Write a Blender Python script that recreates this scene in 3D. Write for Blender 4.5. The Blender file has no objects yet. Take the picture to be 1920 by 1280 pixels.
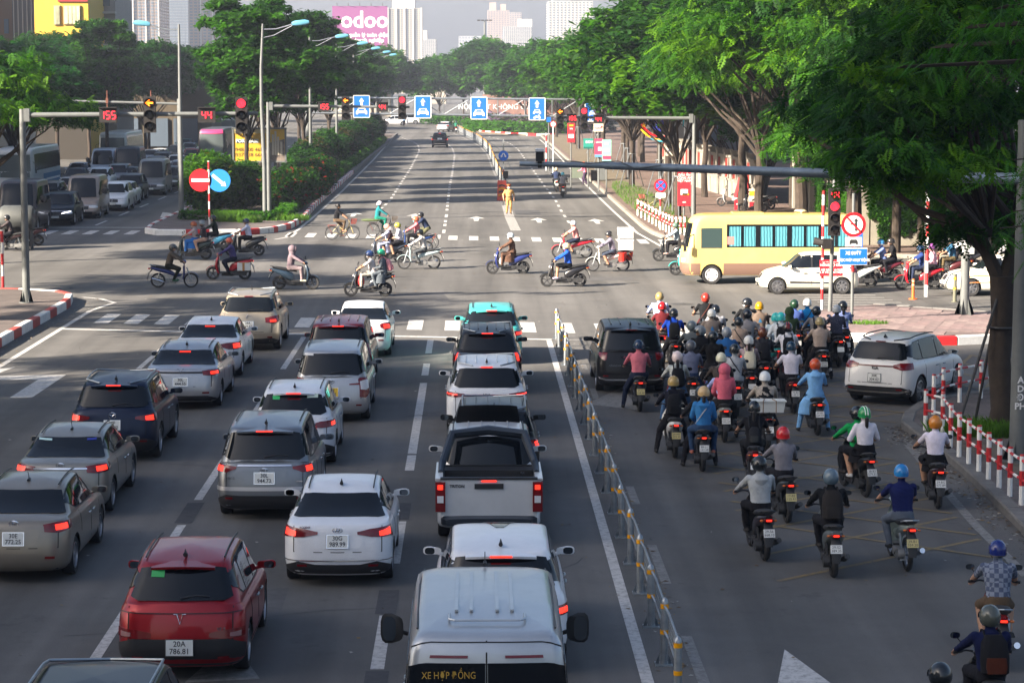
import bpy,bmesh,math,random
HAZE = 0.0003
import numpy as np
from mathutils import Vector,Matrix
R = math.radians
PI = math.pi
random.seed(7)
rng = np.random.default_rng(7)
scn = bpy.context.scene
COL = scn.collection
# ---------------------------------------------------------------- camera
FPX = 4500.0; CH = 8.1; HZ = 142.0
TH = math.atan((640 - HZ) / FPX)
PSI = math.atan(72 * math.cos(TH) / FPX)
cam_d = bpy.data.cameras.new('camera')
cam = bpy.data.objects.new('camera',cam_d); COL.objects.link(cam)
cam.location = (0,0,CH); cam.rotation_euler = (PI / 2 - TH,0,-PSI)
cam_d.sensor_width = 36; cam_d.lens = 36 * FPX / 1920
cam_d.clip_start = 0.5; cam_d.clip_end = 9000
scn.camera = cam
CM = Matrix.Rotation(-PSI,3,'Z') @ Matrix.Rotation(PI / 2 - TH,3,'X')
def G(u,v,z=0.0):
 """world point of a photograph pixel on the level z"""
 r = CM @ Vector(((u - 960) / FPX,-(v - 640) / FPX,-1))
 k = (z - CH) / r.z
 return Vector((r.x * k,r.y * k,z))
def AT(u,v,Y):
 r = CM @ Vector(((u - 960) / FPX,-(v - 640) / FPX,-1))
 k = Y / r.y
 return Vector((r.x * k,Y,CH + r.z * k))
def VD(d):
 return HZ + FPX * CH / d
# ---------------------------------------------------------------- world, sun
SUN_EL = R(27); SUN_AZ = (-0.875,-0.485)
w = bpy.data.worlds.new('World'); scn.world = w; w.use_nodes = True
nt = w.node_tree; nt.nodes.clear()
sky = nt.nodes.new('ShaderNodeTexSky'); sky.sky_type = 'NISHITA'; sky.sun_disc = False
sky.sun_elevation = SUN_EL
sky.sun_rotation = math.atan2(SUN_AZ[0],SUN_AZ[1])
sky.air_density = 1.0; sky.dust_density = 4.8; sky.ozone_density = 2.6
bg = nt.nodes.new('ShaderNodeBackground'); bg.inputs[1].default_value = 0.05
wo = nt.nodes.new('ShaderNodeOutputWorld')
nt.links.new(sky.outputs[0],bg.inputs[0]); nt.links.new(bg.outputs[0],wo.inputs[0])
sd = bpy.data.lights.new('sun','SUN'); sd.energy = 5.0; sd.angle = R(1.2); sd.color = (1.0,0.87,0.71)
sun = bpy.data.objects.new('sun',sd); COL.objects.link(sun)
sdir = Vector((SUN_AZ[0] * math.cos(SUN_EL),SUN_AZ[1] * math.cos(SUN_EL),math.sin(SUN_EL)))
sun.rotation_euler = sdir.to_track_quat('Z','Y').to_euler()
sun.location = sdir * 200
vs = scn.view_settings
vs.view_transform = 'Standard'; vs.look = 'None'; vs.exposure = 2.2; vs.gamma = 1.0; vs.use_curve_mapping = False
scn.render.engine = 'CYCLES'
scn.cycles.use_denoising = True
scn.cycles.max_bounces = 6; scn.cycles.diffuse_bounces = 3; scn.cycles.glossy_bounces = 3
scn.cycles.transparent_max_bounces = 8; scn.cycles.transmission_bounces = 3; scn.cycles.volume_bounces = 1
scn.cycles.sample_clamp_indirect = 4.0
scn.cycles.caustics_reflective = False; scn.cycles.caustics_refractive = False
# ---------------------------------------------------------------- materials
MATS = {}
def mat(name,col,rough=0.6,metal=0.0,spec=0.5,emit=0.0,coat=0.0,noise=0.0,nscale=6.0,bump=0.0,bscale=40.0,emc=None,sheen=0,trans=0):
 if name in MATS: return MATS[name]
 m = bpy.data.materials.new(name); m.use_nodes = True
 t = m.node_tree; b = t.nodes['Principled BSDF']
 c = (*col,1)
 b.inputs['Base Color'].default_value = c; b.inputs['Roughness'].default_value = rough
 b.inputs['Metallic'].default_value = metal; b.inputs['Specular IOR Level'].default_value = spec
 b.inputs['Coat Weight'].default_value = coat; b.inputs['Coat Roughness'].default_value = 0.06
 if emit:
  b.inputs['Emission Color'].default_value = (*(emc or col),1); b.inputs['Emission Strength'].default_value = emit
 if noise or bump:
  tc = t.nodes.new('ShaderNodeTexCoord')
 if noise:
  n = t.nodes.new('ShaderNodeTexNoise'); n.inputs['Scale'].default_value = nscale; n.inputs['Detail'].default_value = 4
  n.inputs['Roughness'].default_value = 0.65
  t.links.new(tc.outputs['Object'],n.inputs['Vector'])
  mp = t.nodes.new('ShaderNodeMapRange')
  mp.inputs[1].default_value = 0.3; mp.inputs[2].default_value = 0.7
  mp.inputs[3].default_value = 1 - noise; mp.inputs[4].default_value = 1 + noise
  t.links.new(n.outputs['Fac'],mp.inputs[0])
  mx = t.nodes.new('ShaderNodeVectorMath'); mx.operation = 'SCALE'
  mx.inputs[0].default_value = col
  t.links.new(mp.outputs[0],mx.inputs['Scale'])
  t.links.new(mx.outputs[0],b.inputs['Base Color'])
 if bump:
  n2 = t.nodes.new('ShaderNodeTexNoise'); n2.inputs['Scale'].default_value = bscale; n2.inputs['Detail'].default_value = 3
  t.links.new(tc.outputs['Object'],n2.inputs['Vector'])
  bp = t.nodes.new('ShaderNodeBump'); bp.inputs['Strength'].default_value = bump; bp.inputs['Distance'].default_value = 0.02
  t.links.new(n2.outputs['Fac'],bp.inputs['Height']); t.links.new(bp.outputs[0],b.inputs['Normal'])
 MATS[name] = m
 return m
def paint(name,col,metal=0.0,rough=0.35):
 """car paint: coated, a little dust"""
 if name in MATS: return MATS[name]
 m = mat(name,col,rough=rough,metal=metal,coat=0.5 if max(col) > .1 else 0.2,spec=0.4 if max(col) > .1 else .25,noise=0.06,nscale=2.5)
 return m
def cloth(name,col,pat=None):
 k = 'cloth_' + name
 if k in MATS: return MATS[k]
 m = mat(k,col,rough=0.9,spec=0.2,noise=0.16,nscale=7,bump=0.6,bscale=9)
 if pat:
  t = m.node_tree; b = t.nodes['Principled BSDF']
  tc = t.nodes.new('ShaderNodeTexCoord')
  if pat[0] == 'spots':
   v = t.nodes.new('ShaderNodeTexVoronoi'); v.inputs['Scale'].default_value = pat[2]
   t.links.new(tc.outputs['Object'],v.inputs['Vector'])
   cr = t.nodes.new('ShaderNodeMath'); cr.operation = 'LESS_THAN'; cr.inputs[1].default_value = pat[3]
   t.links.new(v.outputs['Distance'],cr.inputs[0]); src = cr.outputs[0]
  else:
   w_ = t.nodes.new('ShaderNodeTexChecker'); w_.inputs['Scale'].default_value = pat[2]
   t.links.new(tc.outputs['Object'],w_.inputs['Vector']); src = w_.outputs['Fac']
  mx = t.nodes.new('ShaderNodeMix'); mx.data_type = 'RGBA'
  mx.inputs[6].default_value = (*col,1); mx.inputs[7].default_value = (*pat[1],1)
  t.links.new(src,mx.inputs[0]); t.links.new(mx.outputs[2],b.inputs['Base Color'])
 return m
BLACKP = mat('black_plastic',(0.018,0.018,0.02),0.5)
RUBBER = mat('rubber',(0.022,0.022,0.023),0.85,noise=0.3,nscale=8)
GLASS = mat('tinted_glass',(0.006,0.008,0.011),0.05,spec=0.38)
GLASSG = mat('greenish_glass',(0.035,0.06,0.06),0.08,spec=0.8)
MIRR = mat('mirror_glass',(0.16,0.19,0.22),0.05,metal=1.0)
CHROME = mat('chrome',(0.75,0.75,0.77),0.18,metal=1.0)
ALLOY = mat('alloy',(0.45,0.45,0.47),0.35,metal=0.9)
REDL = mat('red_lens',(0.16,0.004,0.006),0.15,coat=0.5)
REDON = mat('red_brake_light_on',(0.9,0.03,0.02),0.3,emit=0.5,emc=(1.0,0.03,0.012))
WHITEL = mat('clear_lens',(0.7,0.7,0.72),0.15,coat=0.5)
AMBER = mat('amber_lens',(0.8,0.22,0.02),0.2,emit=0.4,emc=(1,.25,.02))
PLATE = mat('plate_white',(0.72,0.73,0.70),0.45)
PLATEY = mat('plate_faded_yellow',(0.58,0.5,0.22),0.5)
INK = mat('plate_ink',(0.02,0.02,0.02),0.6)
WHITEP = mat('white_paint',(0.78,0.78,0.76),0.55,noise=0.10,nscale=5)
REDP = mat('red_paint',(0.5,0.018,0.022),0.5,noise=0.15,nscale=5)
GALV = mat('galvanised_steel',(0.33,0.36,0.385),0.38,metal=0.75,noise=0.18,nscale=7)
GREYP = mat('grey_painted_pole',(0.125,0.135,0.135),0.55,metal=0.0,noise=0.12,nscale=4)
BLUES = mat('sign_blue',(0.01,0.13,0.62),0.4)
REDS = mat('sign_red',(0.6,0.012,0.02),0.4)
WHITES = mat('sign_white',(0.82,0.82,0.80),0.4)
DKMET = mat('dark_engine_metal',(0.07,0.07,0.072),0.5,metal=0.6,noise=0.3,nscale=20)
# ---------------------------------------------------------------- mesh builder
class MB:
 def __init__(s): s.v = []; s.f = []; s.m = []
 def add(s,vs_,fs,mi=0,M=None):
  o = len(s.v)
  if M is not None: vs_ = [M @ Vector(p) for p in vs_]
  s.v.extend([tuple(p) for p in vs_]); s.f.extend([tuple(i + o for i in f) for f in fs]); s.m.extend([mi] * len(fs))
 def box(s,c,d,mi=0,rz=0.0,M=None,taper=None):
  x,y,z = d[0] / 2,d[1] / 2,d[2] / 2
  tx,ty = taper or (1,1)
  pts = [(-x,-y,-z),(x,-y,-z),(x,y,-z),(-x,y,-z),(-x * tx,-y * ty,z),(x * tx,-y * ty,z),(x * tx,y * ty,z),(-x * tx,y * ty,z)]
  T = Matrix.Translation(c) @ Matrix.Rotation(rz,4,'Z')
  if M is not None: T = M @ T
  s.add(pts,[(0,3,2,1),(4,5,6,7),(0,1,5,4),(1,2,6,5),(2,3,7,6),(3,0,4,7)],mi,T)
 def tube(s,path,r,n=8,mi=0,cap=True,sq=1.0):
  """swept round tube; r a number or a list"""
  P = [Vector(p) for p in path]; k = len(P)
  rr = r if isinstance(r,(list,tuple)) else [r] * k
  vs_ = []; up = None
  for i in range(k):
   t = (P[min(i + 1,k - 1)] - P[max(i - 1,0)]).normalized()
   if up is None:
    up = Vector((0,0,1)) if abs(t.z) < 0.9 else Vector((0,1,0))
   a = t.cross(up).normalized(); b = a.cross(t).normalized(); up = b
   for j in range(n):
    q = 2 * PI * j / n
    vs_.append(P[i] + a * math.cos(q) * rr[i] * sq + b * math.sin(q) * rr[i])
  fs = []
  for i in range(k - 1):
   for j in range(n):
    fs.append((i * n + j,i * n + (j + 1) % n,(i + 1) * n + (j + 1) % n,(i + 1) * n + j))
  if cap:
   fs.append(tuple(range(n - 1,-1,-1))); fs.append(tuple((k - 1) * n + j for j in range(n)))
  s.add(vs_,fs,mi)
 def loft(s,secs,n=12,mi=0,cap=True,e=2.0):
  """sections (x,y,z, a, b, nx,ny,nz): superellipse, half width a along x, half height b, in the plane across the direction n (default y)"""
  vs_ = []
  for c in secs:
   x,y,z,a,b = c[:5]
   d = Vector(c[5:8]).normalized() if len(c) > 5 else Vector((0,1,0))
   ax = Vector((1,0,0)); ax = (ax - d * ax.dot(d)).normalized(); bz = ax.cross(d).normalized()
   if bz.z < 0 or (abs(bz.z) < 1e-4 and bz.y > 0): bz = -bz
   for j in range(n):
    q = 2 * PI * (j + .5) / n
    cc,ss = math.cos(q),math.sin(q)
    px = math.copysign(abs(cc) ** (2 / e),cc) * a; pz = math.copysign(abs(ss) ** (2 / e),ss) * b
    vs_.append(Vector((x,y,z)) + ax * px + bz * pz)
  k = len(secs); fs = []
  for i in range(k - 1):
   for j in range(n):
    fs.append((i * n + j,(i + 1) * n + j,(i + 1) * n + (j + 1) % n,i * n + (j + 1) % n))
  if cap:
   fs.append(tuple(range(n))); fs.append(tuple((k - 1) * n + j for j in range(n - 1,-1,-1)))
  s.add(vs_,fs,mi)
 def ball(s,c,r,n=10,m=7,mi=0,M=None):
  if not isinstance(r,(list,tuple)): r = (r,r,r)
  vs_ = [(c[0],c[1],c[2] - r[2])]
  for i in range(1,m):
   a = PI * i / m
   for j in range(n):
    q = 2 * PI * j / n
    vs_.append((c[0] + r[0] * math.sin(a) * math.cos(q),c[1] + r[1] * math.sin(a) * math.sin(q),c[2] - r[2] * math.cos(a)))
  vs_.append((c[0],c[1],c[2] + r[2])); fs = []
  for j in range(n): fs.append((0,1 + (j + 1) % n,1 + j))
  for i in range(m - 2):
   for j in range(n):
    a = 1 + i * n; fs.append((a + j,a + (j + 1) % n,a + n + (j + 1) % n,a + n + j))
  a = 1 + (m - 2) * n
  for j in range(n): fs.append((a + j,a + (j + 1) % n,len(vs_) - 1))
  s.add(vs_,fs,mi,M)
 def lathe(s,prof,n=20,mi=0,M=None,closed=False):
  """profile (r, h) round the local x axis"""
  k = len(prof); vs_ = []
  for (r,h) in prof:
   for j in range(n):
    q = 2 * PI * j / n; vs_.append((h,r * math.cos(q),r * math.sin(q)))
  fs = []
  for i in range(k if closed else k - 1):
   i2 = (i + 1) % k
   for j in range(n): fs.append((i * n + j,i * n + (j + 1) % n,i2 * n + (j + 1) % n,i2 * n + j))
  s.add(vs_,fs,mi,M)
 def prism(s,poly,h0,h1,mi=0,M=None,axis='z'):
  """polygon extruded; axis z: (x,y), axis y: (x,z), axis x: (y,z)"""
  n = len(poly)
  def P(p,h): return (p[0],p[1],h) if axis == 'z' else ((p[0],h,p[1]) if axis == 'y' else (h,p[0],p[1]))
  vs_ = [P(p,h0) for p in poly] + [P(p,h1) for p in poly]
  fs = [tuple(range(n - 1,-1,-1)),tuple(range(n,2 * n))] + [(i,(i + 1) % n,n + (i + 1) % n,n + i) for i in range(n)]
  s.add(vs_,fs,mi,M)
 def mesh(s,name,mats,ang=35):
  me = bpy.data.meshes.new(name)
  me.from_pydata(s.v,[],s.f)
  for m in (mats if isinstance(mats,(list,tuple)) else [mats]): me.materials.append(m)
  me.polygons.foreach_set('material_index',s.m)
  me.update()
  if ang:
   me.shade_smooth(); me.set_sharp_from_angle(angle=R(ang))
  return me
 def build(s,name,mats,parent=None,ang=35,label=None,fixn=False):
  me = s.mesh(name,mats,ang)
  if fixn:
   bm = bmesh.new(); bm.from_mesh(me); bmesh.ops.recalc_face_normals(bm,faces=bm.faces); bm.to_mesh(me); bm.free()
  return link(name,me,parent,label)
def link(name,me,parent=None,label=None,loc=None):
 o = bpy.data.objects.new(name,me); COL.objects.link(o)
 if parent is not None: o.parent = parent
 if label: o['label'] = label
 if loc is not None: o.location = loc
 return o
def tag(o,label=None,cat=None,group=None,kind=None):
 if label: o['label'] = label
 if cat: o['category'] = cat
 if group: o['group'] = group
 if kind: o['kind'] = kind
 return o
def thing(name,label,cat,loc=(0,0,0),rz=0.0,group=None):
 o = bpy.data.objects.new(name,None); COL.objects.link(o)
 o.location = loc; o.rotation_euler = (0,0,rz); o.empty_display_size = 0.3
 return tag(o,label,cat,group)
CH_ = {}
def kids(o): return CH_.get(o.name) or [c for c in o.children]
def dup(root,loc,rz,label=None,group=None,mats=None):
 """copy of a thing with copies of its parts and sub-parts; mats {old material name: new material}"""
 def cp(o,parent):
  c = o.copy(); COL.objects.link(c)
  if parent is not None: c.parent = parent
  if mats and o.type == 'MESH':
   for i,sl in enumerate(c.material_slots):
    m = sl.material
    if m and m.name in mats: sl.link = 'OBJECT'; sl.material = mats[m.name]
  for ch in o.children: cp(ch,c)
  return c
 r = cp(root,None); r.location = loc; r.rotation_euler = (0,0,rz)
 if label: r['label'] = label
 if group: r['group'] = group
 return r
TXT = {}
def text(s_,size,m,parent,M,name='lettering',label=None,ext=0.002,sx=1.0,bold=0.0):
 """flat lettering lying in the local xy plane of M, centred"""
 key = (s_,size,m.name,sx,bold)
 if key not in TXT:
  c = bpy.data.curves.new('t','FONT'); c.body = s_; c.size = size; c.align_x = 'CENTER'; c.align_y = 'CENTER'
  c.extrude = ext; c.resolution_u = 2; c.offset = bold; c.space_line = 0.95
  o = bpy.data.objects.new('t',c)
  me = bpy.data.meshes.new_from_object(o)
  me.transform(Matrix.Diagonal((sx,1,1,1)))
  me.materials.clear(); me.materials.append(m)
  bpy.data.objects.remove(o)
  TXT[key] = me
 o = link(name,TXT[key],parent,label); o.matrix_local = M
 return o
# frame whose text faces -y (towards the camera) at p
def FACE(p,rz=0.0,tilt=0.0):
 return Matrix.Translation(p) @ Matrix.Rotation(rz,4,'Z') @ Matrix.Rotation(PI / 2 - tilt,4,'X')
# ================================================================ vehicles
def lerp(a,b,t): return a + (b - a) * t
class Shell:
 """vehicle body surface S(u,V): u 0 rear centre .. 1-2 rear corner .. 2-3 side .. 3-4 front corner .. 5 front centre;
 V 0-1 lower body, 1-2 bonnet / deck, 2-3 greenhouse, 3-4 roof"""
 def __init__(s,L,W,H,belt,roof,low=None,g0=(.06,.1,1.0),g1=(.2,.45,1.9),rr=.28,rf=.45,bow=(.07,.22),
                 z0=.2,rw=.32,wy=None,barrel=.035,arch=None,crown=.05,gp=None,NS=64):
  s.L,s.W,s.H = L,W,H
  s.belt = belt; s.roof = roof
  s.low = low or [(0,.10,.12,.2),(.1,.03,.03,.06),(.3,0,0,0),(.5,.0,.015,.03),(.75,.0,.05,.1),(.92,.025,.09,.22),(1,.07,.13,.34)]
  s.g0,s.g1 = g0,g1; s.rr,s.rf,s.bow = rr,rf,bow; s.z0 = z0; s.rw = rw
  s.wy = wy or (-L / 2 + .85,L / 2 - .85); s.barrel = barrel
  s.arch = arch or rw + .055; s.crown = crown
  s.gp = gp or ([0,.8,.92,1.0],[0,.74,.88,1.0],[0,.88,.97,1.0])
  s.N1,s.NC,s.NS = 9,7,NS
 def zb(s,y):
  return np.interp(np.asarray(y) / s.L + .5,[p[0] for p in s.belt],[p[1] for p in s.belt])
 def zr(s,y):
  return np.interp(np.asarray(y) / s.L + .5,[p[0] for p in s.roof],[p[1] for p in s.roof])
 def ring(s,V):
  """(w, yr, yf, rr, rf, br, bf)"""
  h = s.W / 2; q = s.L / 2
  a = s.low
  def lw(t):
   i = lambda k: float(np.interp(t,[p[0] for p in a],[p[k] for p in a]))
   return [h - i(1),-q + i(2),q - i(3),s.rr,s.rf,s.bow[0],s.bow[1]]
  def gr(g):
   f = float(np.interp(g,s.gp[0],s.gp[1]))
   w_ = h - lerp(s.g0[0],s.g1[0],f)
   return [w_,-q + lerp(s.g0[1],s.g1[1],f),q - lerp(s.g0[2],s.g1[2],f),min(s.rr * .8,.25),.32,s.bow[0] * 1.1 + .03,.2]
  if V <= 1: return lw(V)
  if V <= 2:
   A,B = lw(1),gr(0); f = V - 1
   return [lerp(x,y,f) for x,y in zip(A,B)]
  if V <= 3: return gr(V - 2)
  f = min(V - 3,.999); B = gr(1); ym = (B[1] + B[2]) / 2
  k = 1 - f
  return [B[0] * k,lerp(B[1],ym,f),lerp(B[2],ym,f)] + [x * k for x in B[3:]]
 def S(s,u,V):
  u = np.atleast_1d(np.asarray(u,float)); sg = np.where(u < 0,-1.0,1.0); u = np.abs(u)
  w_,yr,yf,rr,rf,br,bf = s.ring(V)
  rr = min(rr,w_ * .9); rf = min(rf,w_ * .9)
  xr = w_ - rr; xf = w_ - rf
  x = np.zeros_like(u); y = np.zeros_like(u)
  k = u <= 1; x[k] = xr * u[k]; y[k] = yr + br * (x[k] / w_) ** 2
  yc = yr + br * (xr / w_) ** 2
  k = (u > 1) & (u <= 2); a = (u[k] - 1) * PI / 2; x[k] = xr + rr * np.sin(a); y[k] = yc + rr * (1 - np.cos(a))
  y1 = yc + rr; yd = yf - bf * (xf / w_) ** 2; y2 = yd - rf
  k = (u > 2) & (u <= 3); x[k] = w_; y[k] = y1 + (y2 - y1) * (u[k] - 2)
  k = (u > 3) & (u <= 4); a = (u[k] - 3) * PI / 2; x[k] = xf + rf * np.cos(a); y[k] = y2 + rf * np.sin(a)
  k = u > 4; x[k] = xf * (5 - u[k]); y[k] = yf - bf * (x[k] / w_) ** 2
  x = x * (1 - s.barrel * (y / (s.L / 2)) ** 2)
  zb = s.zb(y); hw = s.W / 2
  cr = lambda f: s.crown * (1 - (x / hw) ** 2) * f
  if V <= 1: z = s.z0 + (zb - s.z0) * V
  elif V <= 2: z = zb + cr(math.sin((V - 1) * PI / 2))
  elif V <= 3:
   g = float(np.interp(V - 2,s.gp[0],s.gp[2])); z = lerp(zb + cr(1),s.zr(y) - .03,g)
  else:
   f = V - 3; z = s.zr(y) - .03 + (1 - (1 - f) ** 2) * .055
  return np.stack([x * sg,y,z],1)
 def us(s):
  return np.concatenate([np.linspace(0,1,s.N1),np.linspace(1,2,s.NC + 1)[1:],np.linspace(2,3,s.NS + 1)[1:],
                               np.linspace(3,4,s.NC + 1)[1:],np.linspace(4,5,s.N1)[1:]])
 def body(s,mats,parent,name='body'):
  ur = s.us(); M = len(ur)
  full = np.concatenate([ur,-ur[1:-1][::-1]]); n = len(full)
  VL = [0,.05,.1,.2,.3,.4,.5,.6,.7,.8,.88,.94,1,1.2,1.4,1.6,1.8,2,2.15,2.3,2.45,2.6,2.75,2.86,2.94,3,3.1,3.25,3.45,3.7,4]
  P = np.concatenate([s.S(full,V) for V in VL]); nv = len(VL)
  # wheel arches
  dead = set(); A = s.arch
  cu = P.reshape(nv,n,3)
  def inside(p): return any(math.hypot(p[1] - wy,p[2] - s.rw) < A for wy in s.wy)
  fs = []; fm = []; edge = set(); keep = set()
  for i in range(nv - 1):
   for j in range(n):
    j2 = (j + 1) % n; q = (i * n + j,i * n + j2,(i + 1) * n + j2,(i + 1) * n + j)
    if VL[i] < 1 and 1.3 < abs(full[j]) < 3.8:
     c = (P[q[0]] + P[q[2]]) / 2
     if inside(c): edge.update(q); continue
    keep.update(q); fs.append(q); fm.append(0)
  for k in edge & keep:
   p = P[k]
   wy = min(s.wy,key=lambda a: abs(a - p[1])); dy,dz = p[1] - wy,p[2] - s.rw; r = math.hypot(dy,dz)
   if r > 1e-4 and r < A * 1.35 and dz > -.15: P[k][1] = wy + dy / r * A; P[k][2] = s.rw + dz / r * A
  mb = MB(); mb.add(P.tolist(),fs)
  mb.m = fm
  o = mb.build(name,mats,parent,ang=50)
  # floor and wheel wells
  mb = MB()
  q = s.L / 2; mb.box((0,0,s.z0 + .12),(s.W - .75,s.L - .5,.2))
  mb.box((0,0,s.z0 + .1),(s.W - .2,s.wy[1] - s.wy[0] - 2 * A - .04,.14))
  mb.box((0,(-q + .12 + s.wy[0] - A) / 2,s.z0 + .08),(s.W - .4,max(.1,s.wy[0] - A + q - .24),.12))
  for wy in s.wy:
   for sg in (-1,1):
    x0,x1 = sg * (s.W / 2 - .035),sg * (s.W / 2 - .36); pr = []
    for a in np.linspace(-.35,PI + .35,17): pr.append((wy + A * math.cos(a),s.rw + A * math.sin(a)))
    vv = [(x0,p[0],p[1]) for p in pr] + [(x1,p[0],p[1]) for p in pr]; m_ = len(pr)
    mb.add(vv,[(i,i + 1,m_ + i + 1,m_ + i) for i in range(m_ - 1)] + [tuple(range(m_,2 * m_))])
  mb.build('underbody',BLACKP,parent)
  return o
 def u_at(s,V,y=None,x=None,rear=True):
  if y is not None:
   uu = np.linspace(0.0,5,260); p = s.S(uu,V); return float(np.interp(y,p[:,1],uu))
  uu = np.linspace(0,2,120) if rear else np.linspace(5,3,120)
  p = s.S(uu,V); return float(np.interp(x,p[:,0],uu))
 def V_at(s,z,u):
  """height to V in the lower body"""
  lo,hi = 0.0,1.0
  for _ in range(18):
   m = (lo + hi) / 2
   if s.S([abs(u)],m)[0][2] < z: lo = m
   else: hi = m
  return lo
 def patch(s,cols,mats,parent,name,off=.008,sides=(1,),mode='u',lowz=False,nu=5,nvv=4,label=None,both=False,mi=0,mb=None,thick=.012):
  """cols: list of (u, Vlo, Vhi); mode y: first value is y, x: x at the rear, f: x at the front; lowz: V values are heights"""
  outs = []
  for sg in sides:
   pts = []; nrm = []
   C = []
   for a,b in zip(cols[:-1],cols[1:]):
    for k in range(nu): C.append([lerp(p,q,k / nu) for p,q in zip(a,b)])
   C.append(list(cols[-1])); nc = len(C)
   for c in C:
    for k in range(nvv + 1):
     V = lerp(c[1],c[2],k / nvv)
     if lowz:
      ug = c[0] if mode == 'u' else (2.4 if mode == 'y' else (0.5 if mode == 'x' else 4.5)); V = s.V_at(V,ug)
     if mode == 'u': u = c[0]
     elif mode == 'y': u = s.u_at(V,y=c[0])
     else: u = s.u_at(V,x=abs(c[0]),rear=mode == 'x') * (-1 if c[0] < 0 else 1)
     u = max(-5,min(5,u))
     e = 1e-2; V2 = V + e if (V + e <= 4 and not (V < 1 <= V + e)) else V - e
     p0 = s.S([u],V)[0]; du = s.S([u + e if u < 4.98 else u - e],V)[0] - p0; dv = s.S([u],V2)[0] - p0
     nn = np.cross(du,dv)
     if np.linalg.norm(nn) < 1e-9: nn = np.array([0,-1,0.])
     nn = nn / np.linalg.norm(nn)
     ctr = np.array([0,np.clip(p0[1],-s.L / 2 + .9,s.L / 2 - .9),.7])
     if np.dot(nn,p0 - ctr) < 0: nn = -nn
     pts.append(p0); nrm.append(nn)
   pts = np.array(pts); nrm = np.array(nrm)
   if sg < 0: pts = pts * [-1,1,1]; nrm = nrm * [-1,1,1]
   top = pts + nrm * off; bot = pts + nrm * (off - thick)
   m = nvv + 1; N = len(pts)
   fs = [(i * m + k,(i + 1) * m + k,(i + 1) * m + k + 1,i * m + k + 1) for i in range(nc - 1) for k in range(nvv)]
   ring = [i * m for i in range(nc)] + [(nc - 1) * m + k for k in range(1,m)] + [i * m + m - 1 for i in range(nc - 2,-1,-1)] + [k for k in range(m - 2,0,-1)]
   fs += [(ring[k],ring[(k + 1) % len(ring)],N + ring[(k + 1) % len(ring)],N + ring[k]) for k in range(len(ring))]
   if sg < 0: fs = [f[::-1] for f in fs]
   if mb is not None: mb.add(np.concatenate([top,bot]).tolist(),fs,mi); continue
   b = MB(); b.add(np.concatenate([top,bot]).tolist(),fs)
   outs.append(b.build(name,mats,parent,ang=60,label=label))
  return outs
WH = {}
def wheel(parent,x,y,r,wd=.21,rim=ALLOY,spokes=7,cover=False,lo=False):
 key = (round(r,3),wd,rim.name,spokes,cover,lo)
 if key not in WH:
  t = MB(); n = 16 if lo else 28; ri = r * .68
  t.lathe([(ri,-wd * .42),(r * .93,-wd * .5),(r * .985,-wd * .4),(r,-wd * .2),(r,wd * .2),(r * .985,wd * .4),(r * .93,wd * .5),(ri,wd * .42)],n,0,closed=True)
  d = MB()
  d.lathe([(ri * 1.01,wd * .44),(ri * .93,wd * .46),(ri * .9,wd * .25),(ri * .9,-wd * .3),(.02,-wd * .3)],n,0)
  d.lathe([(.02,wd * .4),(ri * .16,wd * .4),(ri * .22,wd * .28),(ri * .24,-wd * .1)],12,0)
  for k in range(spokes):
   a = 2 * PI * k / spokes; M = Matrix.Rotation(a,4,'X')
   d.box((wd * .31,0,ri * .55),(wd * .14,ri * (.5 if cover else .22),ri * .85),0,M=M,taper=(.8,1.25))
  back = MB(); back.lathe([(ri * .9,-wd * .29),(0.01,-wd * .29)],n,0)
  me = t.mesh('wheel',RUBBER); mr = d.mesh('rim',rim)
  WH[key] = (me,mr)
 me,mr = WH[key]
 o = link('wheel',me,parent); o.location = (x,y,r)
 if x < 0: o.rotation_euler = (0,0,PI)
 link('rim',mr,o)
 return o
def mirror_part(parent,body_m,sg,x,y,z,sz=(.17,.11,.12),chrome=False):
 m = MB()
 m.loft([(x + sg * .02,y - .02,z,sz[0] * .42,sz[2] * .42),(x + sg * .13,y + .01,z + .0,sz[0] * .52,sz[2] * .52),(x + sg * .13,y + sz[1],z,sz[0] * .38,sz[2] * .38)],12,0,e=3)
 m.v = [(p[0],p[1],p[2]) for p in m.v]
 m.tube([(x - sg * .12,y + .06,z - .08),(x + sg * .06,y + .05,z - .02)],.028,6)
 o = m.build('side_mirror',body_m,parent)
 g = MB(); g.loft([(x + sg * .12,y - .022,z,sz[0] * .43,sz[2] * .42),(x + sg * .12,y - .012,z,sz[0] * .43,sz[2] * .42)],12,0,e=3)
 g.build('mirror_glass',MIRR,o)
 return o
def plate_part(parent,p,txt,rz=PI,size=(.33,.165),m=PLATE,tilt=0.0,seen=True):
 b = MB(); b.box((0,0,0),(size[0],.014,size[1])); b.box((0,.001,0),(size[0] + .02,.01,size[1] + .02),1)
 o = b.build('number_plate',[m,CHROME],parent)
 o.location = p; o.rotation_euler = (-tilt,0,rz)
 if txt:
  text(txt,size[1] * .5,INK,o,Matrix.Translation((0,-.009,0)) @ Matrix.Rotation(PI / 2,4,'X'),'plate_lettering',ext=.001,sx=.95,bold=.001)
 return o
TYPES = {}
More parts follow.
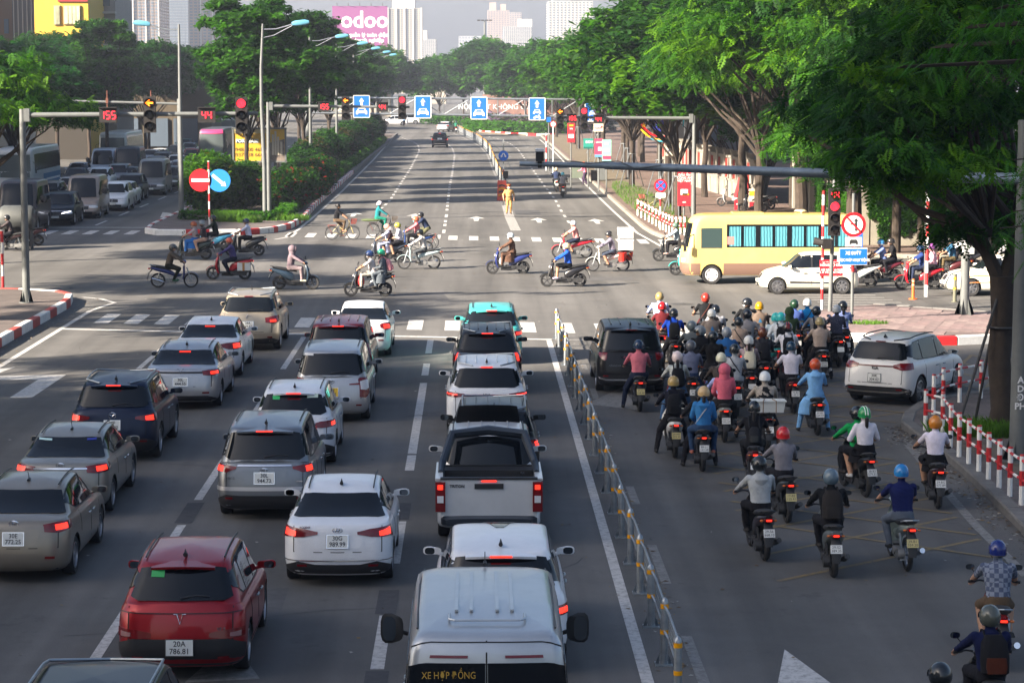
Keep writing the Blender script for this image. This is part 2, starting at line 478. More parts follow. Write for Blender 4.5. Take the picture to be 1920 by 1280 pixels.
def shell_of(kind,lo=False):
 k = (kind,lo)
 if k in TYPES: return TYPES[k]
 NS = 26 if lo else 64
 if kind == 'sedan':
  s = Shell(4.5,1.76,1.46,[(0,.98),(.12,1.02),(.3,.99),(.6,.95),(.75,.93),(.93,.80),(1,.66)],
                  [(0,1.2),(.25,1.40),(.36,1.455),(.5,1.47),(.6,1.45),(.75,1.3)],
                  g0=(.07,.50,1.18),g1=(.30,1.22,1.88),rr=.34,rf=.5,bow=(.10,.24),rw=.315,wy=(-1.36,1.27),NS=NS)
 elif kind == 'hatch':   # compact crossover / hatchback
  s = Shell(4.15,1.76,1.58,[(0,1.02),(.3,1.02),(.6,.98),(.75,.96),(.92,.84),(1,.7)],
                  [(0,1.50),(.12,1.55),(.3,1.60),(.5,1.60),(.62,1.56),(.75,1.3)],
                  g0=(.07,.16,1.05),g1=(.29,.58,1.72),rr=.32,rf=.45,bow=(.10,.22),rw=.33,wy=(-1.22,1.28),NS=NS)
 elif kind == 'suv':
  s = Shell(4.55,1.86,1.68,[(0,1.10),(.3,1.08),(.6,1.05),(.75,1.03),(.92,.92),(1,.78)],
                  [(0,1.60),(.1,1.65),(.3,1.69),(.5,1.69),(.62,1.64),(.75,1.4)],
                  g0=(.08,.17,1.1),g1=(.29,.50,1.8),rr=.3,rf=.42,bow=(.09,.2),z0=.24,rw=.36,wy=(-1.35,1.36),NS=NS)
 elif kind == 'mpv':
  s = Shell(4.6,1.80,1.72,[(0,1.06),(.3,1.04),(.6,1.0),(.78,.97),(.93,.84),(1,.7)],
                  [(0,1.66),(.1,1.70),(.3,1.74),(.5,1.74),(.66,1.66),(.8,1.35)],
                  g0=(.06,.12,.92),g1=(.25,.36,1.75),rr=.26,rf=.42,bow=(.07,.2),z0=.22,rw=.33,wy=(-1.38,1.40),NS=NS)
 elif kind == 'pickup':
  s = Shell(5.3,1.84,1.74,[(0,.62),(.325,.62),(.333,1.10),(.6,1.06),(.75,1.04),(.92,.95),(1,.8)],
                  [(0,1.5),(.35,1.68),(.42,1.74),(.58,1.74),(.68,1.66),(.8,1.35)],
                  g0=(.07,1.80,1.25),g1=(.23,2.05,1.95),rr=.22,rf=.42,z0=.3,rw=.38,wy=(-1.55,1.55),crown=.0,NS=NS)
 elif kind == 'small_hatch':
  s = Shell(3.85,1.68,1.52,[(0,1.0),(.3,.99),(.6,.95),(.75,.93),(.92,.8),(1,.64)],
                  [(0,1.44),(.12,1.49),(.3,1.52),(.5,1.52),(.62,1.47),(.8,1.2)],
                  g0=(.06,.14,.92),g1=(.23,.42,1.7),rr=.3,rf=.45,bow=(.10,.22),rw=.30,wy=(-1.2,1.22),NS=NS)
 elif kind == 'van':     # high-roofed panel van shape
  s = Shell(5.6,1.98,2.42,[(0,1.28),(.6,1.26),(.78,1.22),(.9,1.08),(1,.8)],
                  [(0,2.34),(.06,2.38),(.3,2.42),(.68,2.42),(.78,2.30),(.9,1.9)],
                  low=[(0,.1,.12,.2),(.12,.02,.02,.06),(.3,0,0,0),(.5,0,.05,.04),(.8,0,.07,.12),(1,.02,.09,.3)],
                  g0=(.02,.10,.72),g1=(.22,.30,1.75),rr=.16,rf=.4,bow=(.03,.2),z0=.25,rw=.34,wy=(-1.75,1.75),barrel=.02,
                  gp=([0,.7,.88,1.0],[0,.42,.66,1.0],[0,.80,.94,1.0]),NS=NS)
 TYPES[k] = s
 return s
def side_glass(s,kind,parent,m=GLASS,lo=False):
 L = s.L
 rows = {'sedan': [[(-1.30,2.40,2.46),(-.98,2.10,2.76),(-.80,2.08,2.80)],[(-.74,2.08,2.81),(-.3,2.06,2.84),(.06,2.06,2.84)],[(.13,2.06,2.84),(.42,2.06,2.82),(.95,2.08,2.20)]],
   'hatch': [[(-1.62,2.35,2.62),(-1.3,2.12,2.78),(-1.08,2.1,2.82)],[(-1.0,2.08,2.83),(-.4,2.06,2.84),(-.12,2.06,2.84)],[(-.05,2.06,2.84),(.30,2.06,2.82),(.88,2.08,2.22)]],
   'suv': [[(-1.9,2.25,2.66),(-1.4,2.10,2.80),(-1.12,2.08,2.82)],[(-1.05,2.08,2.83),(-.4,2.06,2.84),(-.05,2.06,2.84)],[(.02,2.06,2.84),(.42,2.06,2.83),(1.02,2.08,2.22)]],
   'mpv': [[(-2.0,2.18,2.72),(-1.5,2.08,2.82),(-1.12,2.07,2.83)],[(-1.05,2.07,2.84),(-.4,2.06,2.85),(-.05,2.06,2.85)],[(.02,2.06,2.85),(.5,2.06,2.82),(1.15,2.08,2.24)]],
   'pickup': [[(-.72,2.08,2.8),(-.4,2.06,2.84),(.12,2.06,2.84)],[(.2,2.06,2.84),(.5,2.06,2.82),(1.15,2.08,2.22)]],
   'small_hatch': [[(-1.0,2.07,2.80),(-.5,2.06,2.84),(-.1,2.06,2.84)],[(-.03,2.06,2.84),(.3,2.06,2.82),(.95,2.08,2.2)]],
   'van': [[(-2.6,2.1,2.62),(-1.9,2.08,2.64),(-1.5,2.08,2.64)],[(-1.42,2.08,2.64),(-.8,2.08,2.64),(-.2,2.08,2.64)],[(-.12,2.08,2.64),(.3,2.08,2.64),(.62,2.08,2.64)],[(.75,2.06,2.64),(1.25,2.06,2.6),(1.75,2.08,2.2)]]}[kind]
 for sg in (-1,1):
  for r in rows:
   s.patch(r,m,parent,'side_window',sides=(sg,),mode='y',off=.010,nu=3 if lo else 5,nvv=4)
 if not lo:
  for sg in (-1,1):   # black trim behind the glass
   a = rows[0][0]; b = rows[-1][-1]
   s.patch([(a[0] - .03,a[1] - .03,a[2] + .03)] + [(c[0],c[1] - .04,min(c[2] + .035,2.93)) for r in rows for c in r][1:-1] + [(b[0] + .06,b[1] - .03,b[2] + .02)],
     BLACKP,parent,'window_trim',sides=(sg,),mode='y',off=.003,nu=2,nvv=3)
def car(name,label,kind,col,cat='car',metal=.0,rear=None,front=None,ptxt=None,pm=PLATE,extras=None,group=None,lo=False,roof_dark=False,brake=True,rim=ALLOY,sc=None,rough=.33,glass=GLASS):
 s = shell_of(kind,lo)
 t = thing(name,label,cat,group=group)
 pm_ = paint('paint_%s_%.3f_%.3f_%.3f' % (cat.replace(' ','_'),*col),col,metal,rough)
 s.body(pm_,t)
 q = s.L / 2
 side_glass(s,kind,t,glass,lo)
 xw = s.W / 2 - .13
 for wy in s.wy:
  for sg in (-1,1): wheel(t,sg * xw,wy,s.rw,rim=rim,spokes=5 if kind == 'van' else 7,lo=lo)
 for sg in (-1,1):
  zm = float(s.zb(0.8)) + .10; ym = {'sedan': .72,'hatch': .66,'suv': .8,'mpv': .92,'pickup': .98,'small_hatch': .72,'van': 1.45}[kind]
  if kind == 'van': mirror_part(t,BLACKP,sg,sg * (s.W / 2 + .12),ym,1.55,(.2,.12,.36))
  else: mirror_part(t,BLACKP if cat == 'x' else pm_,sg,sg * (s.W / 2 - .03),ym,zm)
 # windscreen and rear window
 xr = s.S([1.0],2.5)[0][0]
 wide = .98 * s.S([1.4],2.3)[0][0]
 s.patch([(-1.5,2.16,2.78),(-1.1,2.06,2.84),(0,2.03,2.86),(1.1,2.06,2.84),(1.5,2.16,2.78)] if kind != 'sedan' else [(-1.6,2.08,2.80),(-1.2,2.03,2.86),(0,2.01,2.88),(1.2,2.03,2.86),(1.6,2.08,2.80)],
   glass,t,'rear_window',off=.010,nu=4 if not lo else 2,nvv=5 if not lo else 2)
 mb = MB()
 for sg in (1,-1): s.patch([(3.72,2.06,2.84),(4,2.04,2.88),(5,2.03,2.9)],None,None,'w',sides=(sg,),off=.014,nu=7,nvv=7,mb=mb)
 mb.build('windscreen',glass,t,ang=60)
 if rear: rear(s,t,pm_)
 if front: front(s,t,pm_)
 if extras: extras(s,t,pm_)
 if sc: t.scale = sc
 return t,s
def seam(s,t,segs,nm='panel_gap',m=None,off=.0015):
 """thin dark joints drawn as narrow strips following the body; all of one panel in one part"""
 mb = MB()
 for (mode,cols,lowz,sides) in segs:
  s.patch(cols,None,None,nm,off=off + .002,sides=sides,mode=mode,lowz=lowz,nu=4,nvv=5,mb=mb,thick=.004)
 return mb.build(nm,m or mat('panel_gap_black',(.01,.01,.01),.8),t)
def doors(s,t,kind):
 g = .006
 ys = {'sedan': [-.86,.10,1.0],'hatch': [-.98,-.08,.95],'suv': [-1.02,-.02,1.02],'mpv': [-1.05,-.02,1.05],'pickup': [-.78,.15,1.15],'small_hatch': [-1.02,-.06,.95],'van': [-.16,.68,1.65]}[kind]
 seg = []
 zt = float(s.zb(0)) - .005
 for i,y in enumerate(ys):
  zb_ = .36 if i else .62
  seg.append(('y',[(y - g,zb_,zt),(y + g,zb_,zt)],True,(1,-1)))
 seg.append(('y',[(ys[0],.345,.36),(ys[-1],.345,.36)],True,(1,-1))) if kind != 'sedan' else None
 seam(s,t,seg)
 mb = MB()
 for sg in (1,-1):
  for y in (ys[1] - .22,ys[-1] - .75 if kind != 'van' else ys[1] + .2):
   z = float(s.zb(y)) - .16; p = s.S([s.u_at(s.V_at(z,2.4),y=y)],s.V_at(z,2.4))[0]
   mb.loft([(sg * (p[0] + .012),y - .09,z,.012,.014),(sg * (p[0] + .03),y - .06,z,.014,.017),(sg * (p[0] + .03),y + .06,z,.014,.017),(sg * (p[0] + .012),y + .09,z,.012,.014)],8)
 mb.build('door_handle',CHROME if kind in ('sedan','mpv') else GALV,t)
def lamp(s,t,cols,on=None,lens=REDL,nm='tail_light',mode='u',lowz=True,off=.014):
 for sg in (-1,1):
  o = s.patch(cols,lens,t,nm,sides=(sg,),mode=mode,lowz=lowz,off=off,nu=4,nvv=3)[0]
  if on: s.patch(on,REDON,o,'brake_light',sides=(sg,),mode=mode,lowz=lowz,off=off + .006,nu=3,nvv=2)
def third(s,t,hw=.18,V=(2.9,2.935),on=True,off=.03):
 mb = MB(); p = s.S([0.0],V[0])[0]
 mb.box((0,p[1] - off,p[2]),(hw * 2,.03,.022))
 mb.build('high_brake_light',REDON if on else REDL,t)
def spoiler(s,t,m,w_=None,V=2.93,dy=.16):
 p = s.S([0.0],V)[0]; w_ = w_ or s.S([1.2],V)[0][0]; mb = MB()
 vs_ = []; n = 9
 for k in range(n):
  f = k / (n - 1) * 2 - 1; x = f * w_; b = .11 * f * f
  vs_ += [(x,p[1] + .12 + b,p[2] + .035 - .03 * f * f),(x,p[1] - dy + b,p[2] + .005 - .035 * f * f),(x,p[1] - dy + b + .01,p[2] - .03 - .035 * f * f),(x,p[1] + .05 + b,p[2] - .05 - .03 * f * f)]
 fs = []
 for k in range(n - 1):
  for j in range(4): fs.append((k * 4 + j,k * 4 + (j + 1) % 4,k * 4 + 4 + (j + 1) % 4,k * 4 + 4 + j))
 fs += [(0,1,2,3),tuple((n - 1) * 4 + j for j in (3,2,1,0))]
 mb.add(vs_,fs); o = mb.build('roof_spoiler',m,t,fixn=True)
 return p
def fin(s,t,m=BLACKP,V=3.12,y=None):
 p = s.S([0.0],3.12)[0]; mb = MB(); y = p[1] + .12 if y is None else y
 z = float(s.zr(y)) + .015
 mb.loft([(0,y - .07,z + .02,.03,.03),(0,y - .03,z + .04,.012,.06),(0,y + .1,z,.02,.012)],8)
 mb.build('aerial_fin',m,t)
def mast_aerial(s,t,y=-.75):
 mb = MB(); z = float(s.zr(y)) + .01
 mb.loft([(0,y - .05,z,.03,.02),(0,y + .05,z + .01,.02,.025)],8); mb.tube([(0,y,z),(0,y - .03,z + .09),(0,y - .1,z + .16)],.006,5)
 mb.build('aerial',BLACKP,t)
def rails(s,t,m=GALV,y0=-1.75,y1=.55,bars=True,lift=.05):
 for sg in (-1,1):
  mb = MB(); pts = []
  for k in range(9):
   y = lerp(y0,y1,k / 8); V = 2.985
   u = s.u_at(V,y=y); p = s.S([u],V)[0]
   pts.append((sg * (p[0] - .0),y,p[2] + .012 + lift * math.sin(PI * min(1,max(0,(k / 8)))) ** .35))
  mb.tube(pts,.018,6); mb.build('roof_rail',m,t)
def roof_seams(s,t,y0=-1.1,y1=.5,x=None):
 x = x or s.S([2.2],3)[0][0] - .05
 for sg in (-1,1):
  mb = MB(); pts = [(sg * x,lerp(y0,y1,k / 6),float(s.zr(lerp(y0,y1,k / 6))) + .004) for k in range(7)]
  mb.tube(pts,.012,5); mb.build('roof_seam',BLACKP,t)
def ribs(s,t,m,y0=-1.5,y1=-.2,n=5):
 mb = MB()
 for k in range(n):
  x = (k - (n - 1) / 2) * .24
  zc = lambda y: float(s.zr(y)) + .018 - .02 * (x / .8) ** 2
  mb.tube([(x,y0,zc(y0)),(x,(y0 + y1) / 2,zc((y0 + y1) / 2)),(x,y1,zc(y1))],.014,6)
 mb.build('roof_rib',m,t)
def bumper_dark(s,t,z1=.50,z0=.24,u=1.9,m=BLACKP,dip=.04):
 s.patch([(-u,z0,z1 - .1),(-1.2,z0,z1),(-.7,z0,z1 - dip),(.7,z0,z1 - dip),(1.2,z0,z1),(u,z0,z1 - .1)],m,t,'bumper_insert',lowz=True,off=.012,nu=3,nvv=3)
def reflectors(s,t,z=.42,u=(.95,1.25),h=.035,on=False):
 for sg in (-1,1): s.patch([(u[0],z,z + h),(u[1],z,z + h)],REDL if not on else REDON,t,'reflector',sides=(sg,),lowz=True,off=.018,nu=2,nvv=1)
def recess(s,t,m,z=(.66,.9),x=.42):
 s.patch([(-x * .8,z[0],z[0] + .02),(-x,z[0] + .02,z[1]),(x,z[0] + .02,z[1]),(x * .8,z[0],z[0] + .02)],m,t,'plate_recess',lowz=True,mode='x',off=.004,nu=3,nvv=2)
def rplate(s,t,txt,z=.78,m=PLATE,off=.02,size=(.33,.2)):
 V = s.V_at(z,0); p = s.S([0.0],V)[0]; p2 = s.S([0.0],s.V_at(z + .06,0))[0]
 tilt = math.atan2(p2[1] - p[1],.06)
 return plate_part(t,(0,p[1] - off,p[2]),txt,0.0,size,m,tilt=tilt)
def wiper(s,t,V=(2.16,2.2)):
 a = s.S([0.0],2.12)[0]; b = s.S([.75],2.17)[0]; mb = MB()
 mb.tube([(0,a[1] - .03,a[2]),(b[0] * .5,b[1] - .04,b[2] + .01),(b[0],b[1] - .03,b[2])],[.022,.012,.008],5); mb.build('rear_wiper',BLACKP,t)
def logo(s,t,kind,z,sz=.075,m=CHROME,V=None):
 V = V if V is not None else s.V_at(z,0); p = s.S([0.0],V)[0]; mb = MB(); y = p[1] - .012; z = p[2]
 def ring(a,b,cx=0,cz=0,r=.007,n=20):
  pts = [(cx + a * math.cos(2 * PI * k / n),y,z + cz + b * math.sin(2 * PI * k / n)) for k in range(n + 1)]; mb.tube(pts,r,5,cap=False)
 if kind == 'ovals': ring(sz,sz * .68); ring(sz * .28,sz * .6); ring(sz * .62,sz * .25,cz=sz * .33)
 elif kind == 'wings': ring(sz,sz * .85); mb.tube([(-sz * .8,y,z + sz * .25),(-sz * .3,y,z + sz * .15),(0,y,z - sz * .25),(sz * .3,y,z + sz * .15),(sz * .8,y,z + sz * .25)],.008,5)
 elif kind == 'vee': mb.tube([(-sz * 1.1,y,z + sz),(-sz * .55,y,z + sz),(0,y,z - sz * .8),(sz * .55,y,z + sz),(sz * 1.1,y,z + sz)],.008,5)
 elif kind == 'slanth': ring(sz,sz * .6); mb.tube([(-sz * .45,y,z - sz * .4),(-sz * .2,y,z + sz * .42)],.009,5); mb.tube([(sz * .2,y,z - sz * .42),(sz * .45,y,z + sz * .4)],.009,5); mb.tube([(-sz * .35,y,z),(sz * .35,y,z)],.009,5)
 elif kind == 'lozenge':
  mb.tube([(0,y,z + sz * 1.2),(-sz * .7,y,z),(0,y,z - sz * 1.2),(sz * .7,y,z),(0,y,z + sz * 1.2)],.013,5)
 elif kind == 'three':
  for a in (90,210,330):
   a = R(a); c = Vector((math.cos(a),0,math.sin(a))); d = Vector((-math.sin(a),0,math.cos(a)))
   o = Vector((0,y,z)); pts = [o,o + c * sz * .5 + d * sz * .28,o + c * sz,o + c * sz * .5 - d * sz * .28]
   mb.add([tuple(q + Vector((0,-.006,0))) for q in pts],[(0,1,2,3)]); mb.add([tuple(q + Vector((0,-.006,0))) for q in pts],[(3,2,1,0)])
 if kind.startswith('txt:'):
  return text(kind[4:],sz * 1.5,m,t,FACE((0,y - .003,z)),'badge',bold=.002,ext=.003)
 return mb.build('badge',m,t)
def word(s,t,w_,x,z,sz=.05,m=CHROME):
 V = s.V_at(z,.8); p = s.S([s.u_at(V,x=abs(x))],V)[0]
 return text(w_,sz,m,t,FACE((x,p[1] - .012,z),rz=math.copysign(.1,x)),'badge',ext=.002,bold=.001)
def gate(s,t,x=.72,z0=.56,Vtop=1.0):
 """boot or tailgate outline"""
 g = .006
 seam(s,t,[('x',[(-x,z0,z0 + .012),(x,z0,z0 + .012)],True,(1,)),('x',[(x - g,z0,float(s.zb(-s.L / 2)) - .01),(x + g,z0,float(s.zb(-s.L / 2)) - .01)],True,(1,-1))])
def front_face(s,t,pm_,txt=None,grille=None,big=False,on=False):
 """simple nose: grille, head lights, lower intake, plate"""
 s.patch([(3.35,.64,.72),(3.8,.62,.76),(4.25,.64,.74)],WHITEL,t,'headlight',sides=(1,),lowz=True,off=.012,nu=3,nvv=2)
 s.patch([(3.35,.64,.72),(3.8,.62,.76),(4.25,.64,.74)],WHITEL,t,'headlight',sides=(-1,),lowz=True,off=.012,nu=3,nvv=2)
 mb = MB()
 for sg in (1,-1):
  s.patch([(4.3,.55,.72),(4.98,.5 if big else .56,.74)],None,None,'g',sides=(sg,),lowz=True,off=.012,nu=4,nvv=2,mb=mb)
  s.patch([(3.9,.28,.40),(4.98,.28,.44)],None,None,'g',sides=(sg,),lowz=True,off=.012,nu=4,nvv=2,mb=mb)
 mb.build('grille',BLACKP,t)
 mb = MB()
 for sg in (1,-1): s.patch([(3.4,.755,.775),(4.98,.75,.775)],None,None,'g',sides=(sg,),lowz=True,off=.018,nu=4,nvv=1,mb=mb)
 mb.build('chrome_strip',CHROME,t)
 V = s.V_at(.46,4.9); p = s.S([5.0],V)[0]
 plate_part(t,(0,p[1] + .02,.47),txt,PI,(.42,.12))
# ================================================================ people
ZN = ['skin','torso','upper_arm','forearm','hand','hips','thigh','shin','foot','eye']
ZM = {z: mat('z_' + z,(.5,.4,.3),.8) for z in ZN}
SKIN = mat('skin',(0.42,0.235,0.15),0.55,noise=.05)
EYE = mat('eye',(.02,.015,.012),.3)
HAIR = mat('black_hair',(.012,.01,.01),.5)
def ik(a,c,l1,l2,pole):
 a,c,pole = Vector(a),Vector(c),Vector(pole)
 d = c - a; L = min(d.length,(l1 + l2) * .999); dn = d.normalized(); c = a + dn * L
 k = (l1 * l1 - l2 * l2 + L * L) / (2 * L); h = math.sqrt(max(0,l1 * l1 - k * k))
 pp = (pole - a); pp = (pp - dn * pp.dot(dn)).normalized()
 return a + dn * k + pp * h,c
def figure(key,pelvis=(0,-.18,.87),lean=10,hands=None,feet=None,female=False,knee_pole=None,stand=False,headpitch=0,fat=1.0,elbow_out=.35,elbow_z=-.35,turn=0,grip=True):
 """one continuous body surface; hands and feet are (left, right) targets; faces along +y"""
 P = Vector(pelvis); a = R(lean); sp = Vector((0,math.sin(a),math.cos(a))); fw = Vector((0,math.cos(a),-math.sin(a)))
 chest = P + sp * .30; sh = P + sp * .46; neck = P + sp * .53; head = neck + Vector((0,.03 + .04 * math.sin(a),.135))
 SH = .165 if female else .188
 segs = []; mb = MB()
 def cap(p,q,r1,r2,z):
  p,q = Vector(p),Vector(q); segs.append((p,q,r1,r2,z)); n = max(2,int((q - p).length / .05) + 1)
  mb.tube([p.lerp(q,k / (n - 1)) for k in range(n)],[lerp(r1,r2,k / (n - 1)) for k in range(n)],12)
  mb.ball(p,r1,12,8); mb.ball(q,r2,12,8)
 f = fat
 wv = .9 if female else 1.0
 T = [(-.11,.165 * (1.05 if female else 1),.13),(0,.178,.14),(.10,.162 * wv,.128),(.2,.168 * wv,.13),(.32,.192 * wv,.135),(.40,.205 * wv,.12),(.455,.185 * wv,.1),(.50,.11,.08),(.53,.062,.06)]
 secs = [tuple(P + sp * h) + (w_ * f,d_ * f) + tuple(sp) for h,w_,d_ in T]
 mb.loft(secs,20,e=2.3)
 segs.append((P + sp * -.1,P + sp * -.03,.16,.16,5)); segs.append((P + sp * .06,sh,.15,.17,1))
 cap(neck - sp * .03,head - Vector((0,.02,.05)),.056,.056,0)
 mb.ball(head,(.077,.098,.118),18,14); mb.ball(head + Vector((0,.045,-.055)),(.055,.055,.06),12,8)
 segs.append((head - Vector((0,0,.03)),head + Vector((0,0,.05)),.1,.1,0))
 hands = hands or [(-.32,.36,1.03),(.32,.36,1.03)]
 feet = feet or [(-.14,.26,.40),(.14,.26,.40)]
 HN = []; FT = []
 for i,sg in enumerate((-1,1)):
  s0 = sh + Vector((sg * SH * f,0,-.01)); hd = Vector(hands[i])
  pole = s0 + Vector((sg * elbow_out,-.15 if not stand else -.3,elbow_z))
  el,hd = ik(s0,hd,.29,.26,pole)
  cap(s0,el,.06 * f,.05 * f,2); cap(el,hd,.048 * f,.033,3)
  mb.ball(s0,.062 * f,12,8)
  hdir = (hd - el).normalized(); HN.append((hd,hdir,sg))
  cap(hd,hd + hdir * .05,.03,.034,4)
  hp = P + Vector((sg * .085,0,-.02)); ft = Vector(feet[i])
  kp = Vector(knee_pole[i]) if knee_pole else hp + Vector((sg * .25,.6,.5))
  kn,an = ik(hp,ft,.43,.42,kp)
  cap(hp,kn,.098 * f,.07,6); cap(kn,an,.066,.047,7)
  cap(an + Vector((0,-.035,-.045)),an + Vector((sg * .02,.15,-.06)),.042,.034,8)
 me = mb.mesh('fig',[ZM['skin']])
 o = bpy.data.objects.new('fig',me); COL.objects.link(o)
 md = o.modifiers.new('r','REMESH'); md.mode = 'VOXEL'; md.voxel_size = .0175
 ms = o.modifiers.new('s','CORRECTIVE_SMOOTH') if False else o.modifiers.new('s','SMOOTH'); ms.factor = .5; ms.iterations = 3
 dg = bpy.context.evaluated_depsgraph_get(); dg.update()
 ev = bpy.data.meshes.new_from_object(o.evaluated_get(dg)); bpy.data.objects.remove(o)
 nf = len(ev.polygons)
 C = np.zeros(nf * 3); ev.polygons.foreach_get('center',C); C = C.reshape(-1,3)
 best = np.full(nf,9.); zz = np.zeros(nf,int)
 for (p,q,r1,r2,z) in segs:
  p = np.array(p); q = np.array(q); d = q - p; t_ = np.clip(((C - p) @ d) / (d @ d),0,1)
  dist = np.linalg.norm(C - (p + t_[:,None] * d),axis=1) - (r1 + (r2 - r1) * t_)
  k = dist < best; best[k] = dist[k]; zz[k] = z
 # gather remeshed body, then fingers, nose, ears, eyes joined in
 V = np.zeros(len(ev.vertices) * 3); ev.vertices.foreach_get('co',V); V = V.reshape(-1,3)
 Nn = np.zeros(len(V) * 3); ev.vertices.foreach_get('normal',Nn); Nn = Nn.reshape(-1,3); cz = np.zeros(len(V),bool)
 for i_,p_ in enumerate(ev.polygons):
  if zz[i_] in (1,2,3,5,6,7): cz[list(p_.vertices)] = True
 from mathutils import noise as mn
 sd_ = len(FIG) * 3.1
 for i_ in np.nonzero(cz)[0]:   # folds in the cloth
  q_ = Vector(V[i_]); V[i_] += Nn[i_] * (.013 * (abs(mn.noise(Vector((q_.x * 7 + sd_,q_.y * 9,q_.z * 15 + q_.x * 6)))) - .18) + .006)
 if turn:
  hz = np.array(head); kk = V[:,2] > neck.z + .03; c_,s_ = math.cos(R(turn)),math.sin(R(turn)); dd = V[kk] - hz
  V[kk] = np.stack([hz[0] + dd[:,0] * c_ - dd[:,1] * s_,hz[1] + dd[:,0] * s_ + dd[:,1] * c_,V[kk,2]],1)
 out = MB(); out.v = [tuple(v) for v in V]; out.f = [tuple(p.vertices) for p in ev.polygons]; out.m = zz.tolist()
 bpy.data.meshes.remove(ev)
 for (hd,dr,sg) in HN:   # four curled fingers of unequal length and a thumb leaving the side of the palm
  side = dr.cross(Vector((0,0,1))).normalized(); dn = dr.cross(side).normalized()
  if dn.z > 0: dn = -dn
  pb = hd + dr * .05
  for k in range(4):
   L = (.07,.08,.075,.06)[k] * .9; b = pb + side * (k - 1.5) * .019
   if grip: pts = [b,b + dr * L * .45 + dn * .004,b + dr * L * .62 + dn * L * .35,b + dr * L * .35 + dn * L * .7]
   else: pts = [b,b + dr * L * .45,b + dr * L * .85 + dn * .01,b + dr * L * 1.15 + dn * .03]
   out.tube(pts,[.0095,.009,.0085,.007],6,4)
  tb = hd + dr * .02 - side * sg * .03
  out.tube([tb,tb + dr * .025 - side * sg * .018 + dn * .012,tb + dr * .05 - side * sg * .012 + dn * .028],[.011,.010,.008],6,4)
 Mh = Matrix.Translation(head) @ Matrix.Rotation(R(turn),4,'Z')
 fm = MB()
 fm.loft([(0,.088,.03,.011,.01,0,.4,-1),(0,.108,-.005,.014,.014,0,.4,-1),(0,.098,-.022,.017,.01,0,.4,-1)],8)
 for sg in (-1,1): fm.ball((sg * .078,-.005,0),(.012,.026,.034),8,6)
 out.add(fm.v,fm.f,0,Mh)
 em = MB()
 for sg in (-1,1): em.ball((sg * .032,.086,.022),(.014,.008,.008),8,6)
 out.add(em.v,em.f,9,Mh)
 lm = MB(); lm.ball((0,.096,-.05),(.024,.009,.008),8,5); out.add(lm.v,lm.f,0,Mh)
 me = out.mesh('person',[ZM[z] for z in ZN],ang=60)
 return dict(me=me,head=head.copy(),P=P,sp=sp,sh=sh,female=female,turn=turn,lean=lean)
FIG = {}
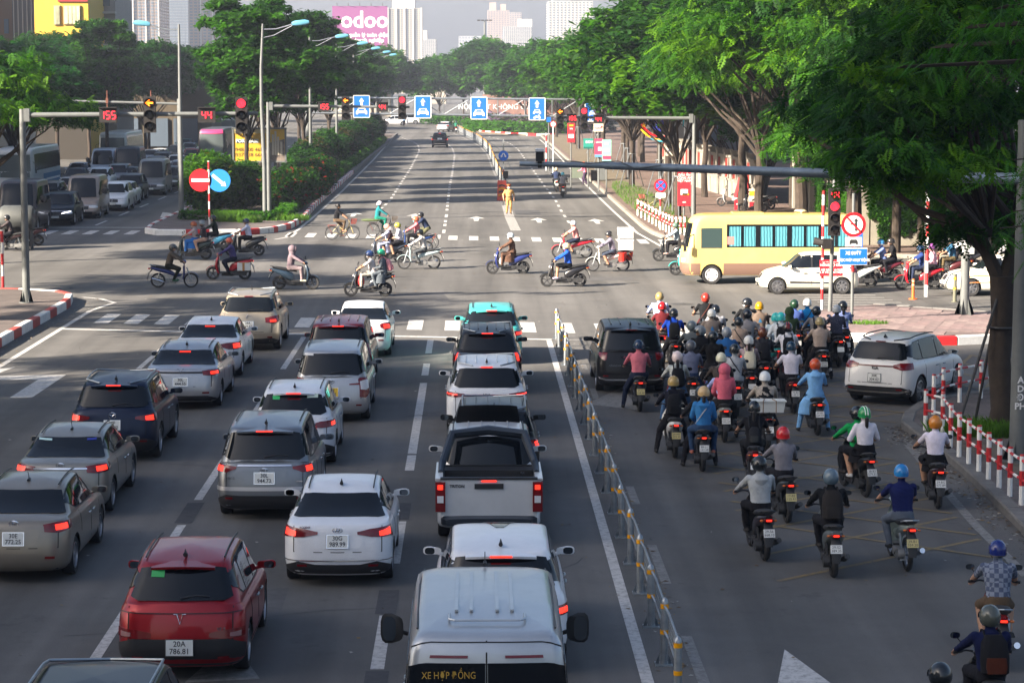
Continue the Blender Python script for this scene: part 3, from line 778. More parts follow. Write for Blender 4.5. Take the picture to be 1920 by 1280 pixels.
def fig(k):
 if k in FIG: return FIG[k]
 D = dict(
  ride=dict(),ride_f=dict(female=True,lean=6),lean=dict(lean=20),upright=dict(lean=3,fat=1.06),
  wide=dict(lean=8,fat=1.14,elbow_out=.6),
  foot_l=dict(feet=[(-.36,-.02,.10),(.14,.26,.40)],knee_pole=[(-.7,.6,1.1),(.4,.5,1.4)],lean=6),
  foot_b=dict(feet=[(-.34,.02,.10),(.34,.02,.10)],knee_pole=[(-.7,.8,1.1),(.7,.8,1.1)],lean=6,elbow_out=.5),
  foot_f=dict(feet=[(-.34,.02,.10),(.33,.0,.10)],knee_pole=[(-.7,.8,1.1),(.7,.8,1.1)],lean=5,female=True),
  look=dict(feet=[(-.34,.02,.10),(.14,.26,.40)],knee_pole=[(-.7,.6,1.1),(.4,.5,1.4)],lean=4,turn=78),
  rest=dict(feet=[(-.34,.02,.10),(.34,.02,.10)],knee_pole=[(-.7,.8,1.1),(.7,.8,1.1)],lean=2,hands=[(-.12,.12,.93),(.14,.14,.93)],elbow_out=.5),
  hips=dict(feet=[(-.34,.02,.10),(.34,.02,.10)],knee_pole=[(-.7,.8,1.1),(.7,.8,1.1)],lean=6,hands=[(-.3,.34,1.03),(.2,-.06,.95)],elbow_out=.7),
  pas=dict(pelvis=(0,-.56,.93),lean=8,hands=[(-.17,-.22,1.08),(.17,-.22,1.08)],feet=[(-.19,-.28,.42),(.19,-.28,.42)],elbow_out=.4),
  pas_f=dict(pelvis=(0,-.56,.92),lean=5,hands=[(-.15,-.24,1.05),(.15,-.24,1.05)],feet=[(-.19,-.28,.42),(.19,-.28,.42)],female=True),
  pas_rest=dict(pelvis=(0,-.56,.93),lean=2,hands=[(-.14,-.26,.97),(.14,-.26,.97)],feet=[(-.22,-.28,.40),(.22,-.28,.40)],female=True),
  cub=dict(lean=14,hands=[(-.3,.40,1.02),(.3,.40,1.02)],feet=[(-.17,.02,.34),(.17,.02,.34)],knee_pole=[(-.4,.9,.9),(.4,.9,.9)]),
  bicycle=dict(pelvis=(0,-.3,1.0),lean=9,hands=[(-.25,.27,1.08),(.25,.27,1.08)],feet=[(-.12,-.08,.26),(.12,.06,.50)],knee_pole=[(-.2,.9,.8),(.2,.9,.9)],female=True),
  bicycle_m=dict(pelvis=(0,-.32,1.0),lean=30,hands=[(-.27,.38,1.02),(.27,.38,1.02)],feet=[(-.12,-.08,.26),(.12,.06,.50)],knee_pole=[(-.3,.9,.8),(.3,.9,.9)]),
  stand=dict(pelvis=(0,0,.93),lean=0,hands=[(-.30,.03,.90),(.31,.04,.90)],feet=[(-.12,-.02,.10),(.12,0,.10)],knee_pole=[(-.15,2,.5),(.15,2,.5)],stand=True,grip=False),
  walk=dict(pelvis=(0,0,.9),lean=10,hands=[(-.22,.45,1.05),(.22,.45,1.05)],feet=[(-.1,-.22,.12),(.1,.2,.10)],knee_pole=[(-.15,2,.5),(.15,2,.5)],female=True,stand=True),
  drive=dict(pelvis=(0,0,0.1),lean=0,hands=[(-.18,.42,.45),(.18,.42,.45)],feet=[(-.12,.6,-.2),(.12,.6,-.2)]),
 )
 FIG[k] = figure(k,**D[k]); return FIG[k]
def helmet_mesh(kind,name='helmet'):
 mb = MB()
 if kind == 'half' or kind == 'cap':
  n,m = 22,10; vs_ = []; r = (.125,.15,.145)
  for i in range(m + 1):
   a = (PI * .56) * i / m
   for j in range(n):
    q = 2 * PI * j / n; y = r[1] * math.sin(a) * math.sin(q); z = r[2] * math.cos(a)
    if i == m: z -= .035 * max(0,-math.sin(q)) - .0 + .02 * abs(math.cos(q))
    vs_.append((r[0] * math.sin(a) * math.cos(q),y,z + .012))
  fs = [(i * n + j,(i + 1) * n + j,(i + 1) * n + (j + 1) % n,i * n + (j + 1) % n) for i in range(m) for j in range(n)]
  mb.add(vs_,fs,0)
  mb.tube([vs_[m * n + j] for j in list(range(n)) + [0]],.009,5,1,cap=False)
  # peak
  pk = []
  for k in range(9):
   q = PI * (.18 + .64 * k / 8); pk.append((.122 * math.cos(q),.148 * math.sin(q),.035)); pk.append((.125 * math.cos(q),.148 * math.sin(q) + .075 * math.sin(PI * k / 8),.018))
  mb.add(pk,[(2 * k,2 * k + 2,2 * k + 3,2 * k + 1) for k in range(8)] + [(2 * k + 1,2 * k + 3,2 * k + 2,2 * k) for k in range(8)],1 if kind == 'half' else 0)
  mb.tube([(-.11,.02,-.03),(-.075,.05,-.1),(0,.07,-.135),(.075,.05,-.1),(.11,.02,-.03)],.006,5,1)
 elif kind == 'full':
  mb.ball((0,0,.0),(.135,.16,.155),22,14,0)
  mb.lathe([(.105,-.01),(.115,0),(.105,.012)],20,1,Matrix.Translation((0,-.01,-.1)) @ Matrix.Rotation(-PI / 2,4,'Y'))
  vs_ = []
  for i in range(5):
   for k in range(13):
    q = PI * (.1 + .8 * k / 12); a = -.25 + .15 * i
    vs_.append((.141 * math.cos(q) * math.cos(a),.167 * math.sin(q) * math.cos(a),.157 * math.sin(a) + .02))
  mb.add(vs_,[(i * 13 + k + 1,i * 13 + k,(i + 1) * 13 + k,(i + 1) * 13 + k + 1) for i in range(4) for k in range(12)],2)
 elif kind == 'three':   # open face with ear covers and pushed-up visor
  n,m = 22,12; vs_ = []; r = (.132,.158,.15)
  for i in range(m + 1):
   a = PI * .74 * i / m
   for j in range(n):
    q = 2 * PI * j / n; y = r[1] * math.sin(a) * math.sin(q); z = r[2] * math.cos(a)
    if math.sin(q) > .25: z = max(z,.035)
    vs_.append((r[0] * math.sin(a) * math.cos(q),y,z + .008))
  mb.add(vs_,[(i * n + j,(i + 1) * n + j,(i + 1) * n + (j + 1) % n,i * n + (j + 1) % n) for i in range(m) for j in range(n)],0)
  vs_ = []
  for i in range(4):
   for k in range(11):
    q = PI * (.1 + .8 * k / 10); a = -.15 + .16 * i
    vs_.append((.146 * math.cos(q) * math.cos(a),.174 * math.sin(q) * math.cos(a),.16 * math.sin(a)))
  mb.add(vs_,[(i * 11 + k + 1,i * 11 + k,(i + 1) * 11 + k,(i + 1) * 11 + k + 1) for i in range(3) for k in range(10)],2)
 elif kind == 'hood':
  mb.ball((0,-.015,.0),(.135,.155,.16),18,12,0)
  mb.loft([(0,-.02,-.2,.13,.12,0,0,1),(0,-.015,-.12,.115,.125,0,0,1),(0,-.01,-.03,.12,.14,0,0,1)],16,0)
  mb.tube([(0,.125,-.09),(-.075,.125,-.05),(-.085,.13,.03),(0,.13,.1),(.085,.13,.03),(.075,.125,-.05),(0,.125,-.09)],.016,6,1)
 elif kind == 'police':
  mb.lathe([(.0,.10),(.13,.095),(.135,.06),(.105,.03),(.1,-.02),(.102,-.03)],20,0,Matrix.Translation((0,0,.05)) @ Matrix.Rotation(-PI / 2,4,'Y'))
  mb.loft([(0,.09,.03,.09,.006),(0,.16,.01,.05,.004)],10,1)
  mb.lathe([(.104,0),(.106,.03)],20,1,Matrix.Translation((0,0,.035)) @ Matrix.Rotation(-PI / 2,4,'Y'))
 bm_ = [ZM['torso'],ZM['hips'],ZM['eye']]
 return mb.mesh(name,bm_,60)
HM = {}
HVIS = mat('helmet_visor',(.02,.022,.025),.08,spec=.8)
def hmat(c): return mat('helmet_%.2f_%.2f_%.2f' % c,c,.25,coat=.4)
def add_helmet(o,F,kind,c,c2=(.02,.02,.02)):
 if kind not in HM: HM[kind] = helmet_mesh(kind)
 h = link('helmet' if kind not in ('hood','police') else {'hood': 'hood','police': 'cap'}[kind],HM[kind],o)
 h.location = F['head'] + Vector((0,-.004,.012)); h.rotation_euler = (R(-F['lean'] * .0),0,R(F['turn']))
 A = cloth('h%.2f%.2f%.2f' % c,c) if kind in ('hood','police') else hmat(c)
 for i,m in enumerate((A,A if kind == 'hood' else mat('trim_%.2f_%.2f_%.2f' % c2,c2,.5),HVIS)):
  h.material_slots[i].link = 'OBJECT'; h.material_slots[i].material = m
 return h
def hx(s_):
 """#rrggbb seen colour to linear base colour"""
 v = [int(s_[i:i + 2],16) / 255 for i in (0,2,4)]
 return tuple(round(((c + .055) / 1.055) ** 2.4 if c > .04 else c / 12.92,3) for c in v)
def person(label,pose,loc,rz,top,legs='1c1c22',sleeves=True,short_legs=False,shoes='26221f',hel=None,skin=None,cat='person',group=None,patt=None,lpatt=None,extras=(),z=0.0,sc=1.0,gloves=None,mask=None):
 F = fig(pose); o = link('person',F['me']); o.location = loc; o.rotation_euler = (0,0,rz); o.scale = (sc,) * 3
 tag(o,label,cat,group)
 T = cloth('t' + top + (str(patt) if patt else ''),hx(top),patt); Lg = cloth('l' + legs + (str(lpatt) if lpatt else ''),hx(legs),lpatt); S_ = mat('shoe' + shoes,hx(shoes),.7)
 A = [SKIN,T,T,T if sleeves else SKIN,mat('glove',(.05,.05,.055),.8) if gloves else SKIN,Lg,Lg,SKIN if short_legs else Lg,S_,EYE]
 for i,m in enumerate(A): o.material_slots[i].link = 'OBJECT'; o.material_slots[i].material = m
 if hel: add_helmet(o,F,*hel)
 P,sp,sh,hd = F['P'],F['sp'],F['sh'],F['head']
 if mask:
  mb = MB(); mb.loft([(0,.06,-.045,.066,.058),(0,.095,-.045,.056,.05),(0,.125,-.04,.02,.02)],12)
  m = mb.build('face_mask',mat('mask' + mask,hx(mask),.9),o); m.location = hd; m.rotation_euler = (0,0,R(F['turn']))
 for e in extras:
  k = e[0]; mb = MB()
  if k == 'tail':   # pony tail
   mb.tube([hd + Vector((0,-.1,0)),hd + Vector((0,-.15,-.06)),hd + Vector((.0,-.15,-.2)),hd + Vector((.01,-.13,-.3))],[.03,.04,.035,.01],8); mb.build('hair',HAIR,o)
  elif k == 'hair':
   mb.ball((0,-.02,.02),(.095,.11,.125),14,10); mb.ball((0,-.13,.03),(.05,.05,.05),10,8); h = mb.build('hair',HAIR,o); h.location = hd + Vector((0,0,.01))
  elif k == 'dress':
   c = e[1]; w_ = e[2] if len(e) > 2 else .34; low = e[3] if len(e) > 3 else .42
   y = P.y
   mb.loft([(0,P.y,P.z + .12,.17,.15,0,-.1,1),(0,y + .05,P.z + .02,.21,.2,0,-.1,1),(0,y + .12,P.z - .1,.26,.27,0,0,1),(0,y + .16,(P.z + low) / 2,w_ * .92,.26,0,0,1),(0,y + .16,low,w_,.24,0,0,1)],28,cap=False,e=2.2)
   for i in range(len(mb.v)):   # folds
    x_,y_,z_ = mb.v[i]; k_ = (P.z - z_) * .09 * math.sin(i * 2.4 + x_ * 30); mb.v[i] = (x_ * (1 + k_),y_ + k_ * .2,z_)
   mb.build('dress' if len(e) < 5 else e[4],cloth('t' + c + (str(patt) if patt else ''),hx(c),patt),o)
  elif k == 'strap':
   p0 = sh + Vector((e[2] * .12,-.05,.02)); p1 = P + sp * .06 + Vector((-e[2] * .17,-.03,0))
   mid = (p0 + p1) / 2 - Vector((0,.12,0)) + sp * .02
   mb.tube([p0 + Vector((0,.06,.03)),p0 + Vector((0,-.03,.03)),p0.lerp(mid,.5) + Vector((0,-.045,0)),mid + Vector((0,-.01,0)),mid.lerp(p1,.6) + Vector((0,-.02,0)),p1],.012,6); mb.build('shoulder_strap',mat('strap' + e[1],hx(e[1]),.8),o)
  elif k == 'vest':
   secs = [tuple(P + sp * h) + (w_,d_) + tuple(sp) for h,w_,d_ in [(.0,.18,.145),(.12,.168,.132),(.3,.19,.145),(.42,.165,.128),(.49,.12,.09)]]
   mb.loft(secs,22,e=2.3); mb.build('vest',cloth('t' + e[1],hx(e[1])),o)
  elif k == 'back_hood':
   mb.loft([tuple(sh + Vector((0,-.09,.05))) + (.11,.05) + tuple(sp),tuple(sh + Vector((0,-.13,-.02))) + (.12,.05) + tuple(sp),tuple(sh + Vector((0,-.13,-.12))) + (.06,.03) + tuple(sp)],12); mb.build('hood',T,o)
  elif k == 'logo':
   p = P + sp * .3 + Vector((0,-.15,0)); mb.prism([(-.05,-.05),(.06,-.05),(.0,.07)],p.y,p.y + .01,axis='y'); q = mb.build('print',mat('pr' + e[1],hx(e[1]),.8),o); q.location = (0,0,p.z)
  elif k == 'stripe':
   mb.tube([tuple(hd + Vector((.02,-.16 * math.cos(a),.165 * math.sin(a) - .0))) for a in np.linspace(.1,2.2,9)],.012,5); mb.tube([tuple(hd + Vector((-.03,-.16 * math.cos(a),.165 * math.sin(a)))) for a in np.linspace(.1,2.2,9)],.009,5)
   mb.build('helmet_stripe',mat('stripe' + e[1],hx(e[1]),.4),o)
 return o,F
def backpack(label,F,loc,rz,col,c2=None,big=1.0,sc=1.0):
 P,sp,sh = F['P'],F['sp'],F['sh']; t = thing('backpack',label,'backpack',loc,rz)
 t.scale = (sc,) * 3
 a = sp; m = cloth('b' + col,hx(col)); mb = MB()
 base = P + sp * .02 + Vector((0,-.235,0))
 for_ = lambda h,w_,d_,dy=0: tuple(base + sp * h * big + Vector((0,dy,0))) + (w_ * big,d_ * big) + tuple(sp)
 mb.loft([for_(0,.10,.06),for_(.04,.15,.10),for_(.2,.155,.105),for_(.36,.14,.09,.02),for_(.44,.09,.055,.04)],18,e=3); mb.build('bag',m,t)
 mb = MB(); mb.loft([for_(.05,.10,.03,-.11),for_(.12,.115,.035,-.115),for_(.22,.105,.03,-.11)],14,e=3.5); mb.build('front_pocket',cloth('b' + (c2 or col),hx(c2 or col)),t)
 for sg in (-1,1):
  mb = MB(); x = sg * .1
  mb.tube([base + sp * .4 * big + Vector((x,.04,0)),sh + Vector((x,-.06,.075)),sh + Vector((x,.06,.06)),sh + Vector((x * 1.2,.14,-.1)),P + sp * .15 + Vector((x * 1.6,.1,0))],.014,6); mb.build('strap',m,t)
 return t
# ================================================================ two-wheelers
BP = mat('bike_paint',(.3,.02,.02),.28,coat=.7)
SEATM = mat('seat_black',(.02,.02,.021),.6,bump=.2)
def bwheel(parent,y,r,wd,spoke,rimm=ALLOY,thin=False):
 t = MB(); t.lathe([(r - wd * .9,-wd * .38),(r - wd * .25,-wd * .5),(r,-wd * .18),(r,wd * .18),(r - wd * .25,wd * .5),(r - wd * .9,wd * .38)],28,closed=True)
 o = t.build('wheel',RUBBER,parent); o.location = (0,y,r)
 d = MB(); ri = r - wd * .8
 d.lathe([(ri,-wd * .3),(ri - .018,-wd * .3),(ri - .022,0),(ri - .018,wd * .3),(ri,wd * .3)],28)
 d.lathe([(.0,-wd * .7),(.035,-wd * .7),(.035,wd * .7),(0,wd * .7)],12)
 if spoke == 'cast':
  for k in range(5):
   M = Matrix.Rotation(2 * PI * k / 5,4,'X'); d.box((0,0,ri * .52),(wd * .35,.035,ri * .95),M=M)
 else:
  for k in range(16):
   a = 2 * PI * k / 16; d.tube([((-1) ** k * wd * .4,.03 * math.cos(a + .6),.03 * math.sin(a + .6)),(0,ri * math.cos(a),ri * math.sin(a))],.0028,3,cap=False)
  d.lathe([(.0,-.012),(.062,-.012),(.062,.012),(0,.012)],14,M=Matrix.Translation((wd * .5,0,0)))
 d.build('rim',rimm,o)
 return o
def fender(parent,y,r,m,a0,a1,w_=.06,name='mudguard'):
 mb = MB(); k = 10; secs = []
 for i in range(k):
  a = lerp(a0,a1,i / (k - 1)); d = (0,-math.sin(a),math.cos(a))
  secs.append((0,y + (r + .03) * math.cos(a),r + (r + .03) * math.sin(a),w_ * (1 if 0 < i < k - 1 else .7),.014,*d))
 mb.loft(secs,12,e=3); return mb.build(name,m,parent)
def moto(kind='scooter'):
 t = thing('motorbike','','motorbike')
 cub = kind == 'cub'
 r = .285 if cub else .262; yf,yr = (.66,-.60) if cub else (.65,-.62); wd = .075 if cub else .095
 bwheel(t,yf,r,wd,'wire' if cub else 'cast',ALLOY if cub else mat('dark_alloy',(.1,.1,.105),.4,metal=.7))
 bwheel(t,yr,r,wd * 1.1,'wire' if cub else 'cast',ALLOY if cub else MATS['dark_alloy'])
 fender(t,yf,r,BP,.35,2.5,.062,'front_mudguard')
 # apron and rear body, one painted shell
 mb = MB()
 if cub:
  mb.loft([(0,.36,.33,.13,.03,0,-.2,1),(0,.40,.5,.17,.04,0,-.2,1),(0,.40,.66,.18,.04,0,-.25,1),(0,.40,.82,.12,.05,0,-.2,1),(0,.41,.95,.07,.06,0,0,1)],16,e=2.4)
  mb.loft([(0,.30,.50,.05,.05),(0,.1,.47,.055,.07),(0,-.1,.58,.08,.10),(0,-.35,.66,.12,.10),(0,-.65,.72,.11,.08),(0,-.88,.77,.06,.04)],16,e=2.4)
 else:
  mb.loft([(0,.40,.26,.13,.05,0,-.1,1),(0,.47,.40,.18,.055,0,-.15,1),(0,.50,.58,.205,.06,0,-.25,1),(0,.47,.76,.19,.065,0,-.3,1),(0,.42,.90,.12,.06,0,-.3,1),(0,.39,.97,.08,.05,0,0,1)],18,e=2.5)
  mb.loft([(0,-.02,.42,.08,.12),(0,-.12,.48,.13,.17),(0,-.35,.58,.165,.16),(0,-.6,.67,.165,.115),(0,-.82,.745,.12,.07),(0,-.96,.79,.06,.035)],18,e=2.6)
 mb.loft([(0,.48,1.0,.07,.05),(0,.42,1.01,.12,.065),(0,.33,1.0,.11,.05),(0,.28,.99,.05,.03)],14,e=2.2)
 mb.build('body',BP,t)
 mb = MB()   # step, inner apron, lower covers
 if cub: mb.box((0,.0,.30),(.42,.035,.03)); q_ = MB(); q_.box((0,-.45,.42),(.42,.035,.03)); q_.build('footpeg',BLACKP,t)
 else: mb.box((0,.17,.30),(.30,.46,.05)); mb.loft([(0,.38,.30,.15,.02,0,0,1),(0,.42,.8,.16,.02,0,0,1)],12,e=3); mb.loft([(0,.3,.2,.09,.05),(0,-.1,.22,.12,.08),(0,-.35,.3,.12,.12)],12,e=3)
 mb.build('floorboard' if not cub else 'footpeg',BLACKP,t)
 mb = MB(); mb.loft([(0,.06 if not cub else -.02,.70,.07,.04),(0,-.05,.75,.12,.06),(0,-.3,.765,.14,.06),(0,-.48,.80,.145,.06),(0,-.75,.845,.12,.05),(0,-.86,.85,.07,.03)],16,e=2.6); mb.build('seat',SEATM,t)
 mb = MB()
 for sg in (-1,1): mb.tube([(sg * .075,yf,r),(sg * .075,yf - .08,r + .28),(sg * .05,yf - .16,.78)],.02,8)
 mb.build('fork',GALV if cub else DKMET,t)
 mb = MB(); mb.tube([(-.35,.30,1.02),(-.2,.36,1.03),(0,.39,1.0),(.2,.36,1.03),(.35,.30,1.02)],.014,7)
 for sg in (-1,1): mb.tube([(sg * .36,.295,1.02),(sg * .25,.34,1.025)],.021,8); mb.tube([(sg * .24,.37,1.04),(sg * .34,.36,1.03)],.007,5)
 mb.build('handlebar',BLACKP,t)
 for sg in (-1,1):
  mb = MB(); mb.tube([(sg * .22,.37,1.03),(sg * .27,.38,1.14),(sg * .32,.37,1.20)],.007,5); mb.loft([(sg * .335,.385,1.22,.03,.02),(sg * .335,.37,1.22,.062,.042),(sg * .335,.355,1.22,.062,.042)],12,e=2.6)
  o = mb.build('rear_view_mirror',BLACKP,t); mb = MB(); mb.loft([(sg * .335,.352,1.22,.055,.036),(sg * .335,.350,1.22,.055,.036)],12,e=2.6); mb.build('mirror_glass',MIRR,o)
 mb = MB(); mb.loft([(0,.455,1.0,.075,.05),(0,.495,.995,.06,.035)],12) if cub else mb.loft([(0,.535,.78,.10,.05),(0,.575,.76,.06,.03)],12,e=2.5)
 mb.build('headlight',WHITEL,t)
 mb = MB(); mb.loft([(0,-.90,.745,.085,.035),(0,-.965,.74,.07,.028)],12,e=3); tl = mb.build('tail_light',REDL,t)
 mb = MB(); mb.box((0,-.968,.742),(.09,.012,.03)); mb.build('lit_lamp',REDON,tl)
 for sg in (-1,1): mb = MB(); mb.ball((sg * .115,-.90,.73),(.035,.035,.02),8,6); mb.build('turn_signal',AMBER if False else mat('amber_off',(.5,.13,.02),.25),t)
 # rear mudguard and plate
 mb = MB(); mb.loft([(0,-.82,.70,.06,.03,0,-.8,-1),(0,-.93,.58,.085,.012,0,-.5,-1),(0,-.985,.42,.08,.01,0,-.3,-1),(0,-1.01,.30,.06,.008,0,-.2,-1)],10,e=3); mb.build('rear_mudguard',BLACKP,t)
 p = MB(); p.box((0,0,0),(.19,.008,.14)); o = p.build('number_plate',PLATE,t); o.location = (0,-.985,.53); o.rotation_euler = (R(-22),0,0)
 mb = MB(); mb.tube([(.12,.0,.22),(.15,-.25,.2),(.17,-.4,.24)],.02,7); mb.tube([(.17,-.38,.24),(.185,-.5,.28),(.2,-.82,.38)],[.03,.05,.045],10); mb.build('exhaust',CHROME if cub else DKMET,t)
 mb = MB(); mb.box((-.09,-.42,.26),(.1,.5,.15),taper=(.8,.9)); mb.lathe([(0,-.05),(.1,-.05),(.1,.05),(0,.05)],14,M=Matrix.Translation((-.12,yr,r))); mb.box((0,-.02,.27),(.2,.26,.2)); mb.lathe([(0,-.03),(.075,-.03),(.08,.03),(0,.03)],14,M=Matrix.Translation((-.13,-.22,.28))); mb.build('engine',DKMET if not cub else mat('engine_alu',(.3,.3,.3),.5,metal=.7,noise=.2),t)
 mb = MB(); mb.tube([(-.13,-.66,.83),(-.12,-.86,.88),(0,-.95,.90),(.12,-.86,.88),(.13,-.66,.83)],.013,6)
 for sg in (-1,1): mb.tube([(sg * .1,yr - .02,r + .02),(sg * .12,-.52,.62)],.022,6)
 mb.build('grab_rail',GALV if cub else BLACKP,t)
 return t
def bicycle():
 t = thing('bicycle','','bicycle'); FR = mat('bicycle_paint',(.6,.5,.25),.35)
 for y in (.54,-.52):
  o = bwheel(t,y,.335,.035,'wire',CHROME)
 mb = MB(); r = .335
 mb.tube([(0,-.52,r),(0,-.08,.30),(0,-.16,.80),(0,-.52,r)],.012,6,cap=False); mb.tube([(0,-.08,.30),(0,.12,.36),(0,.30,.62),(0,.36,.86)],.018,7); mb.tube([(0,-.13,.62),(0,.1,.46),(0,.32,.68)],.014,6)
 for sg in (-1,1): mb.tube([(sg * .03,.54,r),(sg * .03,.44,.62),(0,.38,.72)],.011,6)
 mb.tube([(0,.38,.72),(0,.33,.98)],.014,6); mb.build('frame',FR,t)
 mb = MB(); mb.tube([(-.27,.2,1.04),(-.2,.3,1.05),(0,.34,.98),(.2,.3,1.05),(.27,.2,1.04)],.012,6)
 mb.build('handlebar',CHROME,t)
 mb = MB(); mb.loft([(0,-.02,.87,.03,.03),(0,-.12,.88,.08,.04),(0,-.26,.89,.11,.04),(0,-.3,.89,.07,.03)],12); mb.build('saddle',SEATM,t)
 mb = MB(); mb.tube([(0,-.16,.8),(0,-.17,.88)],.013,6)
 for sg in (-1,1): mb.tube([(sg * .07,-.3,.72),(sg * .07,-.72,.72),(sg * .04,-.52,r)],.008,5,cap=False)
 mb.box((0,-.52,.725),(.16,.42,.015)); mb.build('carrier',mat('carrier_red',(.3,.06,.04),.5),t)
 mb = MB(); mb.lathe([(0,-.006),(.09,-.006),(.09,.006),(0,.006)],14,M=Matrix.Translation((.04,-.08,.30))); mb.tube([(.08,-.08,.3),(.1,-.06,.46)],.009,5); mb.tube([(-.08,-.08,.3),(-.1,-.1,.15)],.009,5)
 mb.box((.14,-.06,.47),(.09,.08,.02)); mb.box((-.14,-.1,.15),(.09,.08,.02)); mb.build('crank',DKMET,t)
 for y in (.54,-.52): fender(t,y,.335,BLACKP if y > 0 else BLACKP,.6,2.6,.03)
 # basket
 mb = MB(); c = (0,.56,.92)
 for k in range(5):
  z = .80 + .06 * k; w_ = .13 + .012 * k; mb.tube([(-w_,.45,z),(w_,.45,z),(w_,.45 + w_ * 1.6,z),(-w_,.45 + w_ * 1.6,z),(-w_,.45,z)],.006,4,cap=False)
 for k in range(9):
  x = -.13 + .26 * k / 8
  mb.tube([(x * .95,.45,.80),(x * 1.3,.45,1.04)],.008,4); mb.tube([(x * .95,.66,.80),(x * 1.3,.735,1.04)],.008,4)
 for k in range(5):
  y = .46 + .2 * k / 4
  for sg in (-1,1): mb.tube([(sg * .13,y,.80),(sg * .178,.45 + (y - .45) * 1.35,1.04)],.008,4)
 mb.box((0,.56,.80),(.26,.21,.01)); mb.build('basket',mat('basket_red',(.25,.05,.03),.6),t)
 return t
# ================================================================ setting
def wornpaint(name,col,wear=.5):
 m = bpy.data.materials.new(name); m.use_nodes = True; t = m.node_tree; b = t.nodes['Principled BSDF']
 tc = t.nodes.new('ShaderNodeNewGeometry'); n = t.nodes.new('ShaderNodeTexNoise'); n.inputs['Scale'].default_value = 7; n.inputs['Detail'].default_value = 6; n.inputs['Roughness'].default_value = .8
 t.links.new(tc.outputs['Position'],n.inputs['Vector'])
 mp = t.nodes.new('ShaderNodeMapRange'); mp.inputs[1].default_value = wear - .12; mp.inputs[2].default_value = wear + .18; t.links.new(n.outputs['Fac'],mp.inputs[0])
 mx = t.nodes.new('ShaderNodeMix'); mx.data_type = 'RGBA'; mx.inputs[6].default_value = (*col,1); mx.inputs[7].default_value = (.09,.088,.085,1)
 t.links.new(mp.outputs[0],mx.inputs[0]); t.links.new(mx.outputs[2],b.inputs['Base Color']); b.inputs['Roughness'].default_value = .75
 return m
def asphalt():
 m = bpy.data.materials.new('asphalt'); m.use_nodes = True; t = m.node_tree; b = t.nodes['Principled BSDF']; N = t.nodes.new; Lk = t.links.new
 g = N('ShaderNodeNewGeometry')
 def noise(scale,det=4,rough=.6,vec=None):
  n = N('ShaderNodeTexNoise'); n.inputs['Scale'].default_value = scale; n.inputs['Detail'].default_value = det; n.inputs['Roughness'].default_value = rough
  Lk(vec or g.outputs['Position'],n.inputs['Vector']); return n.outputs['Fac']
 def rng_(src,a,b_,c,d):
  q = N('ShaderNodeMapRange'); q.inputs[1].default_value = a; q.inputs[2].default_value = b_; q.inputs[3].default_value = c; q.inputs[4].default_value = d; Lk(src,q.inputs[0]); return q.outputs[0]
 def mul(a,c):
  q = N('ShaderNodeMath'); q.operation = 'MULTIPLY'; Lk(a,q.inputs[0]); Lk(c,q.inputs[1]); return q.outputs[0]
 mp = N('ShaderNodeMapping'); mp.inputs['Scale'].default_value = (1.1,.035,1); Lk(g.outputs['Position'],mp.inputs[0])
 big = rng_(noise(.09,3),.35,.65,.86,1.14)
 mid = rng_(noise(.9,5,.7),.3,.7,.9,1.1)
 fine = rng_(noise(45,3,.8),.3,.7,.8,1.2)
 strk = rng_(noise(1.0,3,.6,mp.outputs[0]),.35,.65,.80,1.14)
 spot = rng_(noise(.55,6,.75),.60,.72,1.0,.62); stain = rng_(noise(4,5,.7),.64,.72,1.0,.7)
 sx = N('ShaderNodeSeparateXYZ'); Lk(g.outputs['Position'],sx.inputs[0]); mm = N('ShaderNodeMath'); mm.operation = 'MULTIPLY_ADD'; Lk(sx.outputs[0],mm.inputs[0]); mm.inputs[1].default_value = 2 * PI / 3.93; mm.inputs[2].default_value = 3.3 * 2 * PI / 3.93
 cs = N('ShaderNodeMath'); cs.operation = 'COSINE'; Lk(mm.outputs[0],cs.inputs[0]); wob = noise(.35,4,.7); cw = N('ShaderNodeMath'); cw.operation = 'MULTIPLY'; Lk(cs.outputs[0],cw.inputs[0]); Lk(wob,cw.inputs[1]); oil = rng_(cw.outputs[0],0,.62,1.04,.80)
 f = mul(mul(mul(mul(big,mid),mul(fine,strk)),mul(spot,stain)),oil)
 sc = N('ShaderNodeVectorMath'); sc.operation = 'SCALE'; sc.inputs[0].default_value = (.108,.105,.101); Lk(f,sc.inputs['Scale']); Lk(sc.outputs[0],b.inputs['Base Color'])
 b.inputs['Roughness'].default_value = .82; b.inputs['Specular IOR Level'].default_value = .3
 bp = N('ShaderNodeBump'); bp.inputs['Strength'].default_value = .35; bp.inputs['Distance'].default_value = .01; Lk(noise(60,3,.8),bp.inputs['Height']); Lk(bp.outputs[0],b.inputs['Normal'])
 return m
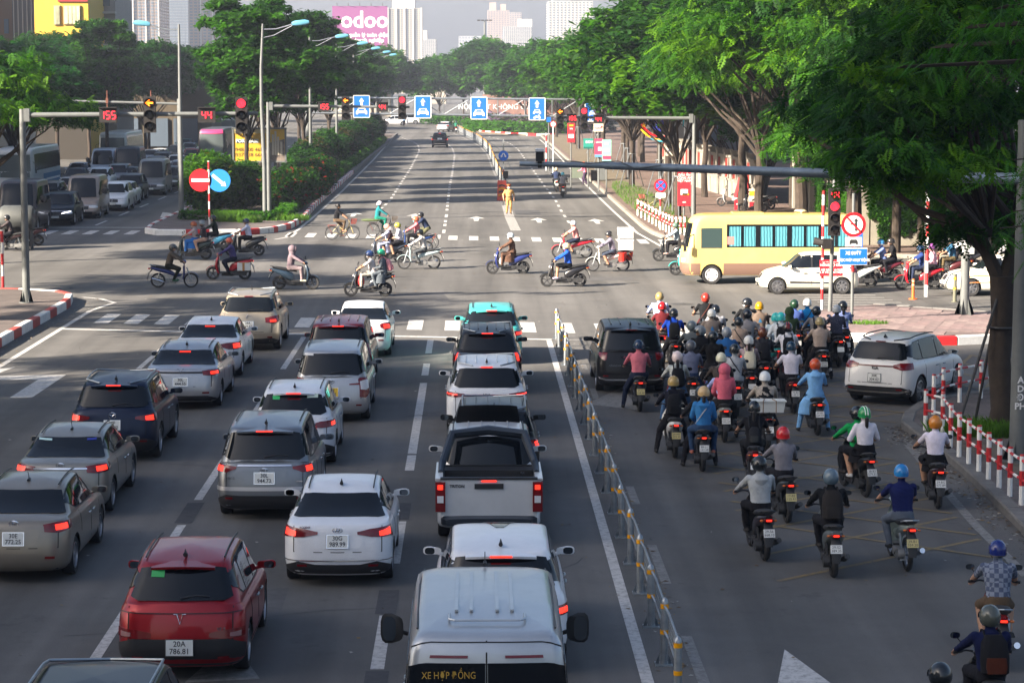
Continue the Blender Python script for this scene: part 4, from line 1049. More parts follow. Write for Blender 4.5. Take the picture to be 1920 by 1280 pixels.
def paver(name,col,col2,sx,sy,rot=0):
 m = bpy.data.materials.new(name); m.use_nodes = True; t = m.node_tree; b = t.nodes['Principled BSDF']; N = t.nodes.new; Lk = t.links.new
 g = N('ShaderNodeNewGeometry'); mp = N('ShaderNodeMapping'); mp.inputs['Rotation'].default_value = (0,0,rot); Lk(g.outputs['Position'],mp.inputs[0])
 k = N('ShaderNodeTexBrick'); k.inputs['Scale'].default_value = 1; k.inputs['Brick Width'].default_value = sx; k.inputs['Row Height'].default_value = sy; k.inputs['Mortar Size'].default_value = .02
 k.inputs['Color1'].default_value = (*col,1); k.inputs['Color2'].default_value = (*col2,1); k.inputs['Mortar'].default_value = (.09,.08,.07,1); Lk(mp.outputs[0],k.inputs['Vector'])
 n = N('ShaderNodeTexNoise'); n.inputs['Scale'].default_value = 1.2; n.inputs['Detail'].default_value = 6; Lk(g.outputs['Position'],n.inputs['Vector'])
 q = N('ShaderNodeMapRange'); q.inputs[1].default_value = .3; q.inputs[2].default_value = .7; q.inputs[3].default_value = .65; q.inputs[4].default_value = 1.2; Lk(n.outputs['Fac'],q.inputs[0])
 s = N('ShaderNodeVectorMath'); s.operation = 'SCALE'; Lk(k.outputs['Color'],s.inputs[0]); Lk(q.outputs[0],s.inputs['Scale']); Lk(s.outputs[0],b.inputs['Base Color'])
 b.inputs['Roughness'].default_value = .85
 return m
ASPH = asphalt()
LINE = wornpaint('lane_paint',(.50,.49,.475),.58); LINEF = wornpaint('faded_lane_paint',(.24,.235,.225),.5)
YLINE = wornpaint('yellow_hatching',(.22,.15,.05),.5)
PATCH = mat('tar_patch',(.045,.046,.05),.85,noise=.25)
PAVE = paver('grey_brown_paving',(.14,.11,.10),(.11,.09,.085),.4,.2); PAVEP = paver('pink_paving',(.30,.22,.20),(.26,.19,.18),.5,.5,.3)
CONC = mat('concrete',(.32,.30,.27),.8,noise=.2,nscale=2,bump=.2)
KERBG = mat('plain_kerb',(.13,.125,.12),.85,noise=.25,nscale=3)
SOIL = mat('soil',(.11,.085,.06),.95,noise=.4,nscale=2)
GRASSG = mat('turf',(.07,.13,.03),.95,noise=.35,nscale=3)
road = MB(); road.add([(-900,-60,0),(900,-60,0),(900,2600,0),(-900,2600,0)],[(0,1,2,3)])
road = tag(road.build('road',ASPH,ang=0),kind='structure')
def poly(name,pts,z,m,parent=None,h=0.0,kind=None):
 mb = MB(); pts = [(p[0],p[1]) for p in pts]
 if h: mb.prism(pts,z - h,z)
 else: mb.add([(x,y,z) for x,y in pts],[tuple(range(len(pts)))])
 bm = bmesh.new(); o = mb.build(name,m,parent,ang=0)
 bm.from_mesh(o.data); bmesh.ops.recalc_face_normals(bm,faces=bm.faces)
 if not h and bm.faces[:] and bm.faces[:][0].normal.z < 0: bmesh.ops.reverse_faces(bm,faces=bm.faces[:])
 bmesh.ops.triangulate(bm,faces=bm.faces); bm.to_mesh(o.data); bm.free()
 if kind: o['kind'] = kind
 return o
ZL = .005
def mark(pts,name='lane_marking',m=LINE,z=ZL): return poly(name,pts,z,m,road)
def dash(x,y0,y1,w_=.15,m=LINE): return mark([(x - w_ / 2,y0),(x + w_ / 2,y0),(x + w_ / 2,y1),(x - w_ / 2,y1)],m=m)
def strip(pts,w_,m=LINE,name='lane_marking',z=ZL):
 P = [Vector((p[0],p[1])) for p in pts]; A = []; B = []
 for i,p in enumerate(P):
  d = (P[min(i + 1,len(P) - 1)] - P[max(i - 1,0)]).normalized(); n = Vector((-d.y,d.x)) * w_ / 2; A.append(p + n); B.append(p - n)
 mb = MB(); mb.add([(a.x,a.y,z) for a in A] + [(b.x,b.y,z) for b in B],[(i,len(A) + i,len(A) + i + 1,i + 1) for i in range(len(A) - 1)])
 return mb.build(name,m,road,ang=0)
def px(l,z=0): return [G(u,v,z) for u,v in l]
# near carriageway
strip([(-13.25,26),(-13.3,60),(-13.3,83),(-13.1,84.8),(-12.9,86),(-13.6,87.5),(-14.4,88.2)],.17)
strip([(2.33,26),(2.31,73.4)],.17)
for y0,y1 in [(28.2,31.2),(32.3,35.6),(39.5,43.3),(49.0,51),(51.2,57.0),(57.1,63.2),(64.8,67.5),(70.0,73.6)]: dash(-1.34,y0,y1,.19)
for y0,y1 in [(33.0,37.2),(41.5,43),(45.6,50.5),(57,61),(66.3,74.5)]: dash(-5.31,y0,y1,.16)
for y0,y1 in [(34,38),(46,50),(66.4,69.6),(70,73)]: dash(-9.33,y0,y1,.15)
for x,y0,y1 in [(-1.35,35.7,37.4),(-1.36,43.5,45.2),(-5.31,43.2,45.3),(-1.33,31.3,32.2)]: mark([(x - .16,y0),(x + .16,y0),(x + .16,y1),(x - .16,y1)],'tar_patch',PATCH)
for y0,y1 in [(31,34.2),(37.8,41),(45,47),(60,62),(66,67.4)]: mark([(3.0,y0),(3.16,y0),(3.16,y1),(3.0,y1)],'faded_marking',LINEF)
sl = lambda x: 73.7 - (x - 2.3) * .215
strip([(-13.2,sl(-13.2)),(2.4,sl(2.4))],.32,name='stop_line'); strip([(2.5,sl(2.5)),(10.5,sl(8.5))],.3,m=LINEF,name='stop_line')
for k in range(24):
 x = -12.55 + k * (1.02 if k < 3 else 1.03) if k < 3 else -12.55 + 3.06 + (k - 3) * 1.22
 if 3.0 < x < 3.2: continue
 y = sl(x) + 2.0; mark([(x,y),(x + .5,y - .1),(x + .5,y + 3.0),(x,y + 3.1)],'crossing_stripe')
# far crossing and its straight lane lines
for k in range(19):
 x = -9.6 + k * 1.04; y = 118.6 - x * .30
 if not -3.3 < x < -1.9: mark([(x,y),(x + .46,y - .1),(x + .46,y + 3.0),(x,y + 3.1)],'crossing_stripe')
for k in range(11):
 x = -23.4 + k * 1.08; y = 123.3 + (x + 17) * -.05
 if x < -17.3 or x > -9.6: mark([(x,y),(x + .5,y),(x + .5,y + 3),(x,y + 3)],'crossing_stripe')
strip([(-23.5,129.2),(-17.2,129.0)],.3,name='stop_line')
def arclen(pts,step,frac,w_,m=LINE,z=ZL,name='lane_marking'):
 P = [Vector((p[0],p[1])) for p in pts]; s = 0; out = []
 L = [0]
 for a,b in zip(P[:-1],P[1:]): L.append(L[-1] + (b - a).length)
 def at(s_):
  for i in range(len(P) - 1):
   if s_ <= L[i + 1] or i == len(P) - 2: return P[i].lerp(P[i + 1],(s_ - L[i]) / max(1e-6,L[i + 1] - L[i]))
 while s + step * frac < L[-1]:
  a,b = at(s),at(s + step * frac); strip([a,b],w_,m,name,z); s += step
 return L[-1]
arclen(px([(838,395),(843,350),(848,325),(850,310),(852.4,291),(848,278),(840,271),(828,262)]),4.2,.45,.17)
strip(px([(822,448),(824,440)]),.17)
for v0,v1 in [(437,431),(424,420),(417,413),(408,402)]:
 f = lambda v: 830 + (448 - v) * .16
 strip(px([(f(v0),v0),(f(v1),v1)]),.17)
arclen(px([(714,392),(730,377.5),(754,340),(771,313.8),(783,290),(786,282),(784,272.5),(775,266),(756,259),(730,252)]),4.2,.45,.17)
arclen(px([(1085,443),(1053.7,398),(1040.6,373.7),(1020,347.5),(995.6,313.7),(971,280),(957,269.7),(938,262),(910,254.7)]),5.5,.4,.16)
arclen(px([(967,432),(956,408),(949,385)]),.8,.55,.55,name='hatched_marking')
strip(px([(560,430),(590,405),(640,360),(700,300),(722,275),(724,268)]),.16)
strip(px([(515,449),(538,445),(560,430)]),.16)
strip(px([(1012,262),(1040,285),(1097,345),(1150,396),(1195,437),(1240,462)]),.16)
strip(px([(940,352),(925,320),(914,290),(899,274),(880,264),(862,256),(850,250)]),.16,LINEF)
strip([(-24,128),(-24,300)],.15); arclen([(-20.6,131),(-21.5,330)],9,.45,.15)
def arrow(x,y,rz=0,sc=1.0,m=LINE,kind='straight'):
 if kind == 'straight': P = [(-.12,0),(.12,0),(.16,2.4),(.48,2.4),(0,4.6),(-.48,2.4),(-.16,2.4)]
 elif kind == 'left': P = [(.55,0),(1.0,0),(1.25,3.7),(-.35,3.6),(-.05,5.2),(-1.6,3.6),(-.85,2.0),(-.6,2.9),(.75,2.9)]
 c,s_ = math.cos(rz),math.sin(rz)
 mark([(x + (a * c - b * s_) * sc,y + (a * s_ + b * c) * sc) for a,b in P],'lane_arrow',m)
for u,v in [(664,402),(777,405),(893,410),(1010,413),(1118,415)]:
 p = G(u,v); arrow(p.x,p.y - 2.3,0,1.0)
for u,v in [(880,277),(753,277),(936,277),(990,277)]: p = G(u,v); arrow(p.x,p.y,0,1,LINEF)
arrow(-12.45,60.4,.05,1.25,kind='left')
p = G(1150,745); mark([(p.x - .75,p.y - 1.2),(p.x + .5,p.y - 2.4),(p.x + .35,p.y + 2.0)],'lane_arrow',LINEF)
mark(px([(1458,1282),(1471,1217),(1560,1282)]),'lane_arrow'); mark(px([(1425,769),(1478,768),(1480,758),(1420,758)]),'faded_marking',LINEF)
mark([(-3.9,31.6),(-2.9,31.8),(-3.5,34.0)],'faded_marking',LINEF,ZL)
mark(px([(305,398),(338,402),(322,407),(352,412),(300,408)]),'lane_arrow')
# yellow box hatching in the slip road
n = 0
for k in range(17):
 a = Vector((4.9 + .0 * k,38 + k * 2.1)); b = a + Vector((6.0,5.2)); c = Vector((4.9,43.2 + k * 2.1)); d = c + Vector((6.0,-5.2))
 for P,Q,zz in ((a,b,ZL),(c,d,ZL + .004)):
  r = lambda y: 9.2 if y < 54 else 9.2 + (y - 54) * .55
  pts = [P.lerp(Q,t) for t in np.linspace(0,1,13)]; pts = [q for q in pts if 4.6 < q.x < r(q.y) - .2 and q.y < 71]
  if len(pts) > 2: strip(pts,.11,YLINE,'yellow_hatching',zz)
for k in range(8):
 for sx in (-1,1):
  pts = [Vector((10.6 + k * 1.3 + sx * t * 3,61.5 + t * 9)) for t in np.linspace(0,1,9)]; pts = [q for q in pts if q.x > 9.5 and 56 + (q.x - 10) * .5 < q.y < 70 - (q.x - 10) * -.02]
  if len(pts) > 2: strip(pts,.11,YLINE,'yellow_hatching',ZL if sx > 0 else ZL + .004)
strip(px([(1700,830),(1760,905),(1830,985),(1925,1080)]),.18,LINEF)
# zebra beside the right-hand island
for k in range(8):
 v = 553 + k * 4.6; a = G(1497 + k * 12,v); b = G(1642 + k * 16,v + .5); strip([a,b],.35,LINEF,'crossing_stripe')
# manhole cover
mb = MB(); mb.lathe([(0,.0),(.42,0)],24,M=Matrix.Translation((*G(1280,570).xy,.006)) @ Matrix.Rotation(-PI / 2,4,'Y')); tag(mb.build('manhole_cover',mat('iron_cover',(.06,.06,.06),.6)),'dark round iron manhole cover in the road ahead of the waiting riders','manhole cover')
# ---------------------------------------------------------------- pavements and kerbs
def pave(name,pts,m,z=.15): return poly(name,pts,z,m,None,h=z + .3,kind='structure')
KM = {}
def kerb(root,pts,pat,h=.18,w_=.22,z0=0):
 P = [Vector((p[0],p[1])) for p in pts]; L = [0]
 for a,b in zip(P[:-1],P[1:]): L.append(L[-1] + (b - a).length)
 def at(s_):
  for i in range(len(P) - 1):
   if s_ <= L[i + 1] or i == len(P) - 2: return P[i].lerp(P[i + 1],(s_ - L[i]) / max(1e-6,L[i + 1] - L[i]))
 s = 0; k = 0
 while s < L[-1] - .05:
  l,m = pat[k % len(pat)]; e = min(s + l - .012,L[-1]); a,b = at(s),at(e); d = (b - a); ln = d.length; d.normalize()
  jit = random.uniform(-.008,.008)
  mb = MB(); x,z = w_ / 2,h + jit
  prof = [(-x,z0 - .02),(-x,z - .03),(-x + .03,z),(x - .03,z),(x,z - .03),(x,z0 - .02)]
  vs_ = [(0,p[0],p[1]) for p in prof] + [(ln,p[0],p[1]) for p in prof]
  mb.add(vs_,[tuple(range(6)),tuple(range(11,5,-1))] + [(i + 1,i,i + 6,i + 7) for i in range(5)])
  o = mb.build('kerb_stone',m,root,ang=30,fixn=True); o.location = (a.x,a.y,0); o.rotation_euler = (0,0,math.atan2(d.y,d.x)); s += l; k += 1
RW = [(1.9,WHITEP),(1.3,REDP)]; RWd = [(1.9,mat('dusty_white_paint',(.6,.6,.58),.7,noise=.2)),(1.3,mat('faded_red_paint',(.34,.05,.04),.7,noise=.25))]
lp = pave('left_pavement',[(-14.45,40),(-14.45,84),(-14.7,86.5),(-15.6,88.2),(-17.5,88.9),(-60,90),(-60,40)],PAVE,.26)
kerb(lp,[(-14.33,40),(-14.33,84.2),(-14.6,86.6),(-15.5,88.3),(-17.5,89.0),(-40,89.6)],RWd,.29,.26)
md_r = [G(u,v) for u,v in [(717,275),(700,292),(640,352),(590,394),(560,420)]]
med = pave('median',[(-10.6,330)] + [(-10.35,270),(-10.2,200),(-10.0,150),(-9.7,135),(-9.9,128),(-10.6,124.3),(-12,122.8),(-16.0,122.8),(-16.8,124),(-17.2,128),(-17.4,150),(-18.6,330)],PAVE,.22)
kerb(med,[(-17.2,150),(-17.2,128.2),(-16.9,124.2)],RWd,.26)
kerb(med,[(-16.9,124.2),(-16.2,122.85)],[(1.7,WHITEP)],.30)
kerb(med,[(-16.2,122.75),(-12,122.75),(-10.6,124.2),(-9.8,128),(-9.6,135),(-9.9,150),(-10.1,200)],[(1.5,WHITEP),(1.2,REDP),(1.6,WHITEP),(1.2,REDP),(1.3,WHITEP),(.7,REDP)] + [(1.5,WHITEP),(.9,REDP)] * 20,.3,.24)
kerb(med,[(-10.1,200),(-10.25,270),(-10.5,330)],[(3,KERBG)],.3,.24)
poly('median_soil',[(-16.6,133),(-10.7,133),(-10.8,320),(-17.9,320)],.235,SOIL,med)
rp = pave('right_far_pavement',[(9.2,128),(9.2,330),(7,360),(30,380),(70,340),(70,98),(28,103),(14,109.6),(11.2,111.8),(9.9,117),(9.3,123)],paver('red_brown_paving',(.17,.105,.085),(.13,.085,.07),.5,.25,.05),.15)
kerb(rp,[(9.1,330),(9.1,128),(9.25,123),(9.8,117),(11.1,111.7),(14,109.4),(28,102.8),(45,99)],[(2.2,mat('weathered_kerb',(.22,.195,.165),.85,noise=.25,nscale=2))],.17,.25)
poly('verge_soil',[(9.6,124),(12.0,118),(12.4,200),(12.2,330),(9.6,330)],.156,mat('dry_soil',(.12,.095,.06),.95,noise=.35,nscale=1.5),rp)
isl_pts = px([(1500,596),(1560,585),(1640,578),(1800,590),(1990,600),(1990,628),(1880,634),(1790,636),(1735,640),(1700,636),(1660,640),(1560,640),(1500,625)])
isl = pave('traffic_island',isl_pts,mat('island_bed',(.12,.09,.085),.9),.14)
kerb(isl,px([(1640,577),(1800,589),(1990,600)]),[(2.4,KERBG)],.17)
kerb(isl,px([(1500,626),(1560,641),(1660,642),(1738,648),(1800,646),(1990,637)]),[(2.0,WHITEP),(1.9,WHITEP),(1.3,WHITEP),(1.2,REDP),(1.35,WHITEP),(.85,REDP),(2.4,WHITEP)],.27,.24)
# island slabs, laid one by one
TL = []
for k in range(3):
 b = MB(); b.box((0,0,.0),(.40,.78,.05)); TL.append(b.mesh('paving_slab',mat('slab_%d' % k,[(.20,.14,.135),(.17,.125,.12),(.22,.165,.155)][k],.85,noise=.25,nscale=3),0))
from mathutils.geometry import intersect_point_line
def inpoly(x,y,P):
 c = False; j = len(P) - 1
 for i in range(len(P)):
  if (P[i][1] > y) != (P[j][1] > y) and x < (P[j][0] - P[i][0]) * (y - P[i][1]) / (P[j][1] - P[i][1]) + P[i][0]: c = not c
  j = i
 return c
nt_ = 0
for i in range(60):
 for j in range(26):
  a = .32; xx,yy = i * .415 - 2,j * .80 - 6; x = 9.5 + xx * math.cos(a) + yy * math.sin(a) * .9; y = 78 - xx * math.sin(a) * .25 + yy * math.cos(a)
  if all(inpoly(x + ax,y + ay,isl_pts) for ax in (-.3,.3) for ay in (-.45,.45)) and nt_ < 300 and x < 18.4:
   o = link('paving_slab',TL[random.randrange(3)],isl); o.location = (x,y,.128 + random.uniform(0,.008)); o.rotation_euler = (random.uniform(-.01,.01),random.uniform(-.01,.01),-.28); nt_ += 1
# near right pavement
npv = px([(1700,793),(1722,772),(1790,752),(1960,728)]) + [Vector((30,60,0)),Vector((30,25,0))] + px([(2100,1190),(1920,985),(1860,925),(1800,870),(1740,828),(1705,806)])
nr = pave('right_near_pavement',npv,PAVE,.15)
kerb(nr,px([(2100,1192),(1920,987),(1860,927),(1800,872),(1740,830),(1703,807),(1698,793),(1720,770),(1790,750),(1960,726)]),[(1.6,KERBG)],.17,.3)
poly('planting_bed',px([(1760,830),(1830,850),(1925,900),(1925,860),(1800,810)],.15),.158,SOIL,nr)
# roundabout garden far ahead
rb = poly('roundabout',px([(880,246),(905,250),(960,254),(1040,256),(1120,250),(1120,238),(980,232),(890,236)]),.2,SOIL,None,h=.5,kind='structure')
kerb(rb,px([(878,240),(882,246),(905,249.5),(960,253.5),(1010,255.5),(1045,255)]),[(2.2,WHITEP),(2.2,REDP)],.35,.3)
OLDP = mat('asphalt_patch',(.075,.074,.075),.85,noise=.2,nscale=4); NEWP = mat('asphalt_patch_dark',(.055,.055,.058),.85,noise=.2,nscale=4); CRK = mat('crack_seal',(.03,.03,.032),.7)
for i,(x,y,w_,h_,a) in enumerate([(-3.6,36.5,1.3,2.2,0),(-7.6,62.5,1.2,2.6,0),(6.8,47,1.1,1.8,.2),(-2.2,88,2.4,2.6,.1),(4.8,96,3.2,1.6,0),(-8,96,1.6,2.4,.3),(-11.5,68,1.4,1.7,0),(3.2,143,1.5,5,0)]):
 c,s_ = math.cos(a),math.sin(a); poly('asphalt_patch',[(x + u * w_ / 2 * c - v * h_ / 2 * s_,y + u * w_ / 2 * s_ + v * h_ / 2 * c) for u,v in ((-1,-1),(1,-1),(1,1),(-1,1))],.0025,(OLDP,NEWP)[i % 2],road)
rc = random.Random(3)
for k in range(13):
 x,y = rc.uniform(-12,8),rc.uniform(32,108); a = rc.choice((0,0,1.3)) + rc.uniform(-.3,.3); P_ = [(x,y)]
 for _ in range(rc.randint(6,12)): a += rc.uniform(-.5,.5) * .6; x += .45 * math.cos(a); y += .45 * math.sin(a); P_.append((x,y))
 strip(P_,.025,CRK,'crack_seal',.0035)
# ================================================================ buildings
def bmat(n,c,**k): return mat('wall_' + n,tuple(x * .62 for x in c),.8,noise=.08,nscale=.15,**k)
BGL = mat('building_glass',(.10,.13,.17),.2,spec=.6)
def tower(name,label,u0,u1,vt,Y,base,cols,rows,depth=22,wf=(.55,.5),top=None,trim=None,frame=None,cat='building',zlo=14,bands=None):
 a = AT(u0,vt,Y); b = AT(u1,vt,Y); W = b.x - a.x; H = a.z; cx = (a.x + b.x) / 2
 t = thing(name,label,cat,(cx,Y,0)); m = MB(); m.box((0,depth / 2,H / 2),(W,depth,H)); m.build('wall',base,t,0)
 ww = W / cols; hh = (H - zlo) / rows; mb = MB(); fr = MB()
 for i in range(cols):
  for j in range(rows):
   x = -W / 2 + ww * (i + .5); z = zlo + hh * (j + .5)
   if z > H - hh * .3: continue
   mb.box((x,-.12,z),(ww * wf[0],.2,hh * wf[1]))
   if frame: fr.box((x,-.2,z - hh * wf[1] / 2 - .1),(ww * wf[0] * 1.25,.5,.25))
 for j in range(rows):   # side face windows
  for i in range(5): mb.box((W / 2 + .1 if cx < 0 else -W / 2 - .1,depth * (i + .5) / 5,zlo + hh * (j + .5)),(.2,depth / 5 * .5,hh * wf[1]))
 tag(mb.build('windows',BGL,t,0),kind='stuff')
 if frame: tag(fr.build('sills',frame,t,0),kind='stuff')
 if trim:
  n = trim[0]
  for k in range(n + 1): q = MB(); q.box((-W / 2 + W * k / n,-.3,H / 2),(W * trim[2],.8,H + .5)); q.build('pilaster',trim[1],t,0)
 if top:
  for (x0,x1,h,mm) in top: q = MB(); q.box(((x0 + x1) / 2 * W,depth / 2,H + h / 2),((x1 - x0) * W,depth * .7,h)); q.build('roof_block',mm,t,0)
 return t,cx,W,H
CREAM = bmat('cream',(.55,.50,.42)); WHT = bmat('white',(.62,.60,.57)); PNK = bmat('pinkish',(.50,.38,.33)); TAN = bmat('tan',(.34,.26,.21)); GRYB = bmat('bluegrey',(.20,.24,.30))
tower('tower_block','cream high-rise with close white window bays just right of the purple billboard',727,790,16,1100,CREAM,11,26,30,(.5,.5),top=[(-.38,.3,4,WHT)],trim=(4,WHT,.05))
tower('tower_block','pale lower office block behind the cream high-rise, half hidden by trees',789,818,74,1350,WHT,8,18,24,top=[(-.5,-.1,5,WHT)])
tower('tower_block','pinkish apartment tower standing behind the floodlight mast',914,955,20,1500,PNK,8,30,30,(.5,.5),top=[(-.4,-.1,5,PNK),(.1,.35,4,PNK)])
tower('tower_block','paler pink apartment tower joined to the right side of the pinkish tower',955,978,24,1560,bmat('pink2',(.5,.42,.38)),5,28,30)
tower('tower_block','low white block with vertical slots in front of the pink towers',944,998,50,1300,WHT,14,10,20,(.3,.9),top=[(0,.5,4,WHT)])
tower('tower_block','white apartment block with square windows above the right-hand tree crowns',1028,1112,3,1050,WHT,12,24,26,(.5,.45),top=[(-.4,.0,7,GRYB)])
tower('tower_block','faint low block on the skyline left of the floodlight mast',860,905,68,1900,bmat('faint',(.45,.45,.46)),8,10,20)
tower('tower_block','small cream house block showing over the trees below the cream high-rise',806,836,112,700,CREAM,5,5,12,zlo=6)
tower('tower_block','pink and white gridded apartment tower left of the blue glass tower',224,296,-70,850,TAN,9,30,30,(.62,.6),trim=(3,WHT,.035))
tower('tower_block','blue grey glass tower between the two gridded apartment towers',297,352,-70,950,GRYB,9,34,30,(.8,.5))
tower('tower_block','pink and white gridded apartment tower behind the tall median lamp',353,420,-60,880,TAN,8,30,30,(.62,.6),trim=(3,WHT,.035))
# yellow house with curtained windows
t = thing('house','bright yellow house front with two curtained windows at upper left','building',(*AT(116,80,235).xy,0)); YEL = bmat('yellow',(.85,.56,.06))
m = MB(); m.box((0,6,9),(5.2,12,18)); m.build('wall',YEL,t,0); m = MB(); m.box((0,-.15,3.4),(5.3,.3,6.8)); m.build('shop_front',mat('dark_shop',(.035,.03,.025),.6),t,0)
CUR = mat('curtain',(.42,.42,.28),.9,noise=.2,nscale=1.5)
for (u0,u1,v0,v1) in ((102,112,12,46),(120,150,12,45)):
 a = AT(u0,v0,234.9); b = AT(u1,v1,234.9); c = (a + b) / 2 - t.location
 fr = MB(); fr.box((c.x,-.06,c.z),(b.x - a.x + .16,.16,a.z - b.z + .16)); w_ = fr.build('window',bmat('peach',(.6,.38,.18)),t,0)
 p = MB()
 for k in range(8): p.box((c.x + (b.x - a.x) * ((k + .5) / 8 - .5),-.15 - .03 * (k % 2),c.z),((b.x - a.x) / 8,.05,a.z - b.z)); 
 p.build('curtain',CUR,w_,0)
a = AT(136,1,234.8) - t.location; sb = MB(); sb.box((a.x,-.1,a.z),(2.9,.12,.28)); sb = sb.build('sign_strip',mat('maroon',(.25,.02,.02),.6),t,0)
t = thing('house','narrow white house with grey balconies beside the yellow house','building',(*AT(192,80,245).xy,0))
m = MB(); m.box((0,6,8),(2.7,12,16)); m.build('wall',bmat('greywhite',(.42,.40,.38)),t,0)
for z in (8.0,11.2,14.4): m = MB(); m.box((0,-.4,z),(2.9,.9,.2)); m.box((0,-.3,z + 1.6),(1.7,.3,1.9),1); m.build('balcony',[WHT,BGL],t,0)
t = thing('office_or_shade_block','dark ribbed glass office block at the far upper left','building',(*AT(48,80,262).xy,0))
m = MB(); m.box((0,7,14),(2.7,14,28)); m.build('wall',mat('dark_facade',(.03,.035,.05),.3),t,0)
for k in range(6): m = MB(); m.box((-1.2 + k * .48,-.1,14),(.08,.2,28)); m.build('rib',mat('rib_grey',(.2,.2,.21),.5),t,0)
t = thing('building','brown stuccoed building at the upper left corner','building',(*AT(8,80,268).xy,0))
m = MB(); m.box((0,7,14),(2.6,14,28)); m.build('wall',bmat('brown',(.22,.13,.08)),t,0)
for z in (7.5,10.5,13.5): m = MB(); m.box((.3,-.08,z),(.5,.2,1.6)); m.build('window',BGL,t,0)
# unseen blocks, added left and behind to shade the foreground and avenue
def shade_block(label,c,d): t = MB(); t.box((0,0,d[2] / 2),d); o = t.build('office_or_shade_block',bmat('shade_block',(.3,.28,.26)),ang=0); o.location = c; return tag(o,label,'building')
o_ = shade_block('unseen grey block added behind the viewpoint to shade the foreground',(-144,-77,0),(144,120,74)); o_.rotation_euler.z = R(22)
shade_block('unseen grey block added beyond the far left pavement to shade the avenue',(-84,140,0),(44,96,29)); shade_block('second unseen grey block added farther along the far left pavement for shade',(-84,272,0),(44,44,29))
# left shop frontage behind the trees
t = thing('building','low dark shopfronts in the shade behind the left-hand trees','building',(*AT(150,200,260).xy,0))
m = MB(); m.box((-6,6,3.5),(40,10,7)); m.build('wall',bmat('shop',(.13,.10,.06)),t,0)
for k in range(12): m = MB(); m.box((-24 + k * 3.2,.9,2.0),(2.6,.3,3)); m.build('shop_window',[BGL],t,0)
m = MB(); m.box((0,.85,4.6),(3,.3,.5)); m.build('sign_board',bmat('yellow',(.7,.45,.06)),t,0)
# stone garden wall with red posts along the right pavement
STONE = mat('stone_wall',(.26,.235,.20),.85,noise=.22,nscale=1.2,bump=.3,bscale=6); CREAMW = mat('cream_stone',(.20,.185,.15),.8,noise=.12,nscale=1.5,bump=.2,bscale=8)
def gwall(pts,h,label,step=2.6,red=True,name='garden_wall',cm=STONE,base=1.2):
 t = thing(name,label,'wall')
 P = [Vector((p[0],p[1])) for p in pts]
 for a,b in zip(P[:-1],P[1:]):
  n = max(1,int((b - a).length / step)); d = (b - a) / n; ang = math.atan2(d.y,d.x)
  for k in range(n):
   c = a + d * (k + .5); m = MB()
   m.box((0,0,base / 2),(d.length - .3,.4,base)); m.box((0,0,(base + h) / 2),(d.length - .3,.22,h - base)); m.box((0,0,base),(d.length - .3,.5,.12)); m.box((0,0,h),(d.length - .3,.4,.14))
   o = m.build('wall_panel',cm,t,0); o.location = (c.x,c.y,.1); o.rotation_euler = (0,0,ang)
   m = MB(); m.box((0,0,(h + .3) / 2),(.4,.5,h + .3)); m.box((0,0,h + .36),(.56,.62,.16))
   o = m.build('pier',cm,t,0); p = a + d * k; o.location = (p.x,p.y,.1); o.rotation_euler = (0,0,ang)
   if red: m = MB(); m.box((0,-.0,h * .72),(.1,.5,h * .45)); o = m.build('red_post',mat('dull_red',(.3,.04,.03),.7),t,0); q = a + d * (k + .18); o.location = (q.x,q.y,.1); o.rotation_euler = (0,0,ang)
 return t
gwall([(15.9,200),(16.2,172),(17.1,157),(17.6,149)],2.7,'grey stone garden wall with red posts behind the folded red parasol')
gwall([(18.5,113.2),(24.5,112.3),(31,111.5),(40,110)],3.6,'tall cream stone wall hung with creeper behind the waiting riders on the right',3.6,False,cm=CREAMW,base=1.9)
t = thing('building','cream villa with white columns and dark windows behind the yellow minibus','building',(19.6,131,0))
m = MB(); m.box((1.2,0,2.3),(2,32,4.6)); m.build('wall',CREAMW,t,0)
for k in range(9):
 y = -15 + k * 3.6; m = MB(); m.box((-.1,y,2.2),(.5,.55,4.3)); m.build('column',bmat('colwhite',(.44,.42,.36)),t,0)
 if k < 8: m = MB(); m.box((.14,y + 1.8,2.3),(.12,1.3,2.4)); m.build('window',GLASS,t,0)
m = MB(); m.box((-.15,0,4.5),(.9,32.4,.5)); m.build('cornice',bmat('colwhite',(.44,.42,.36)),t,0)
t = thing('building','grey institutional building half hidden behind the right-hand wall','building',(27,235,0))
m = MB(); m.box((0,0,5),(14,30,10)); m.build('wall',bmat('inst',(.2,.22,.25)),t,0)
for k in range(4):
 for j in range(2): m = MB(); m.box((-5 + k * 3.2,-15.1,3 + j * 3.4),(1.4,.2,1.8)); m.build('window',BGL,t,0)
# hoarding beyond the roundabout
a,b = AT(905,176,400),AT(1225,176,400); t = thing('site_hoarding','long brown printed hoarding beyond the roundabout garden','hoarding',((a.x + b.x) / 2,400,0))
m = MB(); W = b.x - a.x; m.box((0,0,a.z / 2 + .3),(W,.2,a.z - .8)); m.build('panel',mat('hoarding_brown',(.22,.12,.10),.7,noise=.4,nscale=.4),t,0)
text('N\u1ed8I TH\u1ea4T KH\u00d4NG GIAN',1.15,WHITES,t,FACE((-W / 2 + 2.5,-.15,a.z - 2.2)),'hoarding_lettering')
